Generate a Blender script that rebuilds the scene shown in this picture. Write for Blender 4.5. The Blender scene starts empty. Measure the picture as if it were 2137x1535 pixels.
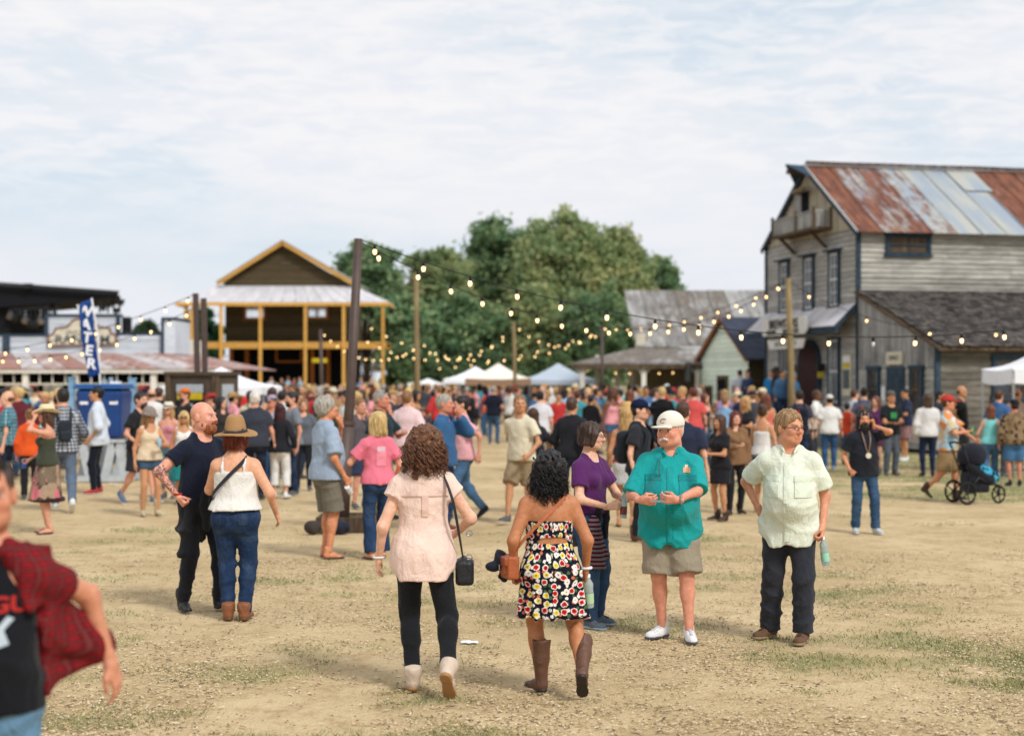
import bpy, bmesh, math, random
import numpy as np
from mathutils import Vector, Matrix, noise as mnoise
R = math.radians
rng = random.Random(11)
nrg = np.random.default_rng(5)
scene = bpy.context.scene
COL = scene.collection

# ------------------------------------------------------------------ camera, sky, sun, exposure
CAMZ, FPX, HX, HY = 2.02, 3053.0, 1068.5, 790.0
cd = bpy.data.cameras.new('camera'); cam = bpy.data.objects.new('camera', cd); COL.objects.link(cam)
cam.location = (0, 0, CAMZ); cam.rotation_euler = (R(90), 0, 0)
cd.sensor_fit = 'HORIZONTAL'; cd.sensor_width = 56; cd.lens = 80; cd.shift_y = 22.5/2137
cd.clip_start = 0.1; cd.clip_end = 5000
cd.dof.use_dof = True; cd.dof.focus_distance = 10.4; cd.dof.aperture_fstop = 2.3
scene.camera = cam
SUN_AZ, SUN_EL = R(142), R(44)          # azimuth clockwise from +Y (north), so the light comes from behind the camera's right shoulder
wd = bpy.data.worlds.new('World'); scene.world = wd; wd.use_nodes = True
nt = wd.node_tree; N = nt.nodes; L = nt.links; N.clear()
wo = N.new('ShaderNodeOutputWorld'); bg = N.new('ShaderNodeBackground'); bg.inputs[1].default_value = 0.1
sk = N.new('ShaderNodeTexSky'); sk.sky_type = 'NISHITA'; sk.sun_disc = False
sk.sun_elevation = SUN_EL; sk.sun_rotation = SUN_AZ; sk.air_density = 1.0; sk.dust_density = 1.5; sk.ozone_density = 2.0
tc = N.new('ShaderNodeTexCoord')
def vmul(v, s):
    m = N.new('ShaderNodeVectorMath'); m.operation = 'MULTIPLY'; L.new(v, m.inputs[0]); m.inputs[1].default_value = s; return m.outputs[0]
def wnoise(v, sc, det, rough, dist=0.0):
    n = N.new('ShaderNodeTexNoise'); L.new(v, n.inputs['Vector']); n.inputs['Scale'].default_value = sc
    n.inputs['Detail'].default_value = det; n.inputs['Roughness'].default_value = rough; n.inputs['Distortion'].default_value = dist; return n.outputs['Fac']
def wramp(f, a, b):
    m = N.new('ShaderNodeMapRange'); m.interpolation_type = 'SMOOTHSTEP'; L.new(f, m.inputs[0]); m.inputs[1].default_value = a; m.inputs[2].default_value = b; return m.outputs[0]
def wmath(op, a, b):
    m = N.new('ShaderNodeMath'); m.operation = op
    for i, q in enumerate((a, b)):
        if hasattr(q, 'links'): L.new(q, m.inputs[i])
        else: m.inputs[i].default_value = q
    return m.outputs[0]
def wmix(f, a, b):
    m = N.new('ShaderNodeMix'); m.data_type = 'RGBA'
    if hasattr(f, 'links'): L.new(f, m.inputs[0])
    else: m.inputs[0].default_value = f
    for i, q in ((6, a), (7, b)):
        if hasattr(q, 'links'): L.new(q, m.inputs[i])
        else: m.inputs[i].default_value = (*q, 1)
    return m.outputs[2]
gen = tc.outputs['Generated']
v1 = vmul(gen, (1, 1, 3.4)); v2 = vmul(gen, (1, 1, 4.6))
cover = wramp(wnoise(v1, 3.1, 6, .55, .25), .36, .56)
ripple = wramp(wnoise(v2, 24, 6, .66, .6), .40, .62)
streak = wramp(wnoise(vmul(gen, (1.0, 1, 7)), 5.0, 6, .6, .9), .42, .66)
soft = wramp(wnoise(v1, 1.6, 3, .5), .35, .65)
sx = N.new('ShaderNodeSeparateXYZ'); L.new(gen, sx.inputs[0])
high = wramp(sx.outputs[2], .075, .17)
skyb = wmix(.88, sk.outputs[0], (5.45, 6.15, 6.8))
haze_c = wmix(soft, (5.95, 6.15, 6.65), (6.55, 6.68, 7.05))
base = wmix(wmath('MULTIPLY', cover, .9), skyb, haze_c)
rip = wmath('MULTIPLY', wmath('MULTIPLY', ripple, high), .5)
base = wmix(rip, base, (7.75, 7.5, 7.45))
base = wmix(wmath('MULTIPLY', streak, .22), base, (7.4, 7.2, 7.2))
low = wramp(sx.outputs[2], .11, .0)
base = wmix(wmath('MULTIPLY', low, .7), base, (6.35, 6.5, 6.95))
L.new(base, bg.inputs[0]); L.new(bg.outputs[0], wo.inputs[0])
sd = bpy.data.lights.new('sun', 'SUN'); sd.energy = 2.1; sd.angle = R(12); sd.color = (1, .98, .945)
sun = bpy.data.objects.new('sun', sd); COL.objects.link(sun)
sun.rotation_euler = Vector((math.sin(SUN_AZ)*math.cos(SUN_EL), math.cos(SUN_AZ)*math.cos(SUN_EL), math.sin(SUN_EL))).to_track_quat('Z', 'Y').to_euler()
vs = scene.view_settings; vs.view_transform = 'Standard'; vs.look = 'None'; vs.exposure = 0.38; vs.gamma = 1.0; vs.use_curve_mapping = False
scene.cycles.use_denoising = True
scene.cycles.max_bounces = 5; scene.cycles.diffuse_bounces = 3; scene.cycles.glossy_bounces = 2; scene.cycles.transmission_bounces = 4; scene.cycles.transparent_max_bounces = 6

def at(px, py, Y):
    return Vector(((px-HX)/FPX*Y, Y, CAMZ-(py-HY)/FPX*Y))
def foot_depth(fy): return CAMZ*FPX/(fy-HY)

# ------------------------------------------------------------------ materials
MATS = {}
class NB:
    """small node builder around a Principled material"""
    def __init__(s, name, rough=.85, spec=.3):
        s.m = bpy.data.materials.new(name); s.m.use_nodes = True; s.nt = s.m.node_tree; s.N = s.nt.nodes; s.L = s.nt.links
        s.b = s.N['Principled BSDF']; s.b.inputs['Roughness'].default_value = rough; s.b.inputs['Specular IOR Level'].default_value = spec
        s.tc = s.N.new('ShaderNodeTexCoord'); s.obj = s.tc.outputs['Object']
        s._geo = None; s._oi = None
    @property
    def pos(s):
        if not s._geo: s._geo = s.N.new('ShaderNodeNewGeometry')
        return s._geo.outputs['Position']
    @property
    def oi(s):
        if not s._oi: s._oi = s.N.new('ShaderNodeObjectInfo')
        return s._oi
    def set(s, sock, v):
        if hasattr(v, 'links'): s.L.new(v, sock)
        elif isinstance(v, (tuple, list)) and len(v) == 3 and sock.type == 'RGBA': sock.default_value = (*v, 1)
        else: sock.default_value = v
    def noise(s, v, scale, det=4, rough=.55, dist=0, col=False):
        n = s.N.new('ShaderNodeTexNoise'); s.set(n.inputs['Vector'], v); n.inputs['Scale'].default_value = scale
        n.inputs['Detail'].default_value = det; n.inputs['Roughness'].default_value = rough; n.inputs['Distortion'].default_value = dist
        return n.outputs['Color' if col else 'Fac']
    def wave(s, v, scale, axis='X', dist=0, prof='SIN', det=2):
        n = s.N.new('ShaderNodeTexWave'); s.set(n.inputs['Vector'], v); n.inputs['Scale'].default_value = scale; n.bands_direction = axis
        n.wave_profile = prof; n.inputs['Distortion'].default_value = dist; n.inputs['Detail'].default_value = det; return n.outputs['Fac']
    def vor(s, v, scale, feat='F1', out='Distance', rnd=1.0):
        n = s.N.new('ShaderNodeTexVoronoi'); s.set(n.inputs['Vector'], v); n.inputs['Scale'].default_value = scale; n.feature = feat
        n.inputs['Randomness'].default_value = rnd; return n.outputs[out]
    def ramp(s, f, a, b, c=0., d=1.):
        m = s.N.new('ShaderNodeMapRange'); m.interpolation_type = 'SMOOTHSTEP'; s.set(m.inputs[0], f)
        for i, q in enumerate((a, b, c, d)): m.inputs[i+1].default_value = q
        return m.outputs[0]
    def math(s, op, a, b=0.):
        m = s.N.new('ShaderNodeMath'); m.operation = op; s.set(m.inputs[0], a); s.set(m.inputs[1], b); return m.outputs[0]
    def mix(s, f, a, b, mode='MIX'):
        m = s.N.new('ShaderNodeMix'); m.data_type = 'RGBA'; m.blend_type = mode
        s.set(m.inputs[0], f); s.set(m.inputs[6], a); s.set(m.inputs[7], b); return m.outputs[2]
    def vscale(s, v, sc):
        m = s.N.new('ShaderNodeVectorMath'); m.operation = 'MULTIPLY'; s.set(m.inputs[0], v); m.inputs[1].default_value = sc; return m.outputs[0]
    def vadd(s, a, b):
        m = s.N.new('ShaderNodeVectorMath'); m.operation = 'ADD'; s.set(m.inputs[0], a); s.set(m.inputs[1], b); return m.outputs[0]
    def sep(s, v):
        m = s.N.new('ShaderNodeSeparateXYZ'); s.set(m.inputs[0], v); return m.outputs
    def comb(s, x, y, z):
        m = s.N.new('ShaderNodeCombineXYZ')
        for i, q in enumerate((x, y, z)): s.set(m.inputs[i], q)
        return m.outputs[0]
    def attr(s, name):
        m = s.N.new('ShaderNodeAttribute'); m.attribute_name = name; return m
    def color(s, c): s.set(s.b.inputs['Base Color'], c); return s
    def bump(s, h, strength=.3, dist=.01):
        n = s.N.new('ShaderNodeBump'); n.inputs['Strength'].default_value = strength; n.inputs['Distance'].default_value = dist
        s.set(n.inputs['Height'], h); s.L.new(n.outputs[0], s.b.inputs['Normal']); return s
    def done(s, key=None):
        MATS[key or s.m.name] = s.m; return s.m

def srgb(r, g, b):
    f = lambda c: ((c/255+.055)/1.055)**2.4 if c > 10 else c/255/12.92
    return (f(r), f(g), f(b))

def plain(name, c, rough=.8, spec=.3, var=.25, scale=6, bump=.15, metal=0):
    n = NB(name, rough, spec); f = n.noise(n.pos, scale, 5, .6)
    n.color(n.mix(n.ramp(f, .3, .7), tuple(q*(1-var) for q in c), tuple(min(1, q*(1+var)) for q in c)))
    n.bump(n.noise(n.pos, scale*6, 3), bump, .01); n.b.inputs['Metallic'].default_value = metal
    return n.done()

def wood(name, ca, cb, axis=(14, 14, 1.2), grime=.5):
    """weathered boards: every piece gets its own tone (object random), grain runs along the long object axis"""
    n = NB(name, .9, .15)
    off = n.vscale(n.comb(n.oi.outputs['Random'], n.oi.outputs['Random'], n.oi.outputs['Random']), (37, 23, 51))
    v = n.vadd(n.vscale(n.obj, axis), off)
    g = n.noise(v, 1.6, 6, .65)
    st = n.noise(n.pos, .9, 4, .6)
    c = n.mix(n.ramp(g, .3, .72), ca, cb)
    c = n.mix(n.math('MULTIPLY', n.ramp(st, .45, .7), grime), c, tuple(q*.55 for q in ca))
    tone = n.math('ADD', n.math('MULTIPLY', n.oi.outputs['Random'], .36), .86)
    c = n.mix(1.0, c, n.comb(tone, tone, tone), 'MULTIPLY')
    n.color(c); n.bump(g, .35, .012)
    return n.done()

wood('grey_siding', srgb(134, 131, 124), srgb(182, 178, 168), (1.1, 14, 14), .35)
wood('grey_siding_y', srgb(142, 140, 135), srgb(184, 181, 174), (14, 1.1, 14), .35)
wood('weathered_boards', srgb(118, 117, 115), srgb(176, 175, 170), (14, 14, 1.0), .6)
wood('tan_boards', srgb(146, 138, 122), srgb(186, 176, 154), (14, 14, 1.0), .35)
wood('old_wood', srgb(70, 58, 46), srgb(112, 94, 74), (10, 10, 1.5), .4)
wood('pole_wood', srgb(112, 96, 68), srgb(146, 126, 92), (10, 10, 1.0), .3)
wood('white_boards', srgb(176, 184, 192), srgb(205, 211, 216), (1.1, 14, 14), .2)
wood('mint_boards', srgb(206, 220, 200), srgb(230, 240, 224), (14, 1.1, 14), .15)
wood('umber_boards', srgb(70, 60, 42), srgb(86, 75, 54), (1.1, 14, 14), .1)
wood('ochre_paint', srgb(182, 136, 66), srgb(206, 162, 90), (4, 4, 4), .12)
wood('rust_ochre_paint', srgb(150, 88, 40), srgb(178, 112, 54), (4, 4, 4), .2)
wood('white_paint', srgb(205, 200, 186), srgb(226, 222, 210), (5, 5, 5), .2)
wood('slate_blue_trim', srgb(44, 58, 70), srgb(62, 76, 88), (5, 5, 5), .2)
wood('olive_wall', srgb(112, 104, 78), srgb(140, 130, 98), (1.1, 14, 14), .3)
wood('pale_blue_paint', srgb(112, 150, 182), srgb(142, 176, 202), (5, 5, 5), .2)
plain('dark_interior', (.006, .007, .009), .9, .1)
plain('steel_brown', srgb(78, 62, 56), .55, .4, .12, 8, .06)
plain('dark_metal', (.012, .013, .016), .5, .4)
plain('black_fabric', (.008, .009, .012), .9, .2)
plain('cable_black', (.01, .01, .011), .6, .3)
plain('window_white', srgb(205, 208, 206), .5, .4, .08)
plain('red_door', srgb(52, 18, 18), .7, .3)
plain('sign_cream', srgb(206, 198, 176), .8, .2, .1)
plain('sign_grey', srgb(150, 148, 138), .8, .2, .1)
plain('sign_white', srgb(214, 212, 204), .8, .2, .1)
plain('ink_black', (.015, .016, .018), .8, .2, .1)
plain('ink_slate', srgb(88, 96, 96), .8, .2, .1)
plain('ink_red', srgb(170, 44, 40), .8, .2, .1)
plain('ink_white', srgb(228, 230, 232), .8, .2, .05)
plain('ink_yellow', srgb(200, 176, 40), .8, .2, .1)
plain('trim_brown', srgb(120, 72, 56), .8, .2, .1)
plain('tank_blue', srgb(16, 58, 118), .45, .45, .1, 3, .03)
plain('lid_blue', srgb(28, 88, 150), .45, .45, .1, 3, .03)
plain('trestle_grey', srgb(176, 182, 186), .8, .2, .1)
plain('kiosk_brown', srgb(84, 72, 60), .85, .2, .15)
plain('red_plank', srgb(110, 40, 30), .85, .2, .2)
plain('rubber_black', (.011, .011, .012), .75, .3)
plain('chrome_grey', (.42, .43, .45), .3, .5, .05, metal=.9)

def canvas(name, c):
    n = NB(name, .75, .25); f = n.noise(n.pos, 1.7, 4); n.color(n.mix(n.ramp(f, .3, .7), tuple(q*.93 for q in c), c))
    n.bump(n.noise(n.pos, 2.5, 3), .25, .05)
    n.b.inputs['Transmission Weight'].default_value = 0
    return n.done()
canvas('canvas_white', srgb(236, 236, 238)); canvas('canvas_cream', srgb(236, 228, 212)); canvas('canvas_grey', srgb(176, 186, 198)); canvas('canvas_tan', srgb(150, 120, 96))
n = NB('banner_blue', .7, .25); f = n.noise(n.pos, 5, 4); n.color(n.mix(n.ramp(f, .3, .7), srgb(12, 48, 108), srgb(22, 66, 134))); n.bump(n.noise(n.pos, 8, 3), .3, .02); n.done()
# panes: dark glass with a clear reflection
n = NB('pane_glass', .08, .6); f = n.noise(n.pos, 1.3, 3); n.color(n.mix(f, (.01, .014, .02), (.05, .065, .085))); n.done()
n = NB('pane_pale', .12, .6); f = n.noise(n.pos, 2.2, 3); n.color(n.mix(n.ramp(f, .35, .65), srgb(236, 238, 240), srgb(250, 250, 250))); n.b.inputs['Metallic'].default_value = 1; n.done()
# tin: corrugated sheet, obj.color.r = rust amount, .g = tone
def tin(name, clean_a, clean_b, rust_a, rust_b, use_obj=True, amount=.5):
    n = NB(name, .55, .4)
    off = n.vscale(n.comb(n.oi.outputs['Random'], n.oi.outputs['Random'], n.oi.outputs['Random']), (31, 17, 11))
    v = n.vadd(n.vscale(n.obj, (3.2, .55, .55)), off)
    f = n.noise(v, 1.5, 7, .68); f2 = n.noise(n.pos, 5, 5, .7)
    ff = n.math('ADD', n.math('MULTIPLY', f, .72), n.math('MULTIPLY', f2, .28))
    amt = n.sep(n.oi.outputs['Color'])[0] if use_obj else amount
    th = n.math('SUBTRACT', .84, n.math('ADD', n.math('MULTIPLY', amt, .60), n.math('MULTIPLY', n.math('SUBTRACT', n.noise(n.pos, .9, 4, .6), .5), .35)))
    m = n.math('SMOOTH_MIN', 1, n.math('MAXIMUM', 0, n.math('MULTIPLY', n.math('SUBTRACT', ff, th), 7)))
    clean = n.mix(n.ramp(n.noise(v, .7, 4), .35, .65), clean_a, clean_b)
    rust = n.mix(n.ramp(n.noise(v, 2.3, 6, .7), .3, .7), rust_a, rust_b)
    n.color(n.mix(m, clean, rust))
    n.set(n.b.inputs['Roughness'], n.math('ADD', n.math('MULTIPLY', m, .35), .5)); n.bump(n.noise(n.pos, 30, 3), .1, .01)
    return n.done()
tin('rusty_tin', srgb(146, 158, 170), srgb(174, 174, 166), srgb(84, 50, 42), srgb(140, 90, 66))
tin('grey_tin', srgb(128, 126, 124), srgb(168, 166, 162), srgb(96, 90, 84), srgb(124, 112, 100))
tin('pink_tin', srgb(176, 166, 164), srgb(198, 190, 188), srgb(140, 100, 90), srgb(164, 124, 110))
tin('pale_tin', srgb(188, 186, 190), srgb(208, 205, 208), srgb(190, 186, 186), srgb(200, 196, 196))
n = NB('shingle', .95, .1); f = n.noise(n.pos, 2.5, 5, .7)
rd = n.vor(n.vscale(n.pos, (5, 5, 9)), 1.0, 'F1', 'Color')
c = n.mix(n.ramp(f, .35, .7), srgb(62, 60, 60), srgb(110, 104, 100)); c = n.mix(.45, c, n.mix(n.ramp(n.sep(rd)[0], .2, .8), srgb(46, 46, 48), srgb(128, 120, 112)))
n.color(c); n.bump(n.noise(n.pos, 14, 4), .6, .03); n.done()
plain('blue_roof', srgb(58, 64, 78), .85, .2, .2, 3, .2)

# ------------------------------------------------------------------ object helpers
def link(o, parent=None):
    COL.objects.link(o)
    if parent is not None: o.parent = parent
    return o
def tag(o, label=None, cat=None, group=None, kind=None):
    if label: o['label'] = label
    if cat: o['category'] = cat
    if group: o['group'] = group
    if kind: o['kind'] = kind
    return o
def empty(name, loc, rz=0, label=None, cat=None, group=None):
    o = bpy.data.objects.new(name, None); o.empty_display_size = .3; o.location = loc; o.rotation_euler = (0, 0, rz); COL.objects.link(o)
    return tag(o, label, cat, group)
def np_mesh(name, V, F, smooth=True):
    """F: (n,4) or (n,3) int array"""
    me = bpy.data.meshes.new(name); V = np.asarray(V, np.float32); F = np.asarray(F, np.int32)
    me.vertices.add(len(V)); me.vertices.foreach_set('co', V.ravel())
    me.loops.add(F.size); me.loops.foreach_set('vertex_index', F.ravel())
    me.polygons.add(len(F)); me.polygons.foreach_set('loop_start', np.arange(len(F), dtype=np.int32)*F.shape[1])
    me.update(calc_edges=True)
    if smooth: me.polygons.foreach_set('use_smooth', np.ones(len(F), bool))
    return me
def mesh_obj(name, me, mat, parent=None, color=None):
    o = bpy.data.objects.new(name, me)
    if mat is not None and not me.materials: me.materials.append(MATS[mat] if isinstance(mat, str) else mat)
    link(o, parent)
    if color is not None: o.color = (*color[:3], 1)
    return o
class MB:
    """collects boxes, tubes and polygons into one mesh"""
    def __init__(s): s.v = []; s.f = []
    def box(s, c, d, rot=None):
        i = len(s.v); c = Vector(c)
        for dx, dy, dz in ((-1,-1,-1),(1,-1,-1),(1,1,-1),(-1,1,-1),(-1,-1,1),(1,-1,1),(1,1,1),(-1,1,1)):
            p = Vector((dx*d[0]/2, dy*d[1]/2, dz*d[2]/2))
            if rot is not None: p = rot @ p
            s.v.append(c+p)
        s.f += [(i,i+3,i+2,i+1),(i+4,i+5,i+6,i+7),(i,i+1,i+5,i+4),(i+1,i+2,i+6,i+5),(i+2,i+3,i+7,i+6),(i+3,i,i+4,i+7)]
        return s
    def b2(s, x0, x1, y0, y1, z0, z1): return s.box(((x0+x1)/2, (y0+y1)/2, (z0+z1)/2), (x1-x0, y1-y0, z1-z0))
    def bar(s, a, b, w, d=None, up=Vector((0, 0, 1))):
        a = Vector(a); b = Vector(b); z = (b-a); l = z.length; z.normalize()
        if abs(z.dot(up)) > .98: up = Vector((0, 1, 0))
        x = up.cross(z).normalized(); y = z.cross(x)
        return s.box((a+b)/2, (w, d or w, l), Matrix((x, y, z)).transposed())
    def tube(s, pts, rad, n=8, cap=True):
        pts = [Vector(p) for p in pts]; i0 = len(s.v); up = Vector((0, 0, 1))
        for k, p in enumerate(pts):
            t = (pts[min(k+1, len(pts)-1)]-pts[max(k-1, 0)]).normalized()
            u = Vector((1, 0, 0)) if abs(t.z) > .95 else up
            x = u.cross(t).normalized(); y = t.cross(x); r = rad[k] if isinstance(rad, (list, tuple)) else rad
            for j in range(n):
                a = 2*math.pi*j/n; s.v.append(p+x*(r*math.cos(a))+y*(r*math.sin(a)))
        for k in range(len(pts)-1):
            for j in range(n):
                a = i0+k*n+j; b = i0+k*n+(j+1) % n; s.f.append((a, b, b+n, a+n))
        if cap:
            s.f.append(tuple(i0+j for j in range(n))[::-1]); s.f.append(tuple(i0+(len(pts)-1)*n+j for j in range(n)))
        return s
    def lathe(s, prof, n=24, cx=0, cy=0):
        i0 = len(s.v)
        for r, z in prof:
            for j in range(n):
                a = 2*math.pi*j/n; s.v.append(Vector((cx+r*math.cos(a), cy+r*math.sin(a), z)))
        for k in range(len(prof)-1):
            for j in range(n):
                a = i0+k*n+j; b = i0+k*n+(j+1) % n; s.f.append((a, b, b+n, a+n))
        return s
    def poly(s, pts):
        i = len(s.v); s.v += [Vector(p) for p in pts]; s.f.append(tuple(range(i, i+len(pts)))); return s
    def prism(s, pts, ext):
        ext = Vector(ext); i = len(s.v); n = len(pts); s.v += [Vector(p) for p in pts]+[Vector(p)+ext for p in pts]
        s.f.append(tuple(range(i, i+n))); s.f.append(tuple(range(i+n, i+2*n))[::-1])
        for k in range(n): s.f.append((i+k, i+n+k, i+n+(k+1) % n, i+(k+1) % n))
        return s
    def mesh(s, name, smooth=False):
        me = bpy.data.meshes.new(name); me.from_pydata([tuple(v) for v in s.v], [], s.f); me.update()
        if smooth: me.polygons.foreach_set('use_smooth', [True]*len(me.polygons))
        bm = bmesh.new(); bm.from_mesh(me); bmesh.ops.recalc_face_normals(bm, faces=bm.faces); bm.to_mesh(me); bm.free()
        return me
    def build(s, name, mat, parent=None, smooth=False, color=None, recenter=True):
        me = s.mesh(name, smooth)
        o = mesh_obj(name, me, mat, parent, color)
        if recenter and me.vertices:
            c = sum((v.co for v in me.vertices), Vector())/len(me.vertices); me.transform(Matrix.Translation(-c)); o.location = c
        return o
def part(name, mat, parent, *b, **k): return MB().b2(*b).build(name, mat, parent, **k)
def lettering(txt, size, loc, rot, mat, parent, name='lettering', depth=.006, sx=1.0, align='CENTER', bold=.0):
    cu = bpy.data.curves.new(name, 'FONT'); cu.body = txt; cu.size = size; cu.extrude = depth; cu.align_x = align; cu.align_y = 'CENTER'; cu.offset = bold
    t = bpy.data.objects.new(name, cu); COL.objects.link(t)
    bpy.context.view_layer.update()
    me = bpy.data.meshes.new_from_object(t.evaluated_get(bpy.context.evaluated_depsgraph_get()))
    bpy.data.objects.remove(t); bpy.data.curves.remove(cu)
    o = bpy.data.objects.new(name, me); me.materials.clear(); me.materials.append(MATS[mat]); link(o, parent)
    o.location = loc; o.rotation_euler = rot; o.scale = (sx, 1, 1)
    return o
# ------------------------------------------------------------------ ground
def fbm(x, y, s, seed=0.0, o=4):
    return mnoise.fractal(Vector((x*s+seed, y*s-seed*.7, seed*1.3)), 1.0, 2.0, o)
def greenness(x, y):
    g = .5*fbm(x, y, .33, 3.1)+.5*fbm(x, y*1.6, 1.1, 9.7)
    g = g*1.25+.10
    if y < 10.5: g -= .10*(10.5-y)
    if y > 20 and x < 4: g -= .35
    if x > 4.2 and y > 15: g -= .25
    e = (x-4.5)/6.0; b = 24.5-(x-5.0)*.55
    if x > 4 and y > b: g += .75*min(1, (y-b)/2.0)*min(1, (x-4)/2.2)*(1 if y < 44 else .4)
    return max(0., min(1., g))
xs = np.concatenate([np.linspace(-600, -22, 14), np.linspace(-20, 20, 161), np.linspace(22, 600, 14)])
ys = np.concatenate([np.linspace(-60, 3, 8), np.linspace(3.5, 52, 195), np.linspace(54, 2500, 20)])
GX, GY = np.meshgrid(xs, ys, indexing='ij')
nx, ny = GX.shape
gV = np.stack([GX, GY, np.zeros_like(GX)], -1).reshape(-1, 3)
for i, (x, y, z) in enumerate(gV):
    if abs(x) < 21 and 3 < y < 52: gV[i, 2] = .012*fbm(x, y, 1.7, 2.2)-.006
ii, jj = np.meshgrid(np.arange(nx-1), np.arange(ny-1), indexing='ij'); a = (ii*ny+jj).ravel()
gm = np_mesh('ground', gV, np.stack([a, a+ny, a+ny+1, a+1], 1))
att = gm.attributes.new('green', 'FLOAT', 'POINT'); att.data.foreach_set('value', np.array([greenness(x, y) for x, y, _ in gV], np.float32))
n = NB('dry_ground', .95, .12)
p = n.pos
f1 = n.noise(p, .45, 5, .6); f2 = n.noise(p, 3.2, 6, .7); f3 = n.noise(n.vscale(p, (1, .8, 1)), 16, 6, .72); f4 = n.vor(p, 46, 'F1', 'Distance')
c = n.mix(n.ramp(f1, .36, .66), srgb(182, 159, 121), srgb(205, 182, 143))
c = n.mix(n.math('MULTIPLY', n.ramp(f2, .46, .68), .7), c, srgb(162, 136, 98))
c = n.mix(n.math('MULTIPLY', n.ramp(f3, .50, .66), .55), c, srgb(210, 188, 148))
c = n.mix(n.math('MULTIPLY', n.ramp(f3, .44, .32), .38), c, srgb(134, 110, 78))
pale = n.ramp(n.noise(p, .8, 4, .6, .6), .63, .75); c = n.mix(n.math('MULTIPLY', pale, .5), c, srgb(206, 186, 152))
ga = n.attr('green').outputs['Fac']
gmask = n.math('MULTIPLY', n.ramp(n.math('ADD', ga, n.math('MULTIPLY', n.math('SUBTRACT', f3, .5), 1.1)), .18, .75), .80)
gc = n.mix(n.ramp(f2, .35, .65), srgb(122, 126, 84), srgb(160, 156, 114))
c = n.mix(gmask, c, gc)
n.color(c)
n.bump(n.math('ADD', n.math('MULTIPLY', f3, .7), n.math('MULTIPLY', f4, .35)), .8, .03); n.done()
ground = mesh_obj('ground', gm, 'dry_ground'); tag(ground, kind='structure')

# wood chips, straw and pebbles lying on the ground (nobody could count them)
def chips(nm, count, y0, y1, seed, label, pick, mat):
    r = np.random.default_rng(seed); y = y0+(y1-y0)*r.random(count*2)**1.5; x = (r.random(count*2)-.5)*y*.78
    dn = np.array([fbm(a, b*1.3, .8, 5.5)+.6*fbm(a, b, 3.1, 1.5) for a, b in zip(x, y)]); kp = np.argsort(-(dn+r.normal(0, .35, count*2)))[:count]; x, y = x[kp], y[kp]
    L_ = r.uniform(.004, .011, count)*np.where(r.random(count) < .12, 2.6, 1)*(1+.3*(y > 14)); W = r.uniform(.0025, .008, count); a_ = r.random(count)*math.pi; t = r.uniform(-.35, .35, count); h = r.uniform(.002, .007, count)
    V = np.zeros((count, 5, 3)); ca, sa = np.cos(a_), np.sin(a_)
    for k, (u, v, w) in enumerate(((-1, -1, 0), (1, -1, 0), (1, 1, 0), (-1, 1, 0), (0, 0, 1))):
        lx, ly = u*L_, v*W
        V[:, k, 0] = x+lx*ca-ly*sa; V[:, k, 1] = y+lx*sa+ly*ca; V[:, k, 2] = .004+w*h+u*t*L_*.5*0+(.003 if k < 4 else .004)
    b = np.arange(count)*5
    F = np.concatenate([np.stack([b+q, b+(q+1) % 4, b+4], 1) for q in range(4)])
    me = np_mesh(nm, V.reshape(-1, 3), F, False)
    ca_ = me.color_attributes.new('Col', 'FLOAT_COLOR', 'POINT'); cc = pick[r.integers(0, len(pick), count)]*r.uniform(.78, 1.1, (count, 1))
    ca_.data.foreach_set('color', np.repeat(np.concatenate([cc, np.ones((count, 1))], 1), 5, 0).astype(np.float32).ravel())
    return tag(mesh_obj(nm, me, mat), label, 'ground litter', kind='stuff')
n = NB('litter', .9, .2); n.color(n.attr('Col').outputs['Color']); n.done()
pal = np.array([srgb(*c) for c in ((206, 184, 146), (194, 170, 130), (172, 148, 110), (130, 108, 82), (216, 200, 168), (104, 84, 64), (198, 174, 134), (186, 160, 120))])
chips('ground_litter', 32000, 7.6, 17, 3, 'wood chips, straw and small stones strewn over the dry ground', pal, 'litter')
# thin grass
def blades(count, seed):
    r = random.Random(seed); V = []; F = []; C = []
    tries = 0
    while len(F) < count and tries < count*14:
        tries += 1
        y = 8.2+34*r.random()**1.6; x = (r.random()-.5)*y*.76
        if x > 16: continue
        g = greenness(x, y)
        if r.random() > g*1.1-.12: continue
        k = 1+y/22
        for _ in range(3):
            bx = x+r.uniform(-.05, .05); by = y+r.uniform(-.05, .05); a_ = r.random()*6.28; w = .0035*k; h = r.uniform(.008, .026)*(1+.4*g); l = r.uniform(-.025, .025)
            i = len(V); V += [(bx-w*math.cos(a_), by-w*math.sin(a_), 0), (bx+w*math.cos(a_), by+w*math.sin(a_), 0), (bx+l, by+l*.6, h)]
            F.append((i, i+1, i+2)); q = r.random(); c = [u*(1-q)+v*q for u, v in zip(srgb(118, 124, 78), srgb(172, 164, 116))]; C += [(*c, 1)]*3
    me = np_mesh('grass', V, F, False); ca_ = me.color_attributes.new('Col', 'FLOAT_COLOR', 'POINT'); ca_.data.foreach_set('color', np.array(C, np.float32).ravel())
    return tag(mesh_obj('grass', me, 'litter'), 'thin trodden grass growing in patches on the dry ground', 'grass', kind='stuff')
blades(52000, 4)

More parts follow.
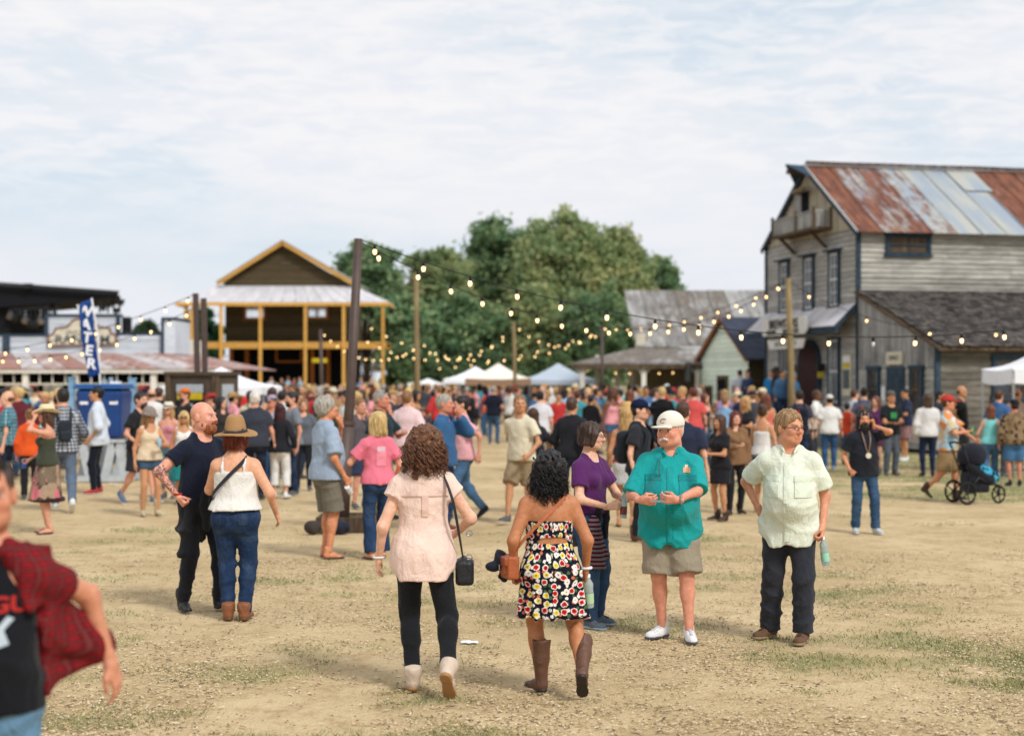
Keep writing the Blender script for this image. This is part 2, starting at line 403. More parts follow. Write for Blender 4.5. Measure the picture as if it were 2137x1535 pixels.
# ------------------------------------------------------------------ the grey wooden store (right)
BR = math.atan2(.207, .978)
def corrugated(name, mat, parent, p0, du, dv, w, l, pitch, amp, color, lapz=0.0, seg=4, cross=0):
    """sheet: width w along du, length l along dv, ridges run along dv"""
    du = Vector(du).normalized(); dv = Vector(dv).normalized(); nn = du.cross(dv).normalized()
    if nn.z < 0: nn = -nn
    m = max(2, int(round(w/pitch))*seg); V = []; F = []
    M_ = 7
    for i in range(m+1):
        u = w*i/m; h = amp*math.cos(2*math.pi*i/seg)
        for j in range(M_):
            vv = l*j/(M_-1); wob = .006*math.sin(3.1*vv+u*2.0+lapz*77)
            V.append(Vector(p0)+du*u+dv*vv+nn*(h+lapz+wob))
    for i in range(m):
        for j in range(M_-1):
            q = i*M_+j; F.append((q, q+M_, q+M_+1, q+1))
    me = bpy.data.meshes.new(name); me.from_pydata([tuple(v) for v in V], [], F); me.update()
    me.polygons.foreach_set('use_smooth', [True]*len(F))
    rot = Matrix((du, dv, nn)).transposed().to_4x4()
    c = Vector(p0)+du*w/2+dv*l/2; M = Matrix.Translation(c) @ rot; me.transform(M.inverted())
    o = mesh_obj(name, me, mat, parent, color); o.matrix_local = M
    return o
def window(parent, org, ex, ez, w, h, mat_frame, mat_pane, mat_sash, cols=2, rows=4, out=None, fw=.07, hood=False):
    """window built on a wall: frame proud of it, sash bars, panes; org = centre on the wall, ex = along wall, out = wall normal"""
    org = Vector(org); ex = Vector(ex).normalized(); out = Vector(out).normalized(); ez = Vector((0, 0, 1))
    rot = Matrix((ex, out, ez)).transposed()
    def bx(mb, u, v, z, d, dep): return mb.box(org+ex*u+ez*v+out*z, (d[0], dep, d[1]), rot)
    m = MB()
    for s in (-1, 1): bx(m, s*(w/2+fw/2), 0, .03, (fw, h+2*fw), .09)
    bx(m, 0, h/2+fw/2, .032, (w+2*fw+.06, fw), .10); bx(m, 0, -h/2-fw/2, .036, (w+2*fw+.1, fw*.8), .13)
    if hood: bx(m, 0, h/2+fw*1.2, .10, (w+2*fw+.22, .06), .24)
    fr = m.build('window', mat_frame, parent)
    inv = fr.matrix_basis.inverted()
    s = MB(); sw = .06
    for q in (-1, 1): bx(s, q*(w/2-sw/2), 0, .02, (sw, h), .04)
    for q in (-1, 1): bx(s, 0, q*(h/2-sw/2), .022, (w-.004, sw), .04)
    bx(s, 0, 0, .026, (w-.004, .055), .05)
    for c in range(1, cols): bx(s, -w/2+w*c/cols, 0, .018, (.024, h-.01), .03)
    for r_ in range(1, rows):
        if r_*2 != rows: bx(s, 0, -h/2+h*r_/rows, .016, (w-.01, .024), .03)
    so = s.build('sash', mat_sash, None); so.parent = fr; so.location = so.location-fr.location
    for c in range(cols):
        for r_ in range(rows):
            p = MB(); bx(p, -w/2+w*(c+.5)/cols, -h/2+h*(r_+.5)/rows, .008, (w/cols-.01, h/rows-.01), .008)
            po = p.build('pane', mat_pane, None); po.parent = fr; po.location = po.location-fr.location
    return fr

barn = empty('wooden_store', (10.3, 43.6, 0), BR, 'large two storey grey wooden store with rusty tin roof and small gable balcony', 'building')
LB, WB, EZ, RZ = 12.0, 7.2, 6.55, 8.85
m = MB(); m.prism([(0.03, .03, 0), (.03, WB-.03, 0), (.03, WB-.03, EZ-.1), (.03, WB/2, RZ-.15), (.03, .03, EZ-.1)], (LB, 0, 0)); m.build('wall', 'dark_interior', barn)
def siding_rows(parent, mat, z0, z1, pitch, x0, x1, place, cuts, seed, name='siding_board', gap=.004):
    r = random.Random(seed); z = z0; k = 0
    while z < z1-.02:
        h = min(pitch, z1-z); u = x0; segs = []
        while u < x1-.01:
            l = r.uniform(*cuts); e = min(x1, u+l)
            if x1-e < .6: e = x1
            segs.append((u, e)); u = e
        for a_, b_ in segs: place(a_+.003, b_-.003, z, z+h-gap, r)
        z += pitch; k += 1
def place_side(x0, x1, z0, z1, r):
    t = r.uniform(-.006, .008); o = MB()
    o.prism([(x0, -.02-t, z0), (x0, .04, z0), (x0, .04, z1), (x0, .012-t, z1)], (x1-x0, 0, 0)); ob = o.build('siding_board', 'grey_siding', barn); ob.rotation_euler = (0, r.uniform(-.004, .004), 0)
siding_rows(barn, 'grey_siding', 4.45, EZ-.02, .15, 0.0, 6.4, place_side, (1.6, 4.2), 8)
def place_front(y0, y1, z0, z1, r):
    o = MB(); o.prism([(-.02, y0, z0), (.04, y0, z0), (.04, y0, z1), (.008, y0, z1)], (0, y1-y0, 0)); o.build('siding_board', 'grey_siding_y', barn)
siding_rows(barn, 'grey_siding_y', .3, EZ-.05, .155, 0.02, WB-.02, place_front, (7, 8), 9)
# upright gable boards
k = 0; y = .35
while y < WB-.35:
    w_ = .22; yc = y+w_/2; zt = EZ+(RZ-EZ)*(1-abs(yc-WB/2)/(WB/2))-.16
    if zt > EZ+.05:
        o = MB(); o.b2(-.03, .02, y, y+w_-.012, EZ-.04, zt); o.build('gable_board', 'tan_boards', barn)
    y += w_
part('corner_board', 'slate_blue_trim', barn, -.05, .09, -.05, .04, 0, EZ+.02)
part('corner_board', 'slate_blue_trim', barn, -.06, .03, WB-.1, WB+.03, 0, EZ)
# tin roof sheets
sl = Vector((0, WB/2+.35, 0)); rise = RZ-EZ; slope = Vector((0, WB/2, rise)).normalized(); rl = math.hypot(WB/2+.32, rise*(WB/2+.32)/(WB/2))
eave = Vector((0, -.32, EZ-.32*rise/(WB/2)))
rusts = [1.0, .74, .80, .62, .40, .28, .30, 1.02, 1.05, 1.0, 1.0, 1.0, .96, .95, .9, .9]
x = -.16
for i in range(15):
    w_ = .86
    corrugated('roof_sheet', 'rusty_tin', barn, (x, eave.y, eave.z+.02), (1, 0, 0), slope, w_, rl, .107, .014, (rusts[i], 0, 0), lapz=.004*(i % 2))
    x += w_-.045
corrugated('roof_sheet', 'rusty_tin', barn, (4.72, eave.y+2.55, eave.z+.045+2.55*rise/(WB/2)), (1, 0, 0), slope, 1.0, 1.5, .107, .014, (.0, 0, 0), lapz=.012)
slope_b = Vector((0, -WB/2, rise)).normalized()
for i in range(4): corrugated('roof_sheet', 'rusty_tin', barn, (-.16+i*3.0, WB+.12, eave.z+.02+.2*rise/(WB/2)), (1, 0, 0), slope_b, 3.03, rl, .107, .014, (.7, 0, 0), lapz=.003*(i % 2))
m = MB(); m.bar((-.16, WB/2, RZ+.05), (LB, WB/2, RZ+.05), .16, .05); m.build('ridge_cap', 'pale_tin', barn, color=(.2, 0, 0))
m = MB(); m.bar((-.14, -.30, eave.z-.05), (-.14, WB/2, RZ-.06), .05, .16); m.build('barge_board', 'slate_blue_trim', barn)
m = MB(); m.bar((-.14, WB+.12, eave.z+.06), (-.14, WB/2, RZ-.06), .05, .16); m.build('barge_board', 'slate_blue_trim', barn)
m = MB(); m.bar((-.17, -.34, eave.z+.04), (-.17, WB/2, RZ+.05), .02, .06); m.build('barge_flashing', 'window_white', barn)
# hay hood
m = MB(); tip = (-.8, WB/2, RZ+.06)
m.prism([(-.16, WB/2-.75, RZ-.46), tip, (-.16, WB/2, RZ+.03)], (0, 0, -.05)); m.prism([(-.16, WB/2+.75, RZ-.46), tip, (-.16, WB/2, RZ+.03)], (0, 0, -.05)); m.build('hay_hood', 'slate_blue_trim', barn)
m = MB(); m.bar((-.75, WB/2, RZ-.2), (.1, WB/2, RZ-.2), .12); m.bar((-.5, WB/2-.5, RZ-.85), (-.1, WB/2+.5, RZ-.80), .1); m.build('hoist_beam', 'old_wood', barn)
# loft door
m = MB(); m.b2(-.07, -.03, WB/2-.1, WB/2+.42, 7.0, 8.05); m.build('loft_opening', 'dark_interior', barn)
m = MB(); m.b2(-.09, -.05, WB/2+.42, WB/2+.95, 7.0, 8.05); m.build('loft_shutter', 'weathered_boards', barn)
m = MB(); m.bar((-.3, WB/2-.6, 8.12), (-.2, WB/2+.8, 8.1), .1); m.build('hood_timber', 'pole_wood', barn)
# balcony
by0, by1, bp, bz = 1.75, 5.1, .62, 6.72
bal = part('balcony', 'old_wood', barn, -bp-.04, -.03, by0, by1, bz-.09, bz)
def sub(o, par): o.parent = par; o.location = o.location-par.location; return o
for yy in (by0, (by0+by1)/2-.3, by1): sub(part('rail_post', 'old_wood', None, -bp-.05, -bp+.03, yy-.04, yy+.04, bz-.1, bz+.62), bal)
sub(part('rail_post', 'old_wood', None, -.11, -.03, by0-.04, by0+.04, bz-.1, bz+.62), bal)
sub(part('top_rail', 'weathered_boards', None, -bp-.03, -bp+.015, by0+.05, by1-.05, bz+.46, bz+.53), bal)
sub(part('end_rail', 'weathered_boards', None, -bp+.035, -.12, by0-.025, by0+.02, bz+.46, bz+.53), bal)
yy = by0+.1
while yy < by1-.1:
    sub(part('baluster', 'weathered_boards', None, -bp-.012, -bp+.008, yy, yy+.15, bz+.002, bz+.455), bal); yy += .185
for q in range(3): sub(part('baluster', 'weathered_boards', None, -bp+.06+q*.16, -bp+.19+q*.16, by0-.012, by0+.008, bz+.002, bz+.455), bal)
for yy in (by0+.4, by1-.5):
    m = MB(); m.bar((-.05, yy, bz-.6), (-bp+.05, yy, bz-.1), .09); sub(m.build('bracket', 'old_wood', None), bal)
# facade windows, upper row
for t in (1.55, 3.47, 5.5): window(barn, (-.02, t, 5.08), (0, 1, 0), None, .62, 1.62, 'slate_blue_trim', 'pane_glass', 'window_white', 2, 4, out=(-1, 0, 0), hood=True)
window(barn, (-.02, 1.55, 2.25), (0, 1, 0), None, .66, 1.95, 'slate_blue_trim', 'pane_glass', 'window_white', 3, 2, out=(-1, 0, 0))
window(barn, (-.02, 5.5, 2.25), (0, 1, 0), None, .66, 1.95, 'slate_blue_trim', 'pane_glass', 'window_white', 3, 2, out=(-1, 0, 0))
window(barn, (1.62, -.02, 6.03), (1, 0, 0), None, 1.3, .56, 'slate_blue_trim', 'old_wood', 'slate_blue_trim', 2, 1, out=(0, -1, 0), fw=.08)
# arched door
def arch(w, z0, zs, n=14):
    return [(-w, z0)]+[(-w*math.cos(math.pi*i/n), zs+w*math.sin(math.pi*i/n)) for i in range(n+1)]+[(w, z0)]
m = MB(); m.prism([(-.03, 3.4+u, z) for u, z in arch(.86, .6, 2.42)], (-.09, 0, 0)); dr = m.build('door_surround', 'slate_blue_trim', barn)
m = MB(); m.prism([(-.1, 3.4+u, z) for u, z in arch(.70, .61, 2.42)], (-.04, 0, 0)); sub(m.build('door', 'red_door', None), dr)
for s in (-1, 1):
    lp = part('wall_lamp', 'dark_metal', barn, -.3, -.06, 3.4+s*1.15-.05, 3.4+s*1.15+.05, 2.25, 2.5); sub(part('lamp_glass', 'ink_yellow', None, -.27, -.1, 3.4+s*1.15-.04, 3.4+s*1.15+.04, 2.05, 2.24), lp)
pm = part('poster_board', 'sign_cream', barn, -.06, -.03, .35, .95, 1.5, 2.75)
sub(part('poster_band', 'ink_yellow', None, -.066, -.058, .42, .88, 2.35, 2.5), pm); sub(part('poster_picture', 'ink_slate', None, -.068, -.058, .42, .88, 1.72, 2.3), pm); sub(part('poster_head', 'ink_white', None, -.067, -.058, .42, .88, 2.52, 2.68), pm)
# awning over the porch
ap, az0, az1 = .72, 3.6, 4.28
asl = Vector((ap, 0, az1-az0)).normalized(); al = math.hypot(ap, az1-az0)
for i in range(8): corrugated('awning_sheet', 'pale_tin', barn, (-ap-.02, .0+i*.9, az0), (0, 1, 0), asl, .92, al, .107, .012, (.5+.3*(i % 3), 0, 0), lapz=.004*(i % 2))
part('awning_beam', 'slate_blue_trim', barn, -ap+.0, -ap+.12, 0, WB, az0-.2, az0-.03)
m = MB(); m.bar((-ap, .02, az0-.06), (-.02, .02, az1-.06), .05, .12); m.build('awning_rafter', 'slate_blue_trim', barn)
# signboards (lettering faces away from the wall)
SROT = (R(90), 0, R(-90))
m = MB(); pts = [(1.9, 3.42), (5.3, 3.42), (5.42, 3.52), (5.42, 3.86), (5.3, 3.98), (1.9, 3.98), (1.78, 3.86), (1.78, 3.52)]
m.prism([(-ap-.10, y_, z_) for y_, z_ in pts], (-.05, 0, 0)); sg = m.build('sign_board', 'sign_white', barn)
sub(lettering('BREWSTERS', .40, (-ap-.158, 3.6, 3.77), SROT, 'ink_black', None, sx=1.12, bold=.012), sg)
sub(lettering('DRY GOODS', .2, (-ap-.158, 3.0, 3.52), SROT, 'ink_black', None, sx=1.1, bold=.006), sg)
sub(lettering('ROOMS', .2, (-ap-.158, 4.6, 3.52), SROT, 'ink_black', None, sx=1.1, bold=.006), sg)
m = MB(); m.prism([(-ap-.06, 2.0, 3.28), (-ap-.06, 2.2, 2.98), (-ap-.06, 4.9, 2.98), (-ap-.06, 5.1, 3.28)], (-.04, 0, 0)); sg = m.build('hanging_sign', 'sign_white', barn)
sub(lettering('HOTEL & SUPPLY', .22, (-ap-.106, 3.55, 3.13), SROT, 'ink_slate', None, sx=1.05), sg)
# porch deck
for i in range(8): part('porch_plank', 'weathered_boards', barn, -1.95+i*.24, -1.95+i*.24+.23, -.1, WB, .52, .58)
part('porch_side', 'weathered_boards', barn, -1.93, .0, -.08, -.04, 0, .515); part('porch_front', 'weathered_boards', barn, -1.94, -1.9, -.03, WB, 0, .515)
for i in range(2): part('step', 'weathered_boards', barn, -2.25-i*.3, -1.945-i*.3, 2.4, 4.6, 0, .36-i*.18)

# lean-to wing with shingle roof
WD = 4.8; WX1 = 7.5; wz0, wz1 = 3.0, 4.66
wing = empty('lean_to_shed', (10.3, 43.6, 0), BR, 'single storey grey lean-to with dark shingle roof and blue framed windows', 'building')
m = MB(); m.prism([(.06, -.06, 0), (.06, -WD+.06, 0), (.06, -WD+.06, wz0-.14), (.06, -.06, wz1-.14)], (WX1, 0, 0)); m.build('wall', 'dark_interior', wing)
y = -.02
rr = random.Random(3)
while y > -WD+.05:
    w_ = rr.uniform(.14, .24); w_ = min(w_, y+WD); zt = wz1-.08+(wz0-wz1)*(-y/WD)
    o = MB(); o.prism([(.0, y, 2.32), (.0, y-w_+.012, 2.32), (.0, y-w_+.012, zt-(wz1-wz0)/WD*w_-.02), (.0, y, zt-.02)], (.055, 0, 0)); ob = o.build('gable_board', 'weathered_boards', wing); ob.location.x += rr.uniform(-.008, .004)
    y -= w_
def place_wl(y0, y1, z0, z1, r):
    o = MB(); o.prism([(-.01, y0, z0), (.05, y0, z0), (.05, y0, z1), (.015, y0, z1)], (0, y1-y0, 0)); o.build('siding_board', 'grey_siding_y', wing)
siding_rows(wing, 'grey_siding_y', .1, 2.31, .17, -WD+.1, -.06, place_wl, (5, 6), 21)
def place_wf(x0, x1, z0, z1, r):
    o = MB(); o.prism([(x0, -WD-.01, z0), (x0, -WD+.05, z0), (x0, -WD+.05, z1), (x0, -WD+.015, z1)], (x1-x0, 0, 0)); ob = o.build('siding_board', 'weathered_side', wing); ob.rotation_euler.y = r.uniform(-.006, .006)
wood('weathered_side', srgb(92, 88, 80), srgb(134, 128, 116), (1.0, 14, 14), .5)
siding_rows(wing, 'weathered_side', .1, wz0-.1, .19, .1, 6.2, place_wf, (2, 4.5), 22)
part('corner_board', 'slate_blue_trim', wing, -.04, .1, -WD-.04, -WD+.08, 0, wz0+.02)
part('door_post', 'slate_blue_trim', wing, -.03, .02, -.06, .0, 0, 4.4)
# shingles: courses of small shakes, too small to pick apart
r_ = np.random.default_rng(7); V = []; F = []
ws = Vector((0, -WD-.35, -(wz1-wz0)*(WD+.35)/WD)); wl = ws.length; wn = Vector((0, -(wz1-wz0), WD)).normalized()*1; wn = Vector((0, -.327, .945)); d_ = ws.normalized(); wn = Vector((1, 0, 0)).cross(d_); wn = wn if wn.z > 0 else -wn
nc = 30
for c_ in range(nc):
    x = -.1+r_.uniform(0, .1)
    while x < WX1:
        w_ = r_.uniform(.09, .2); s0 = wl*c_/nc-.03+r_.uniform(-.015, .015); s1 = wl*(c_+1)/nc+.05+r_.uniform(-.02, .05); h1 = .035+r_.uniform(0, .03); h0 = .012
        P0 = Vector((x, 0, wz1)); A = P0+d_*s0+wn*h0; B = P0+d_*s1+wn*h1; wv = Vector((w_-.012, 0, 0)); th = -wn*.02; i = len(V)
        V += [A, A+wv, B+wv, B, B+th, B+wv+th]; F += [(i, i+1, i+2, i+3), (i+3, i+2, i+5, i+4)]
        x += w_
me = bpy.data.meshes.new('roof_shingles'); me.from_pydata([tuple(v) for v in V], [], F); me.update()
o = mesh_obj('roof_shingles', me, 'shingle', wing); o['kind'] = 'stuff'
m = MB(); m.prism([(-.12, 0, wz1-.03), (-.12, -WD-.35, wz1-.03+ws.z), (-.12, -WD-.35, wz1-.11+ws.z), (-.12, 0, wz1-.11)], (WX1, 0, 0)); m.build('roof_deck', 'old_wood', wing)
for t, w_ in ((-1.15, .52), (-3.75, .52)): window(wing, (-.01, t, 1.72), (0, 1, 0), None, w_, 1.1, 'slate_blue_trim', 'pane_glass', 'old_wood', 2, 2, out=(-1, 0, 0), fw=.12)
m = MB(); m.b2(-.06, -.01, -3.02, -1.98, .25, 2.35); dr = m.build('door_frame', 'slate_blue_trim', wing)
for q in range(4): sub(part('door_board', 'slate_blue_trim', None, -.078, -.05, -2.88+q*.19, -2.88+q*.19+.17, .3, 2.1), dr)
sg = part('sign_board', 'sign_cream', wing, -.08, -.02, -2.95, -2.0, 2.42, 2.78); sub(lettering('OFFICE', .19, (-.086, -2.48, 2.6), SROT, 'ink_slate', None), sg)
for yq in (-1.72, -3.22): part('notice', 'ink_white', wing, -.03, -.012, yq-.1, yq+.1, 1.4, 1.8)
window(wing, (2.15, -WD-.01, 2.05), (1, 0, 0), None, .78, .95, 'slate_blue_trim', 'pane_glass', 'old_wood', 2, 2, out=(0, -1, 0), fw=.15)
window(wing, (5.2, -WD-.01, 2.05), (1, 0, 0), None, .78, .95, 'slate_blue_trim', 'pane_glass', 'old_wood', 2, 2, out=(0, -1, 0), fw=.15)

# ------------------------------------------------------------------ mint shed
shed = empty('mint_shed', (8.37, 52, 0), BR, 'pale mint green gabled shed with dark blue roof beside the grey store', 'building')
SL, SE, SA = 5.0, 2.79, 4.2
m = MB(); m.prism([(.05, .03, 0), (.05, SL-.03, 0), (.05, SL-.03, SE-.08), (.05, SL/2, SA-.1), (.05, .03, SE-.08)], (6, 0, 0)); m.build('wall', 'umber_boards', shed)
z = .1
while z < SA-.2:
    hw = SL/2 if z+.17 < SE else SL/2*(1-(z+.17-SE)/(SA-SE))
    if hw > .1:
        hw0 = SL/2 if z < SE else SL/2*(1-(z-SE)/(SA-SE))
        o = MB(); o.prism([(.0, SL/2-hw0, z), (.0, SL/2+hw0, z), (.03, SL/2+hw, z+.165), (.03, SL/2-hw, z+.165)], (.03, 0, 0)); o.build('siding_board', 'mint_boards', shed)
    z += .17
for s in (-1, 1):
    m = MB(); m.bar((-.14, SL/2+s*(SL/2+.25), SE-.12), (-.14, SL/2, SA+.04), .05, .14); m.build('barge_board', 'rust_ochre_paint', shed)
    m = MB(); m.prism([(-.17, SL/2+s*(SL/2+.28), SE-.05), (-.17, SL/2, SA+.12), (-.17, SL/2, SA+.05), (-.17, SL/2+s*(SL/2+.28), SE-.12)], (6.2, 0, 0)); m.build('roof_slope', 'blue_roof', shed)
m = MB(); m.b2(-.05, -.0, 1.95, 3.05, .1, 2.15); dr = m.build('door_frame', 'old_wood', shed); sub(part('door', 'dark_interior', None, -.07, -.04, 2.1, 2.9, .15, 2.0), dr)
for t in (.95, 4.1): window(shed, (-.01, t, 1.2), (0, 1, 0), None, .7, .95, 'old_wood', 'pane_glass', 'old_wood', 2, 2, out=(-1, 0, 0))
m = MB(); m.box((-.55, 4.95, 2.3), (.06, .5, .75)); m.build('hanging_sign', 'ink_slate', shed)

# ------------------------------------------------------------------ long tin roofed house with porch
def quad_roof(name, mat, parent, a, b, c, d, th=.08, **k):
    m = MB(); m.prism([a, b, c, d], (0, 0, -th)); return m.build(name, mat, parent, **k)
hs = empty('tin_roofed_house', (11, 60, 0), 0, 'low olive house with grey tin roof and white porch posts', 'building')
hO = Vector((11, 60, 0))
def H(px, py, Y): return at(px, py, Y)-hO
x_l, x_r = H(1330, 0, 60).x, 4.0
ridge_z = at(0, 606, 66).z; low_z = at(0, 724, 60).z
m = MB(); m.b2(x_l+.3, x_r, .1, 8, 0, low_z-.1); m.build('wall', 'olive_wall', hs)
rs_slope = Vector((0, 6, ridge_z-low_z)).normalized(); rlen = math.hypot(6, ridge_z-low_z); i = 0; x = x_l-.1
rx = random.Random(5)
while x < x_r:
    corrugated('roof_sheet', 'grey_tin', hs, (x+.02, -.05, low_z), (1, 0, 0), rs_slope, .78, rlen, .13, .02, (rx.uniform(.25, .85), 0, 0), lapz=.008*(i % 2)); x += .74; i += 1
pr_z = at(0, 757, 56.5).z
pl = H(1192, 752, 56.8); pr_ = H(1475, 757, 56.5)
for k in range(9):
    u0, u1 = k/9, (k+1)/9-.004
    A = Vector((pl.x+(x_r-pl.x)*u0, -3.3, pr_z)); B = Vector((pl.x+(x_r-pl.x)*u1, -3.3, pr_z)); tl = x_l-.1
    Cc = Vector((tl+(x_r-tl)*u1, .0, low_z-.03)); D = Vector((tl+(x_r-tl)*u0, .0, low_z-.03)); quad_roof('porch_roof_panel', 'grey_tin', hs, A, B, Cc, D, .06, color=(rx.uniform(.7, 1), 0, 0))
quad_roof('porch_roof_panel', 'grey_tin', hs, (pl.x, -3.3, pr_z-.002), (tl-.02, .0, low_z-.035), (tl-.02, 6, low_z-.035), (pl.x, 6, pr_z-.002), .06, color=(.9, 0, 0))
part('fascia', 'old_wood', hs, pl.x+.05, x_r, -3.28, -3.22, pr_z-.22, pr_z-.07)
for px in (1215, 1343, 1455):
    xx = H(px, 0, 57).x
    po = part('porch_post', 'white_paint', hs, xx-.09, xx+.09, -3.15, -2.97, 0, pr_z-.1)
    m = MB(); m.bar((xx-.32, -3.06, pr_z-.14), (xx-.05, -3.06, pr_z-.42), .07); m.bar((xx+.32, -3.06, pr_z-.14), (xx+.05, -3.06, pr_z-.42), .07); sub(m.build('bracket', 'white_paint', None), po)
for px in (1245, 1288, 1312):
    xx = H(px, 0, 62).x; part('porch_post', 'white_paint', hs, xx-.08, xx+.08, 1.5, 1.66, 0, low_z-.3)
part('flue', 'sign_cream', hs, x_l-.02, x_l+.35, .2, .6, low_z-.2, low_z+.55)

# ------------------------------------------------------------------ two storey hall with yellow posts
HY0 = 87.0
hall = empty('yellow_trimmed_hall', (at(590, 0, HY0).x, HY0, 0), 0, 'two storey dark brown hall with ochre posts and pale porch roof', 'building')
hx = lambda px, dY=0: ((px-HX)/FPX*(HY0+dY))-hall.location.x
hz = lambda py, dY=0: CAMZ-(py-HY)/FPX*(HY0+dY)
pd = 2.6      # porch depth towards the camera
fz = hz(630, -pd); wz = hz(596)
part('wall', 'umber_boards', hall, hx(470), hx(722), .03, 9, hz(716), fz+.4)
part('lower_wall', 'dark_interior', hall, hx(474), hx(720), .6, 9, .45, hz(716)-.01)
z = hz(716); k = 0
while z < fz+.1:
    part('siding_board', 'umber_boards', hall, hx(470), hx(722), -.02, .025, z, z+.235); z += .24
m = MB(); m.prism([(hx(466), -.05, wz), (hx(733), -.05, wz), (hx(593), -.05, hz(513))], (0, 9, 0)); m.build('gable', 'umber_boards', hall)
nrow = 14
for q in range(nrow):
    za, zb = wz+(hz(513)-wz)*q/nrow, wz+(hz(513)-wz)*(q+1)/nrow-.02
    fa, fb = (za-wz)/(hz(513)-wz), (zb-wz)/(hz(513)-wz); xa, xb, xm = hx(466), hx(733), hx(593)
    m = MB(); m.prism([(xa+(xm-xa)*fa, -.09, za), (xb+(xm-xb)*fa, -.09, za), (xb+(xm-xb)*fb, -.07, zb), (xa+(xm-xa)*fb, -.07, zb)], (0, .03, 0)); m.build('siding_board', 'umber_boards', hall)
part('gable_vent', 'kiosk_brown', hall, hx(585), hx(606), -.13, -.1, hz(553), hz(548))
for a_, b_ in (((456, 592), (592, 506)), ((741, 592), (592, 506))):
    A = Vector((hx(a_[0]), -.5, hz(a_[1], -.5))); B = Vector((hx(b_[0]), -.5, hz(b_[1], -.5)))
    m = MB(); m.bar(A, B, .06, .24); m.build('barge_board', 'ochre_paint', hall)
    m = MB(); m.prism([A+Vector((0, -.1, .13)), B+Vector((0, -.1, .13)), B+Vector((0, -.1, .19)), A+Vector((0, -.1, .19))], (0, 9.5, 0)); m.build('roof_slope', 'pale_tin', hall)
# porch roof (hipped skirt): front and sides in seamed sheets
ex0, ex1 = hx(366, -pd), hx(813, -pd); tx0, tx1 = hx(458), hx(738); ns = 16
for q in range(ns):
    u0, u1 = q/ns, (q+1)/ns-.003
    quad_roof('porch_roof_sheet', 'pale_tin', hall, (ex0+(ex1-ex0)*u0, -pd, fz), (ex0+(ex1-ex0)*u1, -pd, fz), (tx0+(tx1-tx0)*u1, 0, wz+.02), (tx0+(tx1-tx0)*u0, 0, wz+.02), .05, color=(.3+.3*(q % 2), 0, 0))
quad_roof('porch_roof_sheet', 'pale_tin', hall, (ex0, -pd, fz-.003), (tx0, 0, wz+.017), (tx0, .6, wz+.017), (ex0, .6, fz-.003), .05, color=(.4, 0, 0))
quad_roof('porch_roof_sheet', 'pale_tin', hall, (ex1, -pd, fz-.003), (tx1, 0, wz+.017), (tx1, .6, wz+.017), (ex1, .6, fz-.003), .05, color=(.4, 0, 0))
part('eave_board', 'ochre_paint', hall, ex0, ex1, -pd-.04, -pd, fz-.22, fz-.01)
part('eave_board', 'ochre_paint', hall, ex0, ex0+.05, -pd+.01, .6, fz-.22, fz-.06); part('eave_board', 'ochre_paint', hall, ex1-.05, ex1, -pd+.01, .6, fz-.22, fz-.06)
bz0, bz1 = hz(727, -pd), hz(713, -pd)
part('porch_beam', 'ochre_paint', hall, hx(396, -pd), hx(806, -pd), -pd+.1, -pd+.3, bz0, bz1)
part('upper_floor', 'old_wood', hall, hx(396, -pd), hx(806, -pd), -pd+.32, .0, bz0+.08, bz1-.06)
part('porch_beam', 'ochre_paint', hall, hx(396, -pd), hx(396, -pd)+.2, -pd+.32, .5, bz0, bz1); part('porch_beam', 'ochre_paint', hall, hx(806, -pd)-.2, hx(806, -pd), -pd+.32, .5, bz0, bz1)
part('porch_floor', 'old_wood', hall, hx(380, -pd), hx(806, -pd), -pd, .58, 0, .4)
for px in (402, 461, 543, 637, 717, 799):
    xx = hx(px, -pd); part('porch_post', 'ochre_paint', hall, xx-.09, xx+.09, -pd+.02, -pd+.099, .4, fz-.2)
for px, dy in ((388, 2), (399, 5)): xx = hx(px, dy); part('porch_post', 'ochre_paint', hall, xx-.12, xx+.12, dy, dy+.2, .4, fz-.1)
for px in (480, 513, 650, 683): xx = hx(px); part('inner_post', 'rust_ochre_paint', hall, xx-.12, xx+.12, .3, .5, .4, bz0)
for x0, x1, y0, y1 in ((513, 551, 627, 664), (643, 681, 624, 662)):
    window(hall, ((hx(x0)+hx(x1))/2, -.02, (hz(y0)+hz(y1))/2), (1, 0, 0), None, hx(x1)-hx(x0), hz(y0)-hz(y1), 'rust_ochre_paint', 'pane_pale', 'window_white', 1, 2, out=(0, -1, 0), fw=.12)
m = MB(); fx0, fx1 = hx(572), hx(628)
for bb in ((fx0, fx0+.12, hz(752), hz(728)), (fx1-.12, fx1, hz(752), hz(728)), (fx0, fx1, hz(756), hz(752))): m.b2(bb[0], bb[1], .5, .59, bb[2], bb[3])
m.build('transom_frame', 'rust_ochre_paint', hall)
sg = part('neon_sign', 'ink_yellow', hall, hx(661), hx(692), -pd+.5, -pd+.55, hz(756, -pd), hz(747, -pd))

# ------------------------------------------------------------------ white false front saloon (left)
SY = 50.0
sal = empty('false_front_saloon', (at(190, 0, SY).x, SY, 0), 0, 'white boarded false front saloon with blue trim and rust stained awning', 'building')
ux = lambda px, dY=0: ((px-HX)/FPX*(SY+dY))-sal.location.x
uz = lambda py, dY=0: CAMZ-(py-HY)/FPX*(SY+dY)
part('wall', 'white_paint', sal, ux(-150), ux(350), .05, 6, 0, uz(699)-.05)
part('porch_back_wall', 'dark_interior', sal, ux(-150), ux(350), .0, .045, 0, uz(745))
def rows(x0, x1, z0, z1, n_, y=-.03):
    for q in range(n_):
        za = z0+(z1-z0)*q/n_; part('siding_board', 'white_boards', sal, x0, x1, y, y+.05, za, z0+(z1-z0)*(q+1)/n_-.008)
rows(ux(-150), ux(350), uz(738), uz(699), 5); rows(ux(99), ux(248), uz(699)+.01, uz(660), 5)
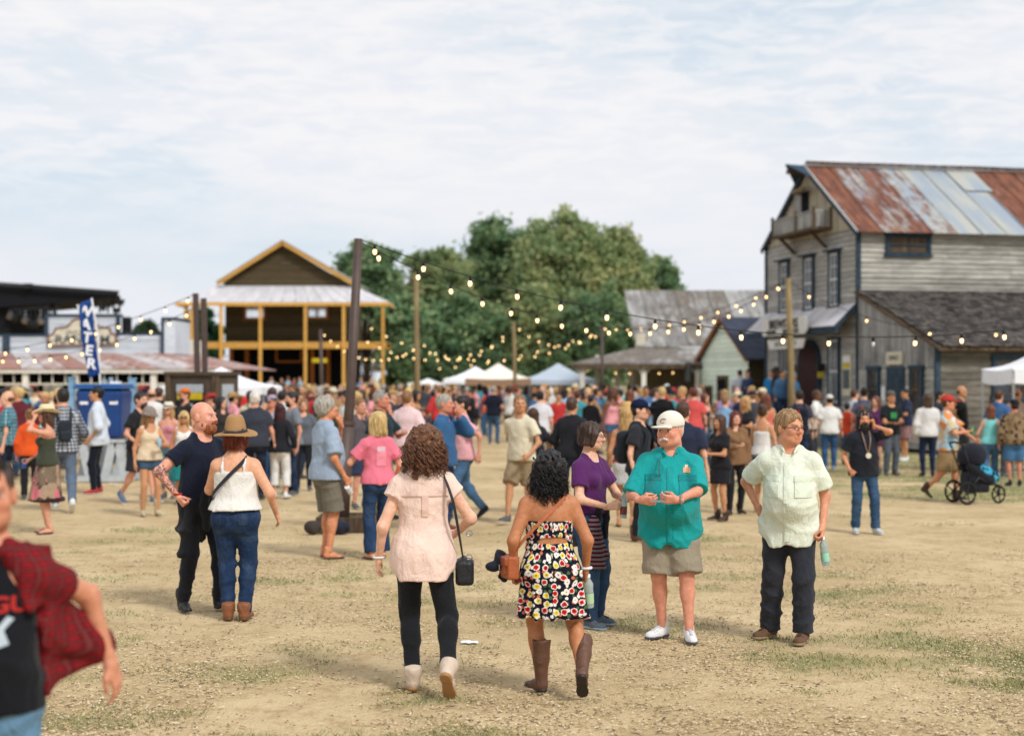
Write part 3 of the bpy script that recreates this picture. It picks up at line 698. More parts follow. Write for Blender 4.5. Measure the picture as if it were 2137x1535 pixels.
part('parapet_core', 'white_paint', sal, ux(100), ux(247), .03, .3, uz(699), uz(662))
for a_ in ((-150, 99, 697, 702), (248, 350, 693, 698), (95, 252, 655, 661)): part('coping', 'slate_blue_trim', sal, ux(a_[0]), ux(a_[1]), -.06, .3, uz(a_[3]), uz(a_[2]))
for px, t_, b_ in ((98, 661, 702), (247, 661, 700), (10, 699, 738), (18, 699, 738)): part('pilaster', 'slate_blue_trim', sal, ux(px)-.06, ux(px)+.06, -.08, .02, uz(b_), uz(t_))
m = MB(); m.b2(ux(340), ux(367), -.15, 2.2, uz(738), uz(668)); eb = m.build('end_pier', 'white_boards', sal)
sub(part('pier_cap', 'slate_blue_trim', None, ux(339), ux(368), -.18, 2.24, uz(668), uz(662)), eb); sub(part('pier_trim', 'slate_blue_trim', None, ux(340)-.03, ux(340)+.08, -.17, -.13, uz(738), uz(668)), eb)
part('vent_pipe', 'ochre_paint', sal, ux(333), ux(339), .4, .6, uz(694), uz(662))
# sign with stepped top
m = MB(); pts = [(103, 721), (244, 718), (244, 698), (234, 696), (230, 684), (208, 682), (196, 668), (176, 663), (156, 667), (142, 682), (118, 685), (114, 697), (103, 699)]
m.prism([(ux(a_), -.10, uz(b_)) for a_, b_ in pts], (0, .05, 0)); sg = m.build('sign_board', 'sign_cream', sal)
m = MB(); pc = (174, 692)
for q in range(len(pts)):
    A, B = pts[q], pts[(q+1) % len(pts)]
    m.bar((ux(A[0]), -.11, uz(A[1])), (ux(B[0]), -.11, uz(B[1])), .05, .045)
sub(m.build('sign_border', 'trim_brown', None), sg)
sub(lettering('RANSOM', .40, (ux(174), -.11, uz(709)), (R(90), 0, 0), 'ink_slate', None, sx=1.15, bold=.008), sg)
sub(lettering('OUT N WEST', .17, (ux(174), -.11, uz(694)), (R(90), 0, 0), 'ink_slate', None, sx=1.1), sg)
sub(lettering('THE', .12, (ux(174), -.11, uz(678)), (R(90), 0, 0), 'ink_slate', None), sg)
# awning
ad = 3.4; ez_ = uz(768, -ad); tz_ = uz(735)-.02; ns = 13
ax0, ax1, bx0, bx1 = ux(-150, -ad), ux(487, -ad), ux(-120), ux(352)
rx = random.Random(9)
for q in range(ns):
    u0, u1 = q/ns, (q+1)/ns-.004
    quad_roof('awning_sheet', 'pink_tin', sal, (ax0+(ax1-ax0)*u0, -ad, ez_), (ax0+(ax1-ax0)*u1, -ad, ez_), (bx0+(bx1-bx0)*u1, -.04, tz_), (bx0+(bx1-bx0)*u0, -.04, tz_), .04, color=(rx.uniform(.45, 1), 0, 0))
quad_roof('awning_sheet', 'pink_tin', sal, (ax1, -ad, ez_-.003), (bx1, -.04, tz_-.003), (bx1, 5, tz_-.003), (ax1, 5, ez_-.003), .04, color=(.8, 0, 0))
part('fascia', 'white_paint', sal, ax0, ax1-.05, -ad+.02, -ad+.07, ez_-.16, ez_-.045)
for px in (-60, 50, 155, 318): xx = ux(px, -ad); part('porch_post', 'white_paint', sal, xx-.09, xx+.09, -ad+.1, -ad+.28, 0, ez_-.06)
for q in range(20):
    xx = ux(-110+q*27, -ad); part('rail_upright', 'white_paint', sal, xx-.02, xx+.02, -ad+.15, -ad+.19, uz(800, -ad), ez_-.06)
part('porch_rail', 'sign_cream', sal, ax0, ax1-.3, -ad+.12, -ad+.145, uz(801, -ad)-.03, uz(801, -ad)+.03)
for x0, x1, y0, y1 in ((20, 72, 803, 826), (84, 124, 800, 840), (232, 286, 800, 822)): sb = part('notice_board', 'sign_grey', sal, ux(x0, -ad), ux(x1, -ad), -ad+.3, -ad+.35, uz(y1, -ad), uz(y0, -ad))
lettering('ATM', .27, (ux(46, -ad), -ad+.29, uz(808, -ad)), (R(90), 0, 0), 'ink_red', sal, sx=1.3, bold=.01)
part('red_notice', 'ink_red', sal, ux(286, -ad), ux(316, -ad), -ad+.3, -ad+.33, uz(808, -ad), uz(799, -ad))

# ------------------------------------------------------------------ concert stage roof behind the saloon
TY = 78.0
stg = empty('concert_stage', (at(100, 0, TY).x, TY, 0), 0, 'black concert stage roof with trusses and lamp rigs behind the saloon', 'stage')
tx = lambda px, dY=0: ((px-HX)/FPX*(TY+dY))-stg.location.x
tz = lambda py, dY=0: CAMZ-(py-HY)/FPX*(TY+dY)
m = MB(); m.prism([(tx(-60), 0, tz(589)), (tx(247), 0, tz(611)), (tx(247), 0, tz(618)), (tx(150), 0, tz(628)), (tx(60), 0, tz(636)), (tx(-60), 0, tz(645))], (-2.4, 9, 0)); m.build('roof', 'black_fabric', stg)
m = MB(); m.b2(tx(-60), tx(14), .5, 8, 0, tz(640)); m.build('side_screen', 'black_fabric', stg)
m = MB(); m.b2(tx(54), tx(70), -.4, .0, tz(602), tz(592)); m.build('hoist_box', 'dark_metal', stg)
m = MB()
for a_, b_ in (((-10, 594), (250, 612)), ((-10, 590), (252, 609))): m.bar((tx(a_[0]), -.3, tz(a_[1])), (tx(b_[0]), -.3, tz(b_[1])), .09)
for q in range(24): xa = -10+q*10.8; m.bar((tx(xa), -.3, tz(591+q*.78)), (tx(xa+8), -.3, tz(595.5+q*.78)), .05)
m.build('front_truss', 'dark_metal', stg)
for x0, y0, x1, y1 in ((15, 646, 108, 640), (62, 612, 82, 640), (100, 614, 112, 655), (82, 628, 120, 644)):
    m = MB(); m.bar((tx(x0), .3, tz(y0)), (tx(x1), .3, tz(y1)), .16); m.build('truss', 'dark_metal', stg)
for q in range(9):
    px = 18+q*10.5; py = 655+6*math.sin(q*1.7)+(14 if q in (3, 4, 5, 6) else 0)
    m = MB(); m.tube([(tx(px), .3, tz(py-8)), (tx(px), .3, tz(py-3)), (tx(px+1.5), .1, tz(py+7))], [.05, .14, .2], 10); m.tube([(tx(px), .3, tz(643)), (tx(px), .3, tz(py-7))], .03, 6); m.build('stage_lamp', 'dark_metal' if q % 3 else 'chrome_grey', stg)
for q, px in enumerate((205, 222, 234, 246)):
    m = MB(); m.bar((tx(px), .3, tz(616)), (tx(px), .3, tz(652)), .1); m.build('rig_post', 'dark_metal', stg)
for px, py in ((228, 632), (240, 646), (252, 628), (214, 640), (238, 622)): m = MB(); m.tube([(tx(px-5), .2, tz(py)), (tx(px+3), .2, tz(py+3))], [.12, .2], 10); m.build('stage_lamp', 'dark_metal', stg)
m = MB(); m.b2(tx(254), tx(268), 0, .7, 0, tz(661)); m.build('speaker_tower', 'black_fabric', stg)
m = MB(); m.b2(tx(64), tx(92), .5, 1.5, tz(692), tz(683)); m.build('speaker_box', 'black_fabric', stg)
plain('poster_grey', srgb(170, 176, 182), .8, .2, .2, 25)
# ------------------------------------------------------------------ trees
n = NB('leaf', .7, .25)
rnd = n.attr('Col').outputs['Color']
n.color(n.mix(1.0, rnd, n.comb(*[n.math('ADD', n.math('MULTIPLY', n.oi.outputs['Random'], .25), .88)]*3), 'MULTIPLY'))
tr = n.N.new('ShaderNodeBsdfTranslucent'); n.L.new(rnd, tr.inputs[0]); mx = n.N.new('ShaderNodeMixShader'); mx.inputs[0].default_value = .42
n.L.new(n.b.outputs[0], mx.inputs[1]); n.L.new(tr.outputs[0], mx.inputs[2]); n.L.new(mx.outputs[0], n.N['Material Output'].inputs[0]); n.done()
plain('bark', srgb(66, 56, 46), .95, .1, .3, 5, .8)
def make_tree(name, label, px, Y, top_py, half_px, base_frac=.28, seed=1, nclump=70, leaves=230, leaf=.27, greens=((52, 74, 44), (88, 108, 58), (120, 124, 66)), lean=0, group=None, cr=None, flat=.8):
    r = np.random.default_rng(seed); rr_ = random.Random(seed)
    X = (px-HX)/FPX*Y; Hh = CAMZ+(HY-top_py)/FPX*Y; W = half_px/FPX*Y
    root = empty(name, (X, Y, 0), 0, label, 'tree', group)
    zc = Hh*(base_frac+1)/2; hz_ = Hh*(1-base_frac)/2
    cl = []; nclump = int(nclump*1.6); cr = (cr or W*.185); leaves = int(leaves*.82); leaf *= .95
    for k in range(nclump):
        while True:
            d = r.normal(size=3); d /= np.linalg.norm(d); q = r.uniform(.15, 1)**.45
            if d[2] > -.75: break
        bulge = 1+.12*math.sin(3*math.atan2(d[1], d[0])+seed)+.10*math.sin(5*d[2]*3+seed*2)+r.normal(0, .07)
        c = np.array([d[0]*W*.86*bulge, d[1]*W*.75*bulge, d[2]*hz_*.88])*q
        cl.append((c+np.array([lean*c[2], 0, zc]), (cr or W*.23)*r.uniform(.65, 1.25)))
    # limbs
    m = MB(); br = max(.14, W*.055); fork = Hh*base_frac*.75
    m.tube([(0, 0, -.2), (.04*W, 0, fork*.5), (lean*fork, .02*W, fork)], [br*1.5, br*1.15, br], 9)
    order = sorted(cl, key=lambda c: -c[1])[:26]
    for c, s in order:
        e = Vector(c); st = Vector((lean*fork, 0, fork*rr_.uniform(.7, 1.0))); md = st.lerp(e, .5)+Vector((rr_.uniform(-.1, .1)*W, rr_.uniform(-.1, .1)*W, -.04*W))
        m.tube([st, md, e], [br*.55, br*.34, br*.1], 6)
    m.build('trunk', 'bark', root, smooth=True, recenter=False)
    V = []; C = []
    g = [np.array(srgb(*c)) for c in greens]
    for c, s in cl:
        nL = int(leaves*(s/((cr or W*.23)))**1.6)+20
        an = r.uniform(.6, 1.45, 3)*np.array([1.1, 1.1, flat]); sk_ = r.normal(0, .3, 3)
        d = r.normal(size=(nL, 3))*.56*s*an; d += d[:, [2, 0, 1]]*sk_; P = c+d
        a_ = r.normal(size=(nL, 3)); a_ /= np.linalg.norm(a_, axis=1)[:, None]; b_ = np.cross(a_, r.normal(size=(nL, 3))); b_ /= np.linalg.norm(b_, axis=1)[:, None]
        sz = leaf*r.uniform(.55, 1.2, (nL, 1))
        Q = np.stack([P-a_*sz, P+b_*sz*.5, P+a_*sz, P-b_*sz*.5], 1); V.append(Q)
        tone = r.uniform(0, 1); t = np.clip(tone*.5+r.uniform(0, .6, (nL, 1)), 0, 1)
        cc = np.where(t < .5, g[0]*(1-2*t)+g[1]*2*t, g[1]*(2-2*t)+g[2]*(2*t-1)); C.append(np.repeat(cc, 4, 0))
    V = np.concatenate(V).reshape(-1, 3); C = np.concatenate(C)
    me = np_mesh('crown', V, np.arange(len(V)).reshape(-1, 4), False)
    ca_ = me.color_attributes.new('Col', 'FLOAT_COLOR', 'POINT'); ca_.data.foreach_set('color', np.concatenate([C, np.ones((len(C), 1))], 1).astype(np.float32).ravel())
    mesh_obj('crown', me, 'leaf', root)
    return root
dk = ((90, 122, 94), (124, 154, 110), (164, 178, 130))
ol = ((108, 132, 94), (146, 164, 114), (190, 188, 134))
make_tree('oak_tree', 'tall round topped oak rising highest behind the white tents', 1175, 112, 428, 118, .2, 3, 120, 260, .27, ol)
make_tree('oak_tree', 'broad oak with bluish green crown just left of the highest oak', 1045, 116, 434, 88, .22, 5, 85, 250, .28, dk)
make_tree('oak_tree', 'oak crown directly above the ridge end of the grey tin roof', 1290, 112, 462, 76, .2, 8, 70, 250, .27, ol)
make_tree('oak_tree', 'smaller open crowned oak at the far edge of the grove by the grey roof', 1378, 114, 518, 52, .3, 11, 42, 170, .26, dk)
make_tree('oak_tree', 'spreading oak with sparse branches behind the hall and brown light pole', 765, 104, 487, 82, .42, 14, 46, 190, .26, dk)
make_tree('oak_tree', 'olive green oak between the hall and the tall oaks', 912, 106, 503, 88, .2, 17, 80, 240, .27, ol)
make_tree('oak_tree', 'low dark oak beside the hall behind the tall bare wooden pole', 850, 99, 590, 66, .05, 19, 62, 240, .25, dk)
make_tree('oak_tree', 'low dark oak above the white tents', 985, 101, 600, 80, .05, 23, 70, 250, .25, dk)
make_tree('oak_tree', 'low oak behind the grey tent', 1120, 101, 585, 85, .05, 29, 70, 250, .25, ol)
make_tree('oak_tree', 'low oak behind the porch of the tin roofed house', 1250, 99, 590, 80, .05, 31, 70, 250, .25, dk)
make_tree('oak_tree', 'dark oak hidden behind the tin roofed house', 1370, 100, 630, 66, .05, 37, 50, 240, .25, dk)
make_tree('cedar_tree', 'dark cedar seen under the porch roof of the hall', 425, 100, 632, 42, .05, 41, 44, 200, .24, ((30, 60, 40), (44, 84, 52), (62, 98, 60)))
make_tree('cedar_tree', 'dark green tree beyond the saloon parapet with the string lamps', 300, 118, 655, 46, .1, 43, 40, 190, .24, ((34, 58, 40), (56, 82, 50), (78, 98, 56)))
make_tree('cedar_tree', 'dark bush right of the saloon end pier', 368, 110, 680, 30, .1, 47, 26, 180, .24, dk)
make_tree('oak_tree', 'pale leafless looking tree seen through the hall porch', 765, 120, 640, 34, .15, 53, 26, 60, .2, ((120, 124, 110), (140, 140, 124), (160, 156, 138)))
for k, px in enumerate(range(830, 1240, 58)):
    make_tree('shrub', ('round dark shrub under the oaks, number %s from the hall' % ('first', 'second', 'third', 'fourth', 'fifth', 'sixth', 'seventh', 'eighth')[k]).replace('number ', ''), px, 94+2*(k % 2), 715+12*(k % 3), 36, .0, 60+k, 22, 200, .22, ((70, 96, 72), (98, 124, 84), (128, 144, 92)), group='shrubs along the foot of the grove')

# ------------------------------------------------------------------ tents
def tent(label, px, apex_py, Y, w, d, eave_py, mat, val=.22, rot=0, side=None, leg_h=True):
    X = (px-HX)/FPX*Y; root = empty('canopy_tent', (X, Y, 0), R(rot), label, 'tent', 'canopy tents around the square')
    za = CAMZ+(HY-apex_py)/FPX*Y; ze = CAMZ+(HY-eave_py)/FPX*(Y-d/2)
    V = []; F = []; nn_ = 8
    cs = [(-w/2, -d/2), (w/2, -d/2), (w/2, d/2), (-w/2, d/2)]
    for q in range(4):
        (x0, y0), (x1, y1) = cs[q], cs[(q+1) % 4]; b0 = len(V)
        for i in range(nn_+1):
            t = i/nn_
            for j in range(nn_+1):
                u = j/nn_; x = (x0+(x1-x0)*u)*(1-t); y = (y0+(y1-y0)*u)*(1-t); sag = -.10*math.sin(math.pi*t)*(1-.4*math.sin(math.pi*u))-.05*math.sin(math.pi*u)*(1-t)
                V.append((x, y, ze+(za-ze)*t+sag))
        for i in range(nn_):
            for j in range(nn_): k = b0+i*(nn_+1)+j; F.append((k, k+1, k+nn_+2, k+nn_+1))
    me = np_mesh('canopy', V, F); mesh_obj('canopy', me, mat, root)
    for q in range(4):
        (x0, y0), (x1, y1) = cs[q], cs[(q+1) % 4]; V = []; F = []
        for j in range(13):
            u = j/12; s = -.05*math.sin(math.pi*u); w_ = .025*math.sin(j*2.3)
            for h in (0, 1): V.append(((x0+(x1-x0)*u)*(1+h*.01)+w_*h*(1 if x0 == x1 else 0), (y0+(y1-y0)*u)*(1+h*.01)+w_*h*(1 if y0 == y1 else 0), ze+s-h*val))
        for j in range(12): k = j*2; F.append((k, k+2, k+3, k+1))
        mesh_obj('valance', np_mesh('valance', V, F), side if (side and q in (0, 3)) else mat, root)
    for x, y in cs: m = MB(); m.tube([(x*.98, y*.98, 0), (x*.98, y*.98, ze-.04)], .03, 8); m.build('leg', 'chrome_grey', root)
    return root
tent('small white canopy tent left of the cream tent', 992, 764, 72, 3.0, 3.0, 790, 'canvas_white')
tent('cream canopy tent with tan valance in front of the trees', 1040, 757, 66, 2.9, 3.0, 789, 'canvas_cream', .3, 0, 'canvas_tan')
tent('pale grey canopy tent beside the porch of the tin roofed house', 1165, 757, 70, 3.4, 3.2, 791, 'canvas_grey')
tent('white canopy tent between the poster kiosk and the hall', 462, 765, 38, 2.7, 2.8, 806, 'canvas_white', .2)
tent('distant tiny white tent behind the tall bare pole', 893, 789, 84, 2.2, 2.2, 798, 'canvas_white', .3)
tent('bright white canopy tent beside the lean-to window', 2165, 728, 31, 1.72, 2.0, 768, 'canvas_white', .3)

# ------------------------------------------------------------------ poles
def pole(name, label, px, base_Y, top_px, top_py, r0, r1, mat, square=False, top_Y=None, n=10, sleeve=None):
    X = (px-HX)/FPX*base_Y; T = at(top_px, top_py, top_Y or base_Y); root = empty(name, (X, base_Y, 0), 0, label, 'pole')
    e = T-Vector((X, base_Y, 0)); m = MB()
    if square: m.bar((0, 0, -.05), e, r0*2)
    else: m.tube([(0, 0, -.05), e*.5+Vector((.02, 0, 0)), e], [r0, (r0+r1)/2, r1], n)
    m.build('shaft', mat, root, smooth=not square)
    return root, T
PA, TA = pole('light_pole', 'tall brown steel light pole standing in a timber box behind the pink shirt', 711, 19.6, 748, 498, .075, .058, 'steel_brown')
sl_ = MB(); eA = TA-PA.location; sl_.tube([Vector((0, 0, 0)), eA*.365], [.105, .098], 14); sl_.build('sleeve', 'steel_brown', PA, smooth=True)
cl_ = MB(); cl_.tube([eA*.36, eA*.375], .112, 14); cl_.build('collar', 'steel_brown', PA)
for nm, bb in (('box_board', (-.28, .52, -.42, -.37, .0, .2)), ('box_board', (-.28, .52, .30, .35, 0, .2)), ('box_board', (-.28, -.23, -.369, .299, 0, .2)), ('box_board', (.47, .52, -.369, .299, 0, .2)), ('box_top', (-.22, .46, -.36, .29, .12, .16))): part(nm, 'old_wood', PA, *bb)
PB, TB = pole('light_pole', 'slim bare wooden pole standing in the crowd left of the oaks', 870, 36, 868, 575, .085, .06, 'pole_wood')
PC, TC = pole('light_pole', 'short wooden pole in front of the cream tent', 1075, 58, 1072, 672, .09, .07, 'pole_wood')
PD, TD = pole('light_pole', 'thin brown pole before the porch of the tin roofed house', 1256, 55, 1256, 680, .07, .06, 'steel_brown')
PE, TE = pole('light_pole', 'crooked wooden pole in front of the grey store sign', 1653, 38, 1645, 580, .10, .075, 'pole_wood')
PF, TF = pole('light_pole', 'thin brown pole in front of the hall steps', 671, 60, 669, 687, .09, .07, 'steel_brown')
for nm, px, tpx, py in (('taller dark timber post rising behind the poster kiosk', 416, 408, 612), ('shorter dark timber post rising behind the poster kiosk', 431, 425, 622)):
    pole('timber_post', nm, px, 34.4, tpx, py, .06, .05, 'steel_brown', True)

# ------------------------------------------------------------------ string lights
n = NB('bulb_lit', .4, .3); n.color((1, .8, .5)); n.b.inputs['Emission Color'].default_value = (1, .62, .25, 1); n.b.inputs['Emission Strength'].default_value = 3.4; n.done(); MATS['bulb_lit'].cycles.emission_sampling = 'NONE'
n = NB('bulb_unlit', .2, .5); n.color((.7, .72, .72)); n.done()
def bulb_mesh(lit):
    m = MB(); m.lathe([(.001, -.118), (.016, -.113), (.022, -.095), (.024, -.078), (.020, -.055), (.016, -.036)], 10)
    m.lathe([(.018, -.045), (.020, -.036), (.020, .0), (.012, .012), (.001, .014)], 8)
    me = m.mesh('bulb', True); me.materials.append(MATS['bulb_lit' if lit else 'bulb_unlit']); me.materials.append(MATS['rubber_black'])
    for p in me.polygons: p.material_index = 1 if p.center.z > -.046 else 0
    return me
BM, BU = bulb_mesh(True), bulb_mesh(False)
def string(label, A, B, sag, spacing=.61, start=.3, unlit=(), grow=1.0, group='festoon lights over the square'):
    A = Vector(A); B = Vector(B); root = empty('string_lights', A, 0, label, 'string lights', group)
    D = B-A; n_ = 40
    f = lambda t: D*t-Vector((0, 0, sag*4*t*(1-t)))
    m = MB(); m.tube([f(i/n_) for i in range(n_+1)], .008, 5, False); m.build('wire', 'cable_black', root, recenter=False)
    L_ = D.length; k = 0; u = start
    while u < L_-.1:
        b = bpy.data.objects.new('bulb', BU if k in unlit else BM); link(b, root); b.location = f(u/L_)-Vector((0, 0, .012)); b.scale = (grow,)*3
        b.rotation_euler = (rng.uniform(-.12, .12), rng.uniform(-.12, .12), 0)
        u += spacing*rng.uniform(.94, 1.06); k += 1
    return root
string('near string of bulbs from the brown pole top sagging across to the grey store', TA, at(2560, 600, 20.5), .98, .62, .22, (11,))
string('string of bulbs running from the brown pole to the crooked pole by the store', TA+Vector((0, .05, -.03)), TE, 1.25, 1.0, .5)
string('string of bulbs from the kiosk post down over the saloon awning', at(409, 613, 34.4), at(-160, 742, 36), .35, .62, .2)
string('lower string of bulbs along the saloon awning', at(409, 640, 34.5), at(-160, 716, 40), .75, .6, .3)
string('far string of bulbs from the hall pole past the brown pole to the bare pole', TF, at(868, 722, 52), .75, .72, .4)
string('low far string of bulbs in front of the hall porch', at(752, 700, 55), at(1075, 690, 58), .95, .48, .3)
string('far string of bulbs from the bare pole to the short pole', at(868, 700, 60), TC, 1.15, .5, .4)
string('far string of bulbs from the short pole to the thin brown pole', TC, TD, .75, .52, .3)
string('string of bulbs crossing low in front of the oaks', at(760, 672, 58), at(1257, 690, 56), 1.25, .6, .3)
string('string of bulbs rising from the white tents to the house porch', at(905, 765, 62), at(1300, 668, 58), .35, .8, .3)
string('string of bulbs from the thin brown pole across the tin roof to the crooked pole', TD, TE+Vector((0, 0, -.05)), .42, 1.5, .4)
string('string of bulbs under the porch eave of the tin roofed house', at(1218, 768, 57.2), at(1462, 768, 57), .12, .55, .15)
string('faint string of bulbs from the crooked pole towards the lean-to', TE+Vector((0, 0, -.1)), at(2300, 640, 33), .9, 1.6, .6)

# ------------------------------------------------------------------ poster kiosk
kO = at(424, 0, 33); kO.z = 0
ki = empty('poster_kiosk', kO, R(-16), 'square brown kiosk with a black and yellow poster', 'kiosk')
part('body', 'kiosk_brown', ki, -.62, .62, -.5, .5, 0, 2.1); part('roof_board', 'kiosk_brown', ki, -.68, .68, -.56, .56, 2.1, 2.18)
for x0, x1 in ((-.66, -.52), (.50, .66)): part('corner_trim', 'old_wood', ki, x0, x1, -.54, -.503, 0, 2.098)
po = part('poster', 'ink_black', ki, -.40, .30, -.53, -.51, 1.0, 1.92)
sub(part('poster_head', 'poster_grey', None, -.38, .28, -.538, -.525, 1.72, 1.9), po); sub(part('poster_band', 'ink_yellow', None, -.36, .26, -.541, -.525, 1.56, 1.71), po)
m = MB(); m.lathe([(.001, .0), (.16, .01), (.2, .0)], 16); m.v = [Vector((v.x*.8-.05, -.54-v.z*.3, 1.28+v.y)) for v in m.v]; sub(m.build('poster_figure', 'poster_grey', None), po)
part('side_poster', 'poster_grey', ki, .622, .632, -.3, .25, 1.1, 1.9)

# ------------------------------------------------------------------ water station
wO = at(218, 0, 29.0); wO.z = 0
wt = empty('water_tank', wO+Vector((0, 0, .84)), 0, 'square blue water tank with overhanging lid on a grey trestle', 'water tank')
m = MB()
for z0, z1, a0, a1 in ((0, .98, .40, .40),):
    m.prism([(-a0, -a0, z0), (a0, -a0, z0), (a0, a0, z0), (-a0, a0, z0)], (0, 0, z1-z0))
for v in m.v:
    if v.z > .5: v.x *= 1.14; v.y *= 1.14
tk = m.build('body', 'tank_blue', wt)
bv_ = tk.modifiers.new('round', 'BEVEL'); bv_.width = .09; bv_.segments = 4
m = MB(); m.prism([(-.49, -.49, .981), (.49, -.49, .981), (.49, .49, .981), (-.49, .49, .981)], (0, 0, .05)); m.prism([(-.46, -.46, 1.032), (.46, -.46, 1.032), (.46, .46, 1.032), (-.46, .46, 1.032)], (0, 0, .045)); ld_ = m.build('lid', 'lid_blue', wt); bv_ = ld_.modifiers.new('round', 'BEVEL'); bv_.width = .022; bv_.segments = 3
m = MB(); m.tube([(.12, -.40, .12), (.12, -.50, .12)], .035, 10); m.tube([(.12, -.49, .12), (.12, -.49, .04)], .02, 8); m.build('tap', 'ink_white', wt)
for x in (-.28, .3): part('tank_label', 'ink_white', wt, x-.08, x+.08, -.442, -.434, .68, .75)
part('cap', 'ink_white', wt, .16, .34, -.2, .0, 1.08, 1.13)
ts = empty('trestle_stand', wO, 0, 'grey wooden trestle stand under the blue water tank', 'stand')
for yy in (-.46, .40):
    for s in (-1, 1):
        for xx in (-.36, .34): m = MB(); m.bar((xx+s*.22, yy, 0), (xx+s*.05, yy, .78), .16, .05, up=Vector((0, 1, 0))); m.build('leg', 'trestle_grey', ts)
    part('top_beam', 'trestle_grey', ts, -.52, .52, yy-.05, yy+.06, .78, .835); part('foot_rail', 'trestle_grey', ts, -.62, .60, yy-.07, yy-.035, .02, .13)
for px, py, w_ in ((150, 789, .12), (219, 795, .09), (276, 791, .13), (232, 790, .06)):
    T = at(px, py, 30.2); q = empty('painted_post', (T.x, T.y, 0), 0, {150: 'pale blue painted post at the near end of the water tank, below the awning post', 219: 'pale grey post holding the lower end of the water banner', 276: 'pale blue painted post beyond the far side of the water tank', 232: 'thin short grey post behind the tank lid'}[px], 'post')
    part('shaft', 'pale_blue_paint' if px in (150, 276) else 'trestle_grey', q, -w_/2, w_/2, -w_/2, w_/2, 0, T.z); part('cap', 'pale_blue_paint', q, -w_/2-.01, w_/2+.01, -w_/2-.01, w_/2+.01, T.z, T.z+.03)
# banner
bt = [at(166, 634, 29.6), at(190, 624, 29.9), at(184, 790, 29.6), at(211, 778, 29.9)]
bO = at(200, 0, 29.6); bO.z = 0
bn = empty('water_banner', bO, 0, 'tall blue fabric banner reading WATER leaning over the tank', 'banner')
V = []; F = []; nu, nv = 8, 30
for j in range(nv+1):
    v = j/nv
    for i in range(nu+1):
        u = i/nu; p = bt[0].lerp(bt[2], v).lerp(bt[1].lerp(bt[3], v), u)
        p += Vector((.10*math.sin(math.pi*v)*(-.3), -.05*math.sin(5*v+3*u)-.04*math.sin(9*u), 0)); V.append(p-bO)
for j in range(nv):
    for i in range(nu): k = j*(nu+1)+i; F.append((k, k+1, k+nu+2, k+nu+1))
me = np_mesh('cloth', [tuple(v) for v in V], F); o = mesh_obj('cloth', me, 'banner_blue', bn); sm = o.modifiers.new('thickness', 'SOLIDIFY'); sm.thickness = .004
for q, ch in enumerate('WATER'):
    v = .145+q*.175; p = bt[0].lerp(bt[2], v).lerp(bt[1].lerp(bt[3], v), .56)-bO
    lettering(ch, .29, p+Vector((-.03*math.sin(math.pi*v), -.15, 0)), (R(90), R(7), 0), 'ink_white', bn, bold=.012, sx=1.05, depth=.003)
m = MB(); m.tube([at(213, 800, 30)-bO-Vector((0, 0, .8)), at(204, 700, 29.97)-bO, at(191, 622, 29.95)-bO], .02, 8); m.build('pole', 'ink_white', bn)

for i, (px, py, w_, lab) in enumerate(((152, 1003, .10, 'crumpled white paper at the left foot of the tank trestle'), (268, 1004, .12, 'crumpled white paper at the right foot of the tank trestle'), (237, 1012, .07, 'small white paper scrap on the ground before the tank trestle'), (980, 1342, .06, 'pale scrap of paper on the grass between the two walking women'))):
    Yq = foot_depth(py); rr_ = random.Random(i); mb = MB(); n_ = 5
    for j in range(n_+1):
        for k in range(n_+1): mb.v.append(Vector((w_*(j/n_-.5)*2+rr_.uniform(-.2, .2)*w_, w_*(k/n_-.5)*1.4+rr_.uniform(-.2, .2)*w_, .012+rr_.uniform(0, .55)*w_*(1 if i < 2 else .15))))
    mb.f = [(j*(n_+1)+k, (j+1)*(n_+1)+k, (j+1)*(n_+1)+k+1, j*(n_+1)+k+1) for j in range(n_) for k in range(n_)]
    o = mb.build('paper_scrap', 'ink_white', None, recenter=False); o.location = ((px-HX)/FPX*Yq, Yq, 0); tag(o, lab, 'paper scrap'); o.modifiers.new('thickness', 'SOLIDIFY').thickness = .003
# ------------------------------------------------------------------ figures: distance fields turned into meshes
f4 = np.float32
def v3(*a): return np.array(a, np.float64)
def cone(a, b, ra, rb, cut=False, sq=None):
    a = np.asarray(a, float); b = np.asarray(b, float); d = b-a; L2 = max(d @ d, 1e-9); dn = d/math.sqrt(L2)
    def fn(X, Y, Z):
        px, py, pz = X-a[0], Y-a[1], Z-a[2]
        t = np.clip((px*d[0]+py*d[1]+pz*d[2])/L2, 0, 1)
        q = np.sqrt((px-t*d[0])**2+(py-t*d[1])**2+(pz-t*d[2])**2)-(ra+(rb-ra)*t)
        if cut: q = np.maximum(q, (X-b[0])*dn[0]+(Y-b[1])*dn[1]+(Z-b[2])*dn[2])
        return q
    r = max(ra, rb); return fn, np.minimum(a, b)-r, np.maximum(a, b)+r
def ell(c, r, ry=0.0, rx=0.0):
    c = np.asarray(c, float); r = np.asarray((r,)*3 if np.isscalar(r) else r, float)
    cs, sn = math.cos(rx), math.sin(rx)
    def fn(X, Y, Z):
        x, y, z = X-c[0], Y-c[1], Z-c[2]
        if rx: y, z = cs*y+sn*z, -sn*y+cs*z
        k0 = np.sqrt((x/r[0])**2+(y/r[1])**2+(z/r[2])**2); k1 = np.sqrt((x/r[0]**2)**2+(y/r[1]**2)**2+(z/r[2]**2)**2)
        return k0*(k0-1)/np.maximum(k1, 1e-6)
    m = r if not rx else np.array([r[0], max(r[1:]), max(r[1:])])
    return fn, c-m, c+m
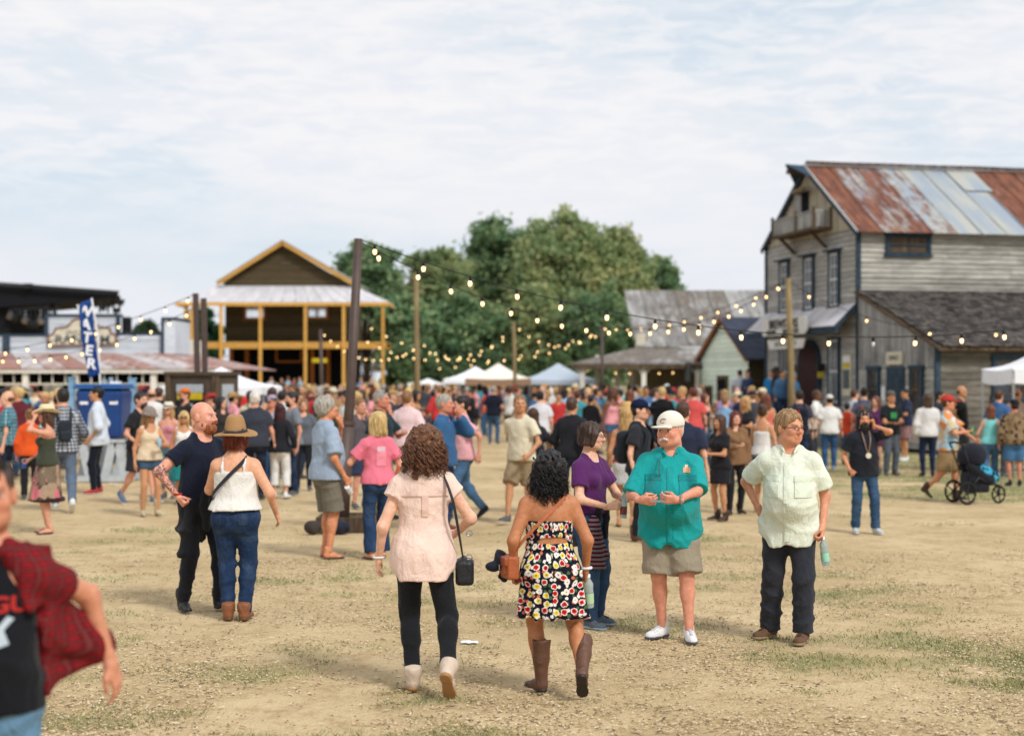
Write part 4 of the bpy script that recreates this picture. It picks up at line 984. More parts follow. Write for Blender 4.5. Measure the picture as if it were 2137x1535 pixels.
def rbox(c, half, r=.01, rz=0.0, rx=0.0):
    c = np.asarray(c, float); h = np.asarray(half, float); cz, sz = math.cos(rz), math.sin(rz); cx, sx_ = math.cos(rx), math.sin(rx)
    def fn(X, Y, Z):
        x, y, z = X-c[0], Y-c[1], Z-c[2]
        if rz: x, y = cz*x+sz*y, -sz*x+cz*y
        if rx: y, z = cx*y+sx_*z, -sx_*y+cx*z
        qx, qy, qz = np.abs(x)-h[0]+r, np.abs(y)-h[1]+r, np.abs(z)-h[2]+r
        return np.sqrt(np.maximum(qx, 0)**2+np.maximum(qy, 0)**2+np.maximum(qz, 0)**2)+np.minimum(np.maximum(np.maximum(qx, qy), qz), 0)-r
    m = np.full(3, np.linalg.norm(h)) if (rz or rx) else h
    return fn, c-m, c+m
def prof(st, capr=.01):
    """st rows: z, cx, cy, rx, ry"""
    st = np.array(sorted(st), float); zz = np.linspace(st[0, 0], st[-1, 0], 80); cols = [np.interp(zz, st[:, 0], st[:, i]) for i in range(1, 5)]
    ker = np.ones(9)/9; cols = [np.convolve(np.pad(c, 4, mode='edge'), ker, 'valid') for c in cols]
    z0, z1 = st[0, 0], st[-1, 0]
    def fn(X, Y, Z):
        cx, cy, rx, ry = [np.interp(Z.ravel(), zz, c).reshape(Z.shape) for c in cols]
        d = (np.sqrt(((X-cx)/rx)**2+((Y-cy)/ry)**2)-1)*np.minimum(rx, ry)
        return np.maximum(np.maximum(d, z0-Z), Z-z1)
    mx = np.array([(st[:, 1]-st[:, 3]).min(), (st[:, 2]-st[:, 4]).min(), z0]); Mx = np.array([(st[:, 1]+st[:, 3]).max(), (st[:, 2]+st[:, 4]).max(), z1])
    return fn, mx, Mx
def smin(a, b, k):
    if k <= 0: return np.minimum(a, b)
    h = np.maximum(k-np.abs(a-b), 0)/k; return np.minimum(a, b)-h*h*k*.25
def solve(ops, h, disp=None, pad=None):
    pad = pad or 2.5*h
    lo = np.min([o[1][1] for o in ops if o[0] == 'add'], 0)-pad; hi = np.max([o[1][2] for o in ops if o[0] == 'add'], 0)+pad
    n = np.ceil((hi-lo)/h).astype(int)+1
    ax = [(lo[i]+h*np.arange(n[i])).astype(f4) for i in range(3)]
    D = np.full(tuple(n), .2, f4)
    for kind, (fn, a, b), k in ops:
        m = k+3*h
        i0 = np.maximum(((a-m-lo)/h).astype(int), 0); i1 = np.minimum(((b+m-lo)/h).astype(int)+2, n)
        if np.any(i1 <= i0): continue
        sl = tuple(slice(i0[i], i1[i]) for i in range(3))
        q = fn(ax[0][sl[0]].reshape(-1, 1, 1), ax[1][sl[1]].reshape(1, -1, 1), ax[2][sl[2]].reshape(1, 1, -1))
        if kind == 'add': D[sl] = smin(D[sl], q, k)
        elif kind == 'sub': D[sl] = -smin(-D[sl], q, k)
    if disp is not None: D = D+disp(ax[0].reshape(-1, 1, 1), ax[1].reshape(1, -1, 1), ax[2].reshape(1, 1, -1)).astype(f4)
    return nets(D, lo, h)
EDG = [(0,1),(2,3),(4,5),(6,7),(0,2),(1,3),(4,6),(5,7),(0,4),(1,5),(2,6),(3,7)]
OFF = np.array([(i, j, k) for i in (0, 1) for j in (0, 1) for k in (0, 1)])
def nets(D, lo, h):
    S = D < 0; nx, ny, nz = D.shape
    c = np.zeros((nx-1, ny-1, nz-1), np.int8)
    for o in OFF: c += S[o[0]:nx-1+o[0], o[1]:ny-1+o[1], o[2]:nz-1+o[2]]
    I, J, K = np.nonzero((c > 0) & (c < 8)); m = len(I)
    cv = np.stack([D[I+o[0], J+o[1], K+o[2]] for o in OFF]); P = np.zeros((m, 3)); cnt = np.zeros(m)
    for a, b in EDG:
        va, vb = cv[a], cv[b]; q = (va < 0) != (vb < 0); t = np.where(q, va/np.where(q, va-vb, 1), 0)
        P += np.where(q[:, None], OFF[a]+(OFF[b]-OFF[a])*t[:, None], 0); cnt += q
    V = lo+h*(np.stack([I, J, K], 1)+P/cnt[:, None])
    vid = np.full(c.shape, -1, np.int64); vid[I, J, K] = np.arange(m)
    F = []
    for ax in range(3):
        a1, a2 = (ax+1) % 3, (ax+2) % 3
        s0 = [slice(1, -1)]*3; s0[ax] = slice(0, -1); s1 = list(s0); s1[ax] = slice(1, None)
        A, B = S[tuple(s0)], S[tuple(s1)]; e = np.argwhere(A != B); flip = A[tuple(e.T)]
        e = e+1; e[:, ax] -= 1
        def cell(d1, d2):
            q = e.copy(); q[:, a1] -= d1; q[:, a2] -= d2; return vid[q[:, 0], q[:, 1], q[:, 2]]
        Q = np.stack([cell(1, 1), cell(0, 1), cell(0, 0), cell(1, 0)], 1); Q[~flip] = Q[~flip][:, ::-1]; F.append(Q)
    F = np.concatenate(F); F = F[(F >= 0).all(1)]
    return V, F
def relax(V, F, it=1, lam=.5):
    e = np.concatenate([F[:, [0, 1]], F[:, [1, 2]], F[:, [2, 3]], F[:, [3, 0]]])
    for _ in range(it):
        s = np.zeros_like(V); c = np.zeros(len(V)); np.add.at(s, e[:, 0], V[e[:, 1]]); np.add.at(c, e[:, 0], 1)
        V = V+lam*(s/np.maximum(c, 1)[:, None]-V)
    return V

# ---------------------------------------------------------------- materials for people
n = NB('skin', .55, .35)
mk = n.attr('Mask'); ms = n.sep(mk.outputs['Color'])
base = n.oi.outputs['Color']; f = n.noise(n.obj, 26, 5, .65)
c = n.mix(n.ramp(f, .35, .68), n.mix(1.0, base, (.88, .80, .77), 'MULTIPLY'), n.mix(1.0, base, (1.05, 1.04, 1.03), 'MULTIPLY'))
c = n.mix(ms[0], c, n.mix(1.0, base, (.86, .55, .52), 'MULTIPLY')); c = n.mix(ms[2], c, (.62, .6, .58)); c = n.mix(ms[1], c, n.mix(1.0, base, (.14, .10, .08), 'MULTIPLY'))
tat = n.attr('Tattoo').outputs['Fac']; tn = n.ramp(n.noise(n.obj, 38, 4, .6, 1.2), .47, .55)
c = n.mix(n.math('MULTIPLY', n.math('MULTIPLY', tat, tn), .78), c, (.03, .045, .06))
n.color(c); n.b.inputs['Subsurface Weight'].default_value = .0; n.bump(n.noise(n.obj, 90, 3), .08, .003); n.done()
n = NB('hair_curly', .45, .45)
st = n.noise(n.obj, 55, 4, .65, 1.0)
n.color(n.mix(n.ramp(st, .36, .66), n.mix(1.0, n.oi.outputs['Color'], (.34, .32, .30), 'MULTIPLY'), n.mix(1.0, n.oi.outputs['Color'], (1.7, 1.6, 1.5), 'MULTIPLY'))); n.bump(st, .6, .012); n.done()
n = NB('hair', .5, .4)
st = n.noise(n.vscale(n.obj, (60, 60, 7)), 1.5, 5, .6)
n.color(n.mix(n.ramp(st, .3, .72), n.mix(1.0, n.oi.outputs['Color'], (.45, .43, .42), 'MULTIPLY'), n.mix(1.0, n.oi.outputs['Color'], (1.35, 1.32, 1.28), 'MULTIPLY'))); n.bump(st, .5, .008); n.done()
def cloth_base(n, c, wr=.35):
    big = n.noise(n.vscale(n.obj, (1, 1, .7)), 7, 3, .5); fine = n.noise(n.obj, 160, 2)
    fold = n.math('ADD', n.noise(n.vscale(n.obj, (1, 1, .55)), 10, 4, .5, .9), n.math('MULTIPLY', n.noise(n.vscale(n.obj, (1, 1, .6)), 30, 3, .6, 1.2), .3))
    c = n.mix(n.ramp(big, .3, .7), n.mix(1.0, c, (.90, .90, .91), 'MULTIPLY'), c)
    n.color(c); n.bump(n.math('ADD', fold, n.math('MULTIPLY', fine, .06)), min(1, wr*1.5), .045); return n
n = NB('cloth', .88, .2); cloth_base(n, n.oi.outputs['Color']); n.b.inputs['Sheen Weight'].default_value = .08; n.done()
n = NB('denim', .85, .2); oc = n.oi.outputs['Color']; fd = n.noise(n.vscale(n.obj, (1, 1, .8)), 6, 4, .6); wv = n.noise(n.vscale(n.obj, (300, 300, 120)), 1, 2)
c = n.mix(n.ramp(fd, .42, .78), oc, n.mix(.12, oc, srgb(150, 170, 190))); c = n.mix(n.math('MULTIPLY', wv, .35), c, n.mix(1.0, oc, (.6, .62, .68), 'MULTIPLY')); cloth_base(n, c, .45); n.done()
n = NB('leather', .5, .4); cloth_base(n, n.oi.outputs['Color'], .3); n.done()
n = NB('felt', .95, .1); cloth_base(n, n.oi.outputs['Color'], .08); n.done()
def cyl(n):
    s = n.sep(n.obj); ang = n.math('ARCTAN2', s[0], n.math('MULTIPLY', s[1], -1)); return n.math('MULTIPLY', ang, .17), s[2], s
# floral
n = NB('floral', .85, .2); u, z, _ = cyl(n); uv = n.comb(n.math('ADD', u, 3.0), z, 0)
def v2(scale, out, sh=0):
    q = n.N.new('ShaderNodeTexVoronoi'); q.voronoi_dimensions = '2D'; n.L.new(n.vadd(uv, (sh, sh*.7, 0)), q.inputs['Vector']); q.inputs['Scale'].default_value = scale; q.inputs['Randomness'].default_value = .55; return q.outputs[out]
wob = n.math('MULTIPLY', n.math('SUBTRACT', n.noise(n.obj, 75, 2), .5), .30)
d1 = n.math('ADD', v2(17, 'Distance'), wob); cc = n.sep(v2(17, 'Color'))
flower = n.mix(n.ramp(cc[0], .44, .46), srgb(196, 30, 34), n.mix(n.ramp(cc[0], .78, .80), srgb(222, 200, 50), srgb(236, 232, 222)))
inner = n.mix(n.ramp(d1, .12, .05), flower, n.mix(1.0, flower, (.45, .3, .3), 'MULTIPLY'))
d2 = n.math('ADD', v2(26, 'Distance', 1.3), wob); c2 = n.sep(v2(26, 'Color', 1.3))
leafc = n.mix(n.ramp(c2[1], .5, .52), srgb(232, 226, 214), n.mix(n.ramp(c2[1], .75, .77), srgb(70, 100, 62), srgb(206, 110, 80)))
c = n.mix(n.ramp(d2, .30, .27), srgb(16, 18, 34), leafc); c = n.mix(n.ramp(d1, .36, .33), c, srgb(234, 226, 214)); c = n.mix(n.ramp(d1, .27, .24), c, inner)
cloth_base(n, c, .3); n.done()
def plaid(name, a, b, c_, sc=7.0):
    n = NB(name, .9, .15); u, z, _ = cyl(n)
    w1 = n.ramp(n.wave(n.comb(u, 0, 0), sc, 'X'), .45, .55); w2 = n.ramp(n.wave(n.comb(0, 0, z), sc, 'Z'), .45, .55); w3 = n.ramp(n.wave(n.comb(u, 0, 0), sc*1.0, 'X'), .93, .98); w4 = n.ramp(n.wave(n.comb(0, 0, z), sc, 'Z'), .93, .98)
    c = n.mix(n.math('MULTIPLY', w1, .6), a, b); c = n.mix(n.math('MULTIPLY', w2, .6), c, b); c = n.mix(n.math('MULTIPLY', n.math('MAXIMUM', w3, w4), .8), c, c_)
    cloth_base(n, c, .4); return n.done()
plaid('plaid_red', srgb(132, 28, 34), srgb(84, 16, 22), srgb(112, 56, 54), 9)
plaid('plaid_teal', srgb(40, 130, 150), srgb(14, 30, 46), srgb(190, 210, 210), 5)
plaid('plaid_grey', srgb(190, 194, 200), srgb(50, 58, 74), srgb(24, 28, 38), 6)
plaid('plaid_pink', srgb(226, 176, 180), srgb(206, 110, 122), srgb(240, 222, 222), 6)
plaid('plaid_navy', srgb(150, 158, 170), srgb(60, 68, 84), srgb(220, 220, 222), 9)
plaid('plaid_shorts', srgb(150, 60, 56), srgb(60, 60, 84), srgb(210, 200, 190), 6)
def blotch(name, cols, sc=14):
    n = NB(name, .88, .2); v = n.sep(n.vor(n.obj, sc, 'F1', 'Color')); ns = n.noise(n.obj, sc*1.4, 4, .6); c = cols[0]
    for i, q in enumerate(cols[1:]): th = .54+.05*i; c = n.mix(n.ramp(n.math('ADD', n.math('MULTIPLY', v[i % 3], .6), n.math('MULTIPLY', ns, .4)), th, th+.05), c, q)
    cloth_base(n, c); return n.done()
blotch('skirt_print', [srgb(164, 140, 116), srgb(120, 104, 86), srgb(206, 116, 124), srgb(84, 70, 60)], 9)
blotch('tie_dye', [srgb(206, 214, 216), srgb(150, 190, 206), srgb(196, 178, 140), srgb(214, 140, 80)], 7)
blotch('brown_print', [srgb(140, 116, 86), srgb(120, 98, 72), srgb(56, 44, 36)], 16)
blotch('teal_blanket', [srgb(70, 170, 200), srgb(40, 120, 160), srgb(12, 16, 24)], 22)
blotch('wrap_print', [srgb(30, 28, 40), srgb(120, 40, 50), srgb(60, 90, 96), srgb(30, 28, 36)], 20)
n = NB('wrap_stripes', .9, .15); u, z, s = cyl(n); w = n.wave(n.comb(n.math('MULTIPLY', s[0], .5), 0, z), 9, 'Z'); c = n.mix(n.ramp(w, .3, .4), srgb(26, 24, 34), srgb(150, 52, 56)); c = n.mix(n.ramp(w, .72, .78), c, srgb(70, 110, 116)); cloth_base(n, c); n.done()
n = NB('tan_sole', .8, .2); n.color(srgb(150, 110, 70)); n.done()
n = NB('glass_lens', .05, .6); n.color((.01, .01, .012)); n.done()
n = NB('clear_plastic', .12, .5); n.color(srgb(196, 214, 210)); n.b.inputs['Transmission Weight'].default_value = .55; n.done()
n = NB('painted', .45, .4); n.color(n.oi.outputs['Color']); n.done()

# ---------------------------------------------------------------- heads, hands, shoes (cached shapes in their own frames)
CACHE = {}
def head_shape(sex, h, heavy=0.0, beard=False):
    key = ('head', sex, h, heavy)
    if key in CACHE: return CACHE[key]
    w = heavy; s = 1.0 if sex == 'm' else .94
    ops = [('add', ell((0, .014, .034), (.074, .093, .084)), 0), ('add', ell((0, -.022, -.022), (.064+.008*w, .072, .084)), .03), ('add', ell((0, -.046, -.086), (.038*s+.012*w, .04, .03)), .035),
           ('add', ell((.048, -.018, -.068), (.018+.012*w, .04, .03)), .03), ('add', ell((-.048, -.018, -.068), (.018+.012*w, .04, .03)), .03)]
    if h < .012:
        ops += [('add', cone((-.034, -.084, .022), (.034, -.084, .022), .011, .011), .018), ('add', ell((.042, -.062, -.024), (.022, .022, .02)), .02), ('add', ell((-.042, -.062, -.024), (.022, .022, .02)), .02)]
        for q in (-1, 1):
            ops += [('sub', ell((q*.031, -.101, .004), (.019, .016, .011)), .012), ('add', ell((q*.031, -.0805, .003), (.0135, .0125, .0105)), .004)]
        ops += [('add', cone((0, -.092, .016), (0, -.113, -.024), .007, .012), .012), ('add', ell((.011, -.1, -.029), .0095), .006), ('add', ell((-.011, -.1, -.029), .0095), .006),
                ('add', cone((-.018, -.089, -.056), (.018, -.089, -.056), .0065, .0065), .008), ('add', cone((-.015, -.088, -.067), (.015, -.088, -.067), .0075, .0075), .008)]
    else: ops += [('add', cone((0, -.088, .012), (0, -.108, -.026), .008, .014), .012), ('add', cone((-.03, -.084, .022), (.03, -.084, .022), .010, .010), .018)]
    for q in (-1, 1): ops.append(('add', ell((q*.077, .012, -.006), (.011, .021, .033)), .006))
    nr = .056 if sex == 'm' else .046; nr += .012*w
    ops.append(('add', cone((0, .012, -.05), (0, .034, -.2), nr, nr+.004), .02))
    V, F = solve(ops, h)
    M = np.zeros((len(V), 4), f4); x, y, z = V.T; ax_ = np.abs(x)
    front = (y < -.055)
    lips = np.exp(-((ax_/.021)**4))*np.exp(-(((z+.061)/.0095)**4))*(y < -.084); cheeks = .35*np.exp(-((ax_-.045)/.022)**2-((z+.025)/.022)**2)*front; nose = .35*np.exp(-(ax_/.016)**2-((z+.026)/.014)**2)*(y < -.095)
    M[:, 0] = np.clip(lips*.75+cheeks+nose, 0, 1)
    eye = np.exp(-(((ax_-.031)/.0125)**4)-(((z-.0035)/.0075)**4))*front; pup = np.exp(-(((ax_-.031)/.0062)**4)-(((z-.0035)/.0068)**4))*front
    lash = np.exp(-(((ax_-.031)/.0155)**4)-(((z-.0125)/.0035)**2))*front
    brow = np.exp(-(((ax_-.032)/.02)**4)-(((z-.0255-.1*(ax_-.03))/.0055)**4))*(y < -.06)
    if h < .012: M[:, 1] = np.clip(pup+.75*lash+.6*brow, 0, 1); M[:, 2] = eye*(1-pup)
    else: M[:, 1] = np.clip(.7*np.exp(-(((ax_-.031)/.018)**4)-(((z-.008)/.014)**4))*front, 0, 1)
    M[:, 3] = 1
    CACHE[key] = (V, F, M); return CACHE[key]
def hand_shape(mode, h):
    key = ('hand', mode, h)
    if key in CACHE: return CACHE[key]
    ang = {'relax': (14, 26, 18), 'grip': (52, 62, 40), 'fist': (78, 92, 60), 'flat': (4, 6, 4), 'point': (30, 50, 30)}[mode]
    ops = [('add', cone((0, .002, .03), (0, 0, -.02), .026, .024), 0)]
    for i, (y, L_, r) in enumerate(((-.029, .068, .0088), (-.010, .078, .009), (.010, .072, .0086), (.028, .056, .0078))):
        ops.append(('add', cone((0, y*.6, -.012), (0, y, -.088), .0145, .0118), .016))
        p = np.array([0, y, -.088]); a = 0; sp = (y/.029)*.06
        for j, fr in enumerate((.45, .32, .25)):
            a += R(ang[j])*(1+.12*i*(mode == 'relax')); q = p+L_*fr*np.array([-math.sin(a), sp, -math.cos(a)]); ops.append(('add', cone(p, q, r*(1-.08*j), r*(.95-.08*j)), .004)); p = q
    t0 = np.array([-.004, -.018, -.022]); t1 = np.array([-.014, -.048, -.052]); t2 = np.array([-.022, -.052, -.082]) if mode in ('relax', 'flat') else np.array([-.045, -.036, -.08]); t3 = t2+np.array([-.006, .004, -.022]) if mode in ('relax', 'flat') else t2+np.array([-.018, .012, -.006])
    ops += [('add', cone(t0, t1, .015, .012), .012), ('add', cone(t1, t2, .0115, .0098), .006), ('add', cone(t2, t3, .0098, .008), .004)]
    V, F = solve(ops, h); CACHE[key] = (V, F); return CACHE[key]
def shoe_shape(style, h):
    key = ('shoe', style, h)
    if key in CACHE: return CACHE[key]
    up = [('add', cone((0, .028, -.036), (0, -.06, -.044), .037, .038), 0), ('add', cone((0, -.06, -.046), (0, -.15, -.056), .040, .030), .03), ('add', ell((0, -.125, -.056), (.044, .05, .028)), .02), ('add', cone((0, .02, -.03), (0, .018, .022), .038, .042), .03)]
    if style in ('boot', 'cowboy', 'bootie'):
        top = {'boot': .10, 'cowboy': .30, 'bootie': .07}[style]
        up = [('add', cone((0, .026, -.036), (0, -.06, -.044), .036, .037), 0), ('add', cone((0, -.06, -.046), (0, -.17, -.058), .037, .022 if style == 'cowboy' else .03), .03), ('add', cone((0, .02, -.03), (0, .016, top*.55), .043, .054), .03), ('add', cone((0, .016, top*.5), (0, .022, top), .055, .070 if style == 'cowboy' else .052, True), .03)]
        if style == 'cowboy': up.append(('sub', cone((-.2, .02, top+.035), (.2, .02, top+.035), .05, .05), .01))
    if style == 'bare': up = [('add', cone((0, .03, -.045), (0, -.05, -.05), .028, .030), 0), ('add', cone((0, -.05, -.05), (0, -.13, -.062), .033, .016), .02), ('add', ell((.012, -.125, -.06), (.026, .03, .012)), .015), ('add', ell((-.014, -.115, -.06), (.024, .03, .012)), .015), ('add', cone((0, .022, -.04), (0, .012, .03), .03, .036), .02)]
    up.append(('sub', rbox((0, -.05, -.17), (.2, .4, .1), .002), 0))
    V, F = solve(up, h, pad=.02)
    heel = style in ('cowboy', 'bootie', 'boot')
    so = [('add', cone((0, .026, -.0), (0, -.145, -.0), .043 if style != 'bare' else .038, .041), 0)]
    fn0, a, b = so[0][1]
    def fs(X, Y, Z):
        d = np.sqrt((X)**2+(Y-np.clip(Y, -.15, .026))**2)-np.interp(np.clip(Y, -.2, .1).ravel(), [-.19, -.12, -.05, .05], [.036, .046, .037, .04]).reshape(Y.shape)
        zt = -.062+(.0 if not heel else 0); zb = -.08 if style != 'sneaker' else -.08
        th = .0105
        q = np.maximum(d, np.abs(Z+.071)-th)
        if heel: q = np.minimum(np.maximum(d, np.abs(Z+.066)-.006), np.maximum(np.maximum(d, -(Y+.02)), np.abs(Z+.068)-.0135))
        return q
    Vs, Fs = solve([('add', (fs, np.array([-.06, -.21, -.085]), np.array([.06, .08, -.055])), 0)], max(.006, h*.8))
    CACHE[key] = (V, F, Vs, Fs); return CACHE[key]
def rotm(yaw=0, pitch=0, roll=0):
    return np.array(Matrix.Rotation(yaw, 3, 'Z') @ Matrix.Rotation(pitch, 3, 'X') @ Matrix.Rotation(roll, 3, 'Y'))
def ik(a, t, l1, l2, pole_):
    d = t-a; L_ = np.linalg.norm(d); mxl = (l1+l2)*.995
    if L_ > mxl: t = a+d/L_*mxl; d = t-a; L_ = mxl
    x = (l1*l1-l2*l2+L_*L_)/(2*L_); hgt = math.sqrt(max(l1*l1-x*x, 0)); u = d/L_; p = pole_-u*(pole_ @ u); p /= max(np.linalg.norm(p), 1e-6)
    return a+u*x+p*hgt, t
SKIN = {'fair': srgb(220, 172, 144), 'pink': srgb(214, 158, 132), 'tan': srgb(194, 142, 104), 'olive': srgb(176, 126, 90), 'brown': srgb(112, 72, 50), 'red': srgb(206, 138, 112)}
HAIRC = {'brown': srgb(74, 50, 36), 'dark': srgb(34, 26, 24), 'black': srgb(18, 16, 18), 'blond': srgb(186, 150, 96), 'grey': srgb(160, 156, 146), 'white': srgb(222, 218, 208), 'red': srgb(96, 36, 28), 'auburn': srgb(112, 62, 38), 'lightbrown': srgb(134, 98, 64), 'ash': srgb(206, 176, 118), 'maroon': srgb(60, 20, 24)}

class Fig:
    def __init__(s, H=1.75, sex='m', girth=1.0, belly=0.0, pose=None, arm=1.0, leg=1.0):
        s.k = k = H/1.75; s.sex = sex; s.g = girth; s.belly = belly; s.ag = arm; s.lg = leg; p = pose or {}
        s.p = p; drop = p.get('drop', 0); s.hip = v3(*p.get('hip', (0, 0)), .92-drop)
        ln = p.get('lean', (0, 0)); s.sh = v3(s.hip[0]+ln[0], s.hip[1]+ln[1], 1.43-drop-.3*(ln[0]**2+ln[1]**2))
        s.sw = (.180 if sex == 'm' else .156)*(1+(girth-1)*.34); tw = R(p.get('twist', 0)); roll = p.get('roll', 0)
        s.S = {}; s.E = {}; s.W = {}; s.HP = {}; s.K = {}; s.A = {}
        for q, nm in ((1, 'l'), (-1, 'r')):
            s.S[nm] = s.sh+v3(q*s.sw*math.cos(tw), q*s.sw*math.sin(tw), -.055+q*roll)
            rest = s.S[nm]+v3(q*(.09+(girth-1)*.2), -.02, -.52)
            w = v3(*p[nm+'w']) if nm+'w' in p else rest
            pole_ = v3(*p.get(nm+'ep', (q*.6, 1, -.2)))
            s.E[nm], s.W[nm] = ik(s.S[nm], w, .285, .255, pole_)
            s.HP[nm] = s.hip+v3(q*.09*(1+(girth-1)*.5), 0, 0)
            a = v3(*p.get(nm+'a', (q*.10, .02, .085)))
            s.K[nm], s.A[nm] = ik(s.HP[nm], a, .43, .415, v3(q*.15, -1, 0))
        s.neck = s.sh+v3(0, .005, .05)
        s.head = s.neck+v3(0, -.018, .158)+v3(*p.get('hoff', (0, 0, 0)))
        hy, hp = p.get('head', (0, 0)); s.hr = rotm(R(hy), R(hp), R(p.get('htilt', 0)))
    def spine(s, z):
        t = np.clip((z-s.hip[2])/max(s.sh[2]-s.hip[2], .1), 0, 1.15); return s.hip[0]+(s.sh[0]-s.hip[0])*t, s.hip[1]+(s.sh[1]-s.hip[1])*t
    def torso(s):
        g = s.g; d = .92-s.hip[2]
        if s.sex == 'm': T = [(.84, .140, .105, .012), (.92, .168, .118, .014), (1.0, .163, .110, .006), (1.10, .152, .104, 0), (1.22, .160, .112, 0), (1.31, .170, .118, .004), (1.39, .146, .100, .008), (1.44, .092, .076, .012), (1.485, .062, .06, .014)]
        else: T = [(.84, .145, .108, .014), (.92, .176, .124, .018), (1.0, .162, .110, .010), (1.09, .132, .092, .002), (1.20, .136, .098, 0), (1.31, .146, .102, .004), (1.39, .140, .090, .008), (1.44, .088, .068, .012), (1.475, .052, .05, .014)]
        out = []
        for z, rx, ry, cy in T:
            gg = g if z < 1.37 else 1+(g-1)*.5
            x0, y0 = s.spine(z-d); out.append((z-d, x0, y0+cy, rx*gg, ry*(1+(gg-1)*1.25)))
        return out
    def belly_op(s, off=0):
        b = s.belly; x, y = s.spine(1.1); return ell((x, y-.03-.05*b, 1.09-(.92-s.hip[2])), (.145*s.g+.02*b+off, .085+.09*b+off, .19+off))
    def bust_ops(s, off=0):
        if s.sex == 'm': return []
        x, y = s.spine(1.27); d = .92-s.hip[2]; return [('add', ell((x+q*.066*s.g, y-.075*s.g, 1.265-d), (.062+off, .058+off, .062+off)), .03) for q in (-1, 1)]
    def body_ops(s):
        ops = [('add', prof(s.torso()), 0)]
        if s.belly: ops.append(('add', s.belly_op(-.012), .05))
        ops += s.bust_ops(-.004)
        ops.append(('add', cone(s.neck+v3(0, .004, -.03), s.head+s.hr @ v3(0, .012, -.05), .058 if s.sex == 'm' else .048, .054 if s.sex == 'm' else .044), .04))
        a = s.ag; l = s.lg
        for q in 'lr':
            sx = 1 if q == 'l' else -1
            ops += [('add', ell(s.S[q]+v3(-sx*.012, .003, .0), (.052*a, .050*a, .055*a)), .05), ('add', cone(s.neck+v3(sx*.025, .012, .012), s.S[q]+v3(-sx*.035, .006, .014), .030, .032), .06),
                    ('add', cone(s.S[q], s.E[q], .050*a, .038*a), .03), ('add', cone(s.E[q], s.W[q], .038*a, .0255), .03),
                    ('add', cone(s.HP[q]+v3(0, .012, -.02), s.K[q], .084*l, .056*l), .05), ('add', cone(s.K[q], s.A[q], .052*l, .036), .02), ('add', ell(s.K[q]*.72+s.A[q]*.28+v3(0, .016, 0), (.052*l, .055*l, .10)), .03)]
        return ops
    # garments -------------------------------------------------------------
    def folds(s, seed, amp, kind='shirt'):
        r = np.random.default_rng(seed); ph = r.random(8)*6.28
        def fn(X, Y, Z):
            w = 2.2*np.sin(6*Z+ph[0])+1.6*np.sin(9*X+ph[1])+1.3*np.sin(8*Y+ph[2])
            if kind == 'shirt': u = 16*X+21*Z+w+ph[3]; v = -19*X+17*Z+10*Y+1.2*w+ph[4]; t = 30*X+9*Z+1.5*w+ph[5]
            elif kind == 'pants': u = 34*Z+8*X+w+ph[3]; v = 27*Z-14*X+10*Y+1.4*w+ph[4]; t = 46*Z+12*Y+2*w+ph[5]
            else: a_ = np.arctan2(X, -Y+1e-6); u = 9*a_+.8*w+ph[3]; v = 15*a_+1.4*w+ph[4]; t = 5*a_+ph[5]
            rdg = lambda q: (1-np.abs(np.sin(.5*q)))**2.3*1.1
            return -amp*(rdg(u)+.8*rdg(v)+.5*rdg(t)-.7)
        return fn
    def top(s, h, off=.012, hem=.86, sleeve=.55, loose=.012, neck='crew', flare=0.0, amp=.005, seed=1, strap=None, collar=False, tails=0.0, sl_r=.016, fitted=False):
        d = .92-s.hip[2]; T = s.torso(); z_top = T[-1][0]; hem -= d; ch = max(t[3] for t in T if 1.2-d < t[0] < 1.36-d); chy = max(t[4] for t in T if 1.2-d < t[0] < 1.36-d); st = []
        zs = [t[0] for t in T]
        for z in [hem]+[t[0] for t in T if t[0] > hem+.02]:
            x0, y0, rx, ry = [np.interp(z, zs, [t[i] for t in T]) for i in (1, 2, 3, 4)]
            if z < 1.3-d and not fitted: rx = max(rx, ch*.97); ry = max(ry, chy*.95)
            if z < .96-d: rx = max(rx, .09*(1+(s.g-1)*.5)+.088*s.lg); ry = max(ry, .088*s.lg+.035)
            if z < 1.06-d and not fitted: rx += .014; ry += .014
            e = off+(loose+flare*.5)*min(1, max(0, (1.28-d-z)/.4)); st.append((z, x0, y0, rx+e, ry+e))
        ops = [('add', prof(st), 0)]
        if s.belly: ops.append(('add', s.belly_op(off+loose*.4), .06))
        ops += [(a, p, k) for a, p, k in s.bust_ops(off)]
        a = s.ag
        for q in 'lr':
            sx = 1 if q == 'l' else -1
            if sleeve > 0:
                ops += [('add', ell(s.S[q]+v3(-sx*.014, .003, .0), (.052*a+off, .050*a+off, .055*a+off)), .05), ('add', cone(s.neck+v3(sx*.03, .012, .008), s.S[q]+v3(-sx*.035, .006, .014), .028+off, .032+off), .06)]
                e = s.S[q]+(s.E[q]-s.S[q])*min(1, sleeve); ops.append(('add', cone(s.S[q], e, .052*a+off, .044*a+off+sl_r, sleeve <= 1), .03))
                if sleeve > 1: ops.append(('add', cone(s.E[q], s.E[q]+(s.W[q]-s.E[q])*(sleeve-1), .044*a+off+sl_r*.8, .030+off+sl_r*.4, True), .02))
            elif sleeve == 0: ops.append(('add', cone(s.neck+v3(sx*.05, .008, -.005), s.S[q]+v3(-sx*.015, .004, .025), .034+off, .03+off, True), .04))
        x, y = s.spine(1.48)
        nz = z_top
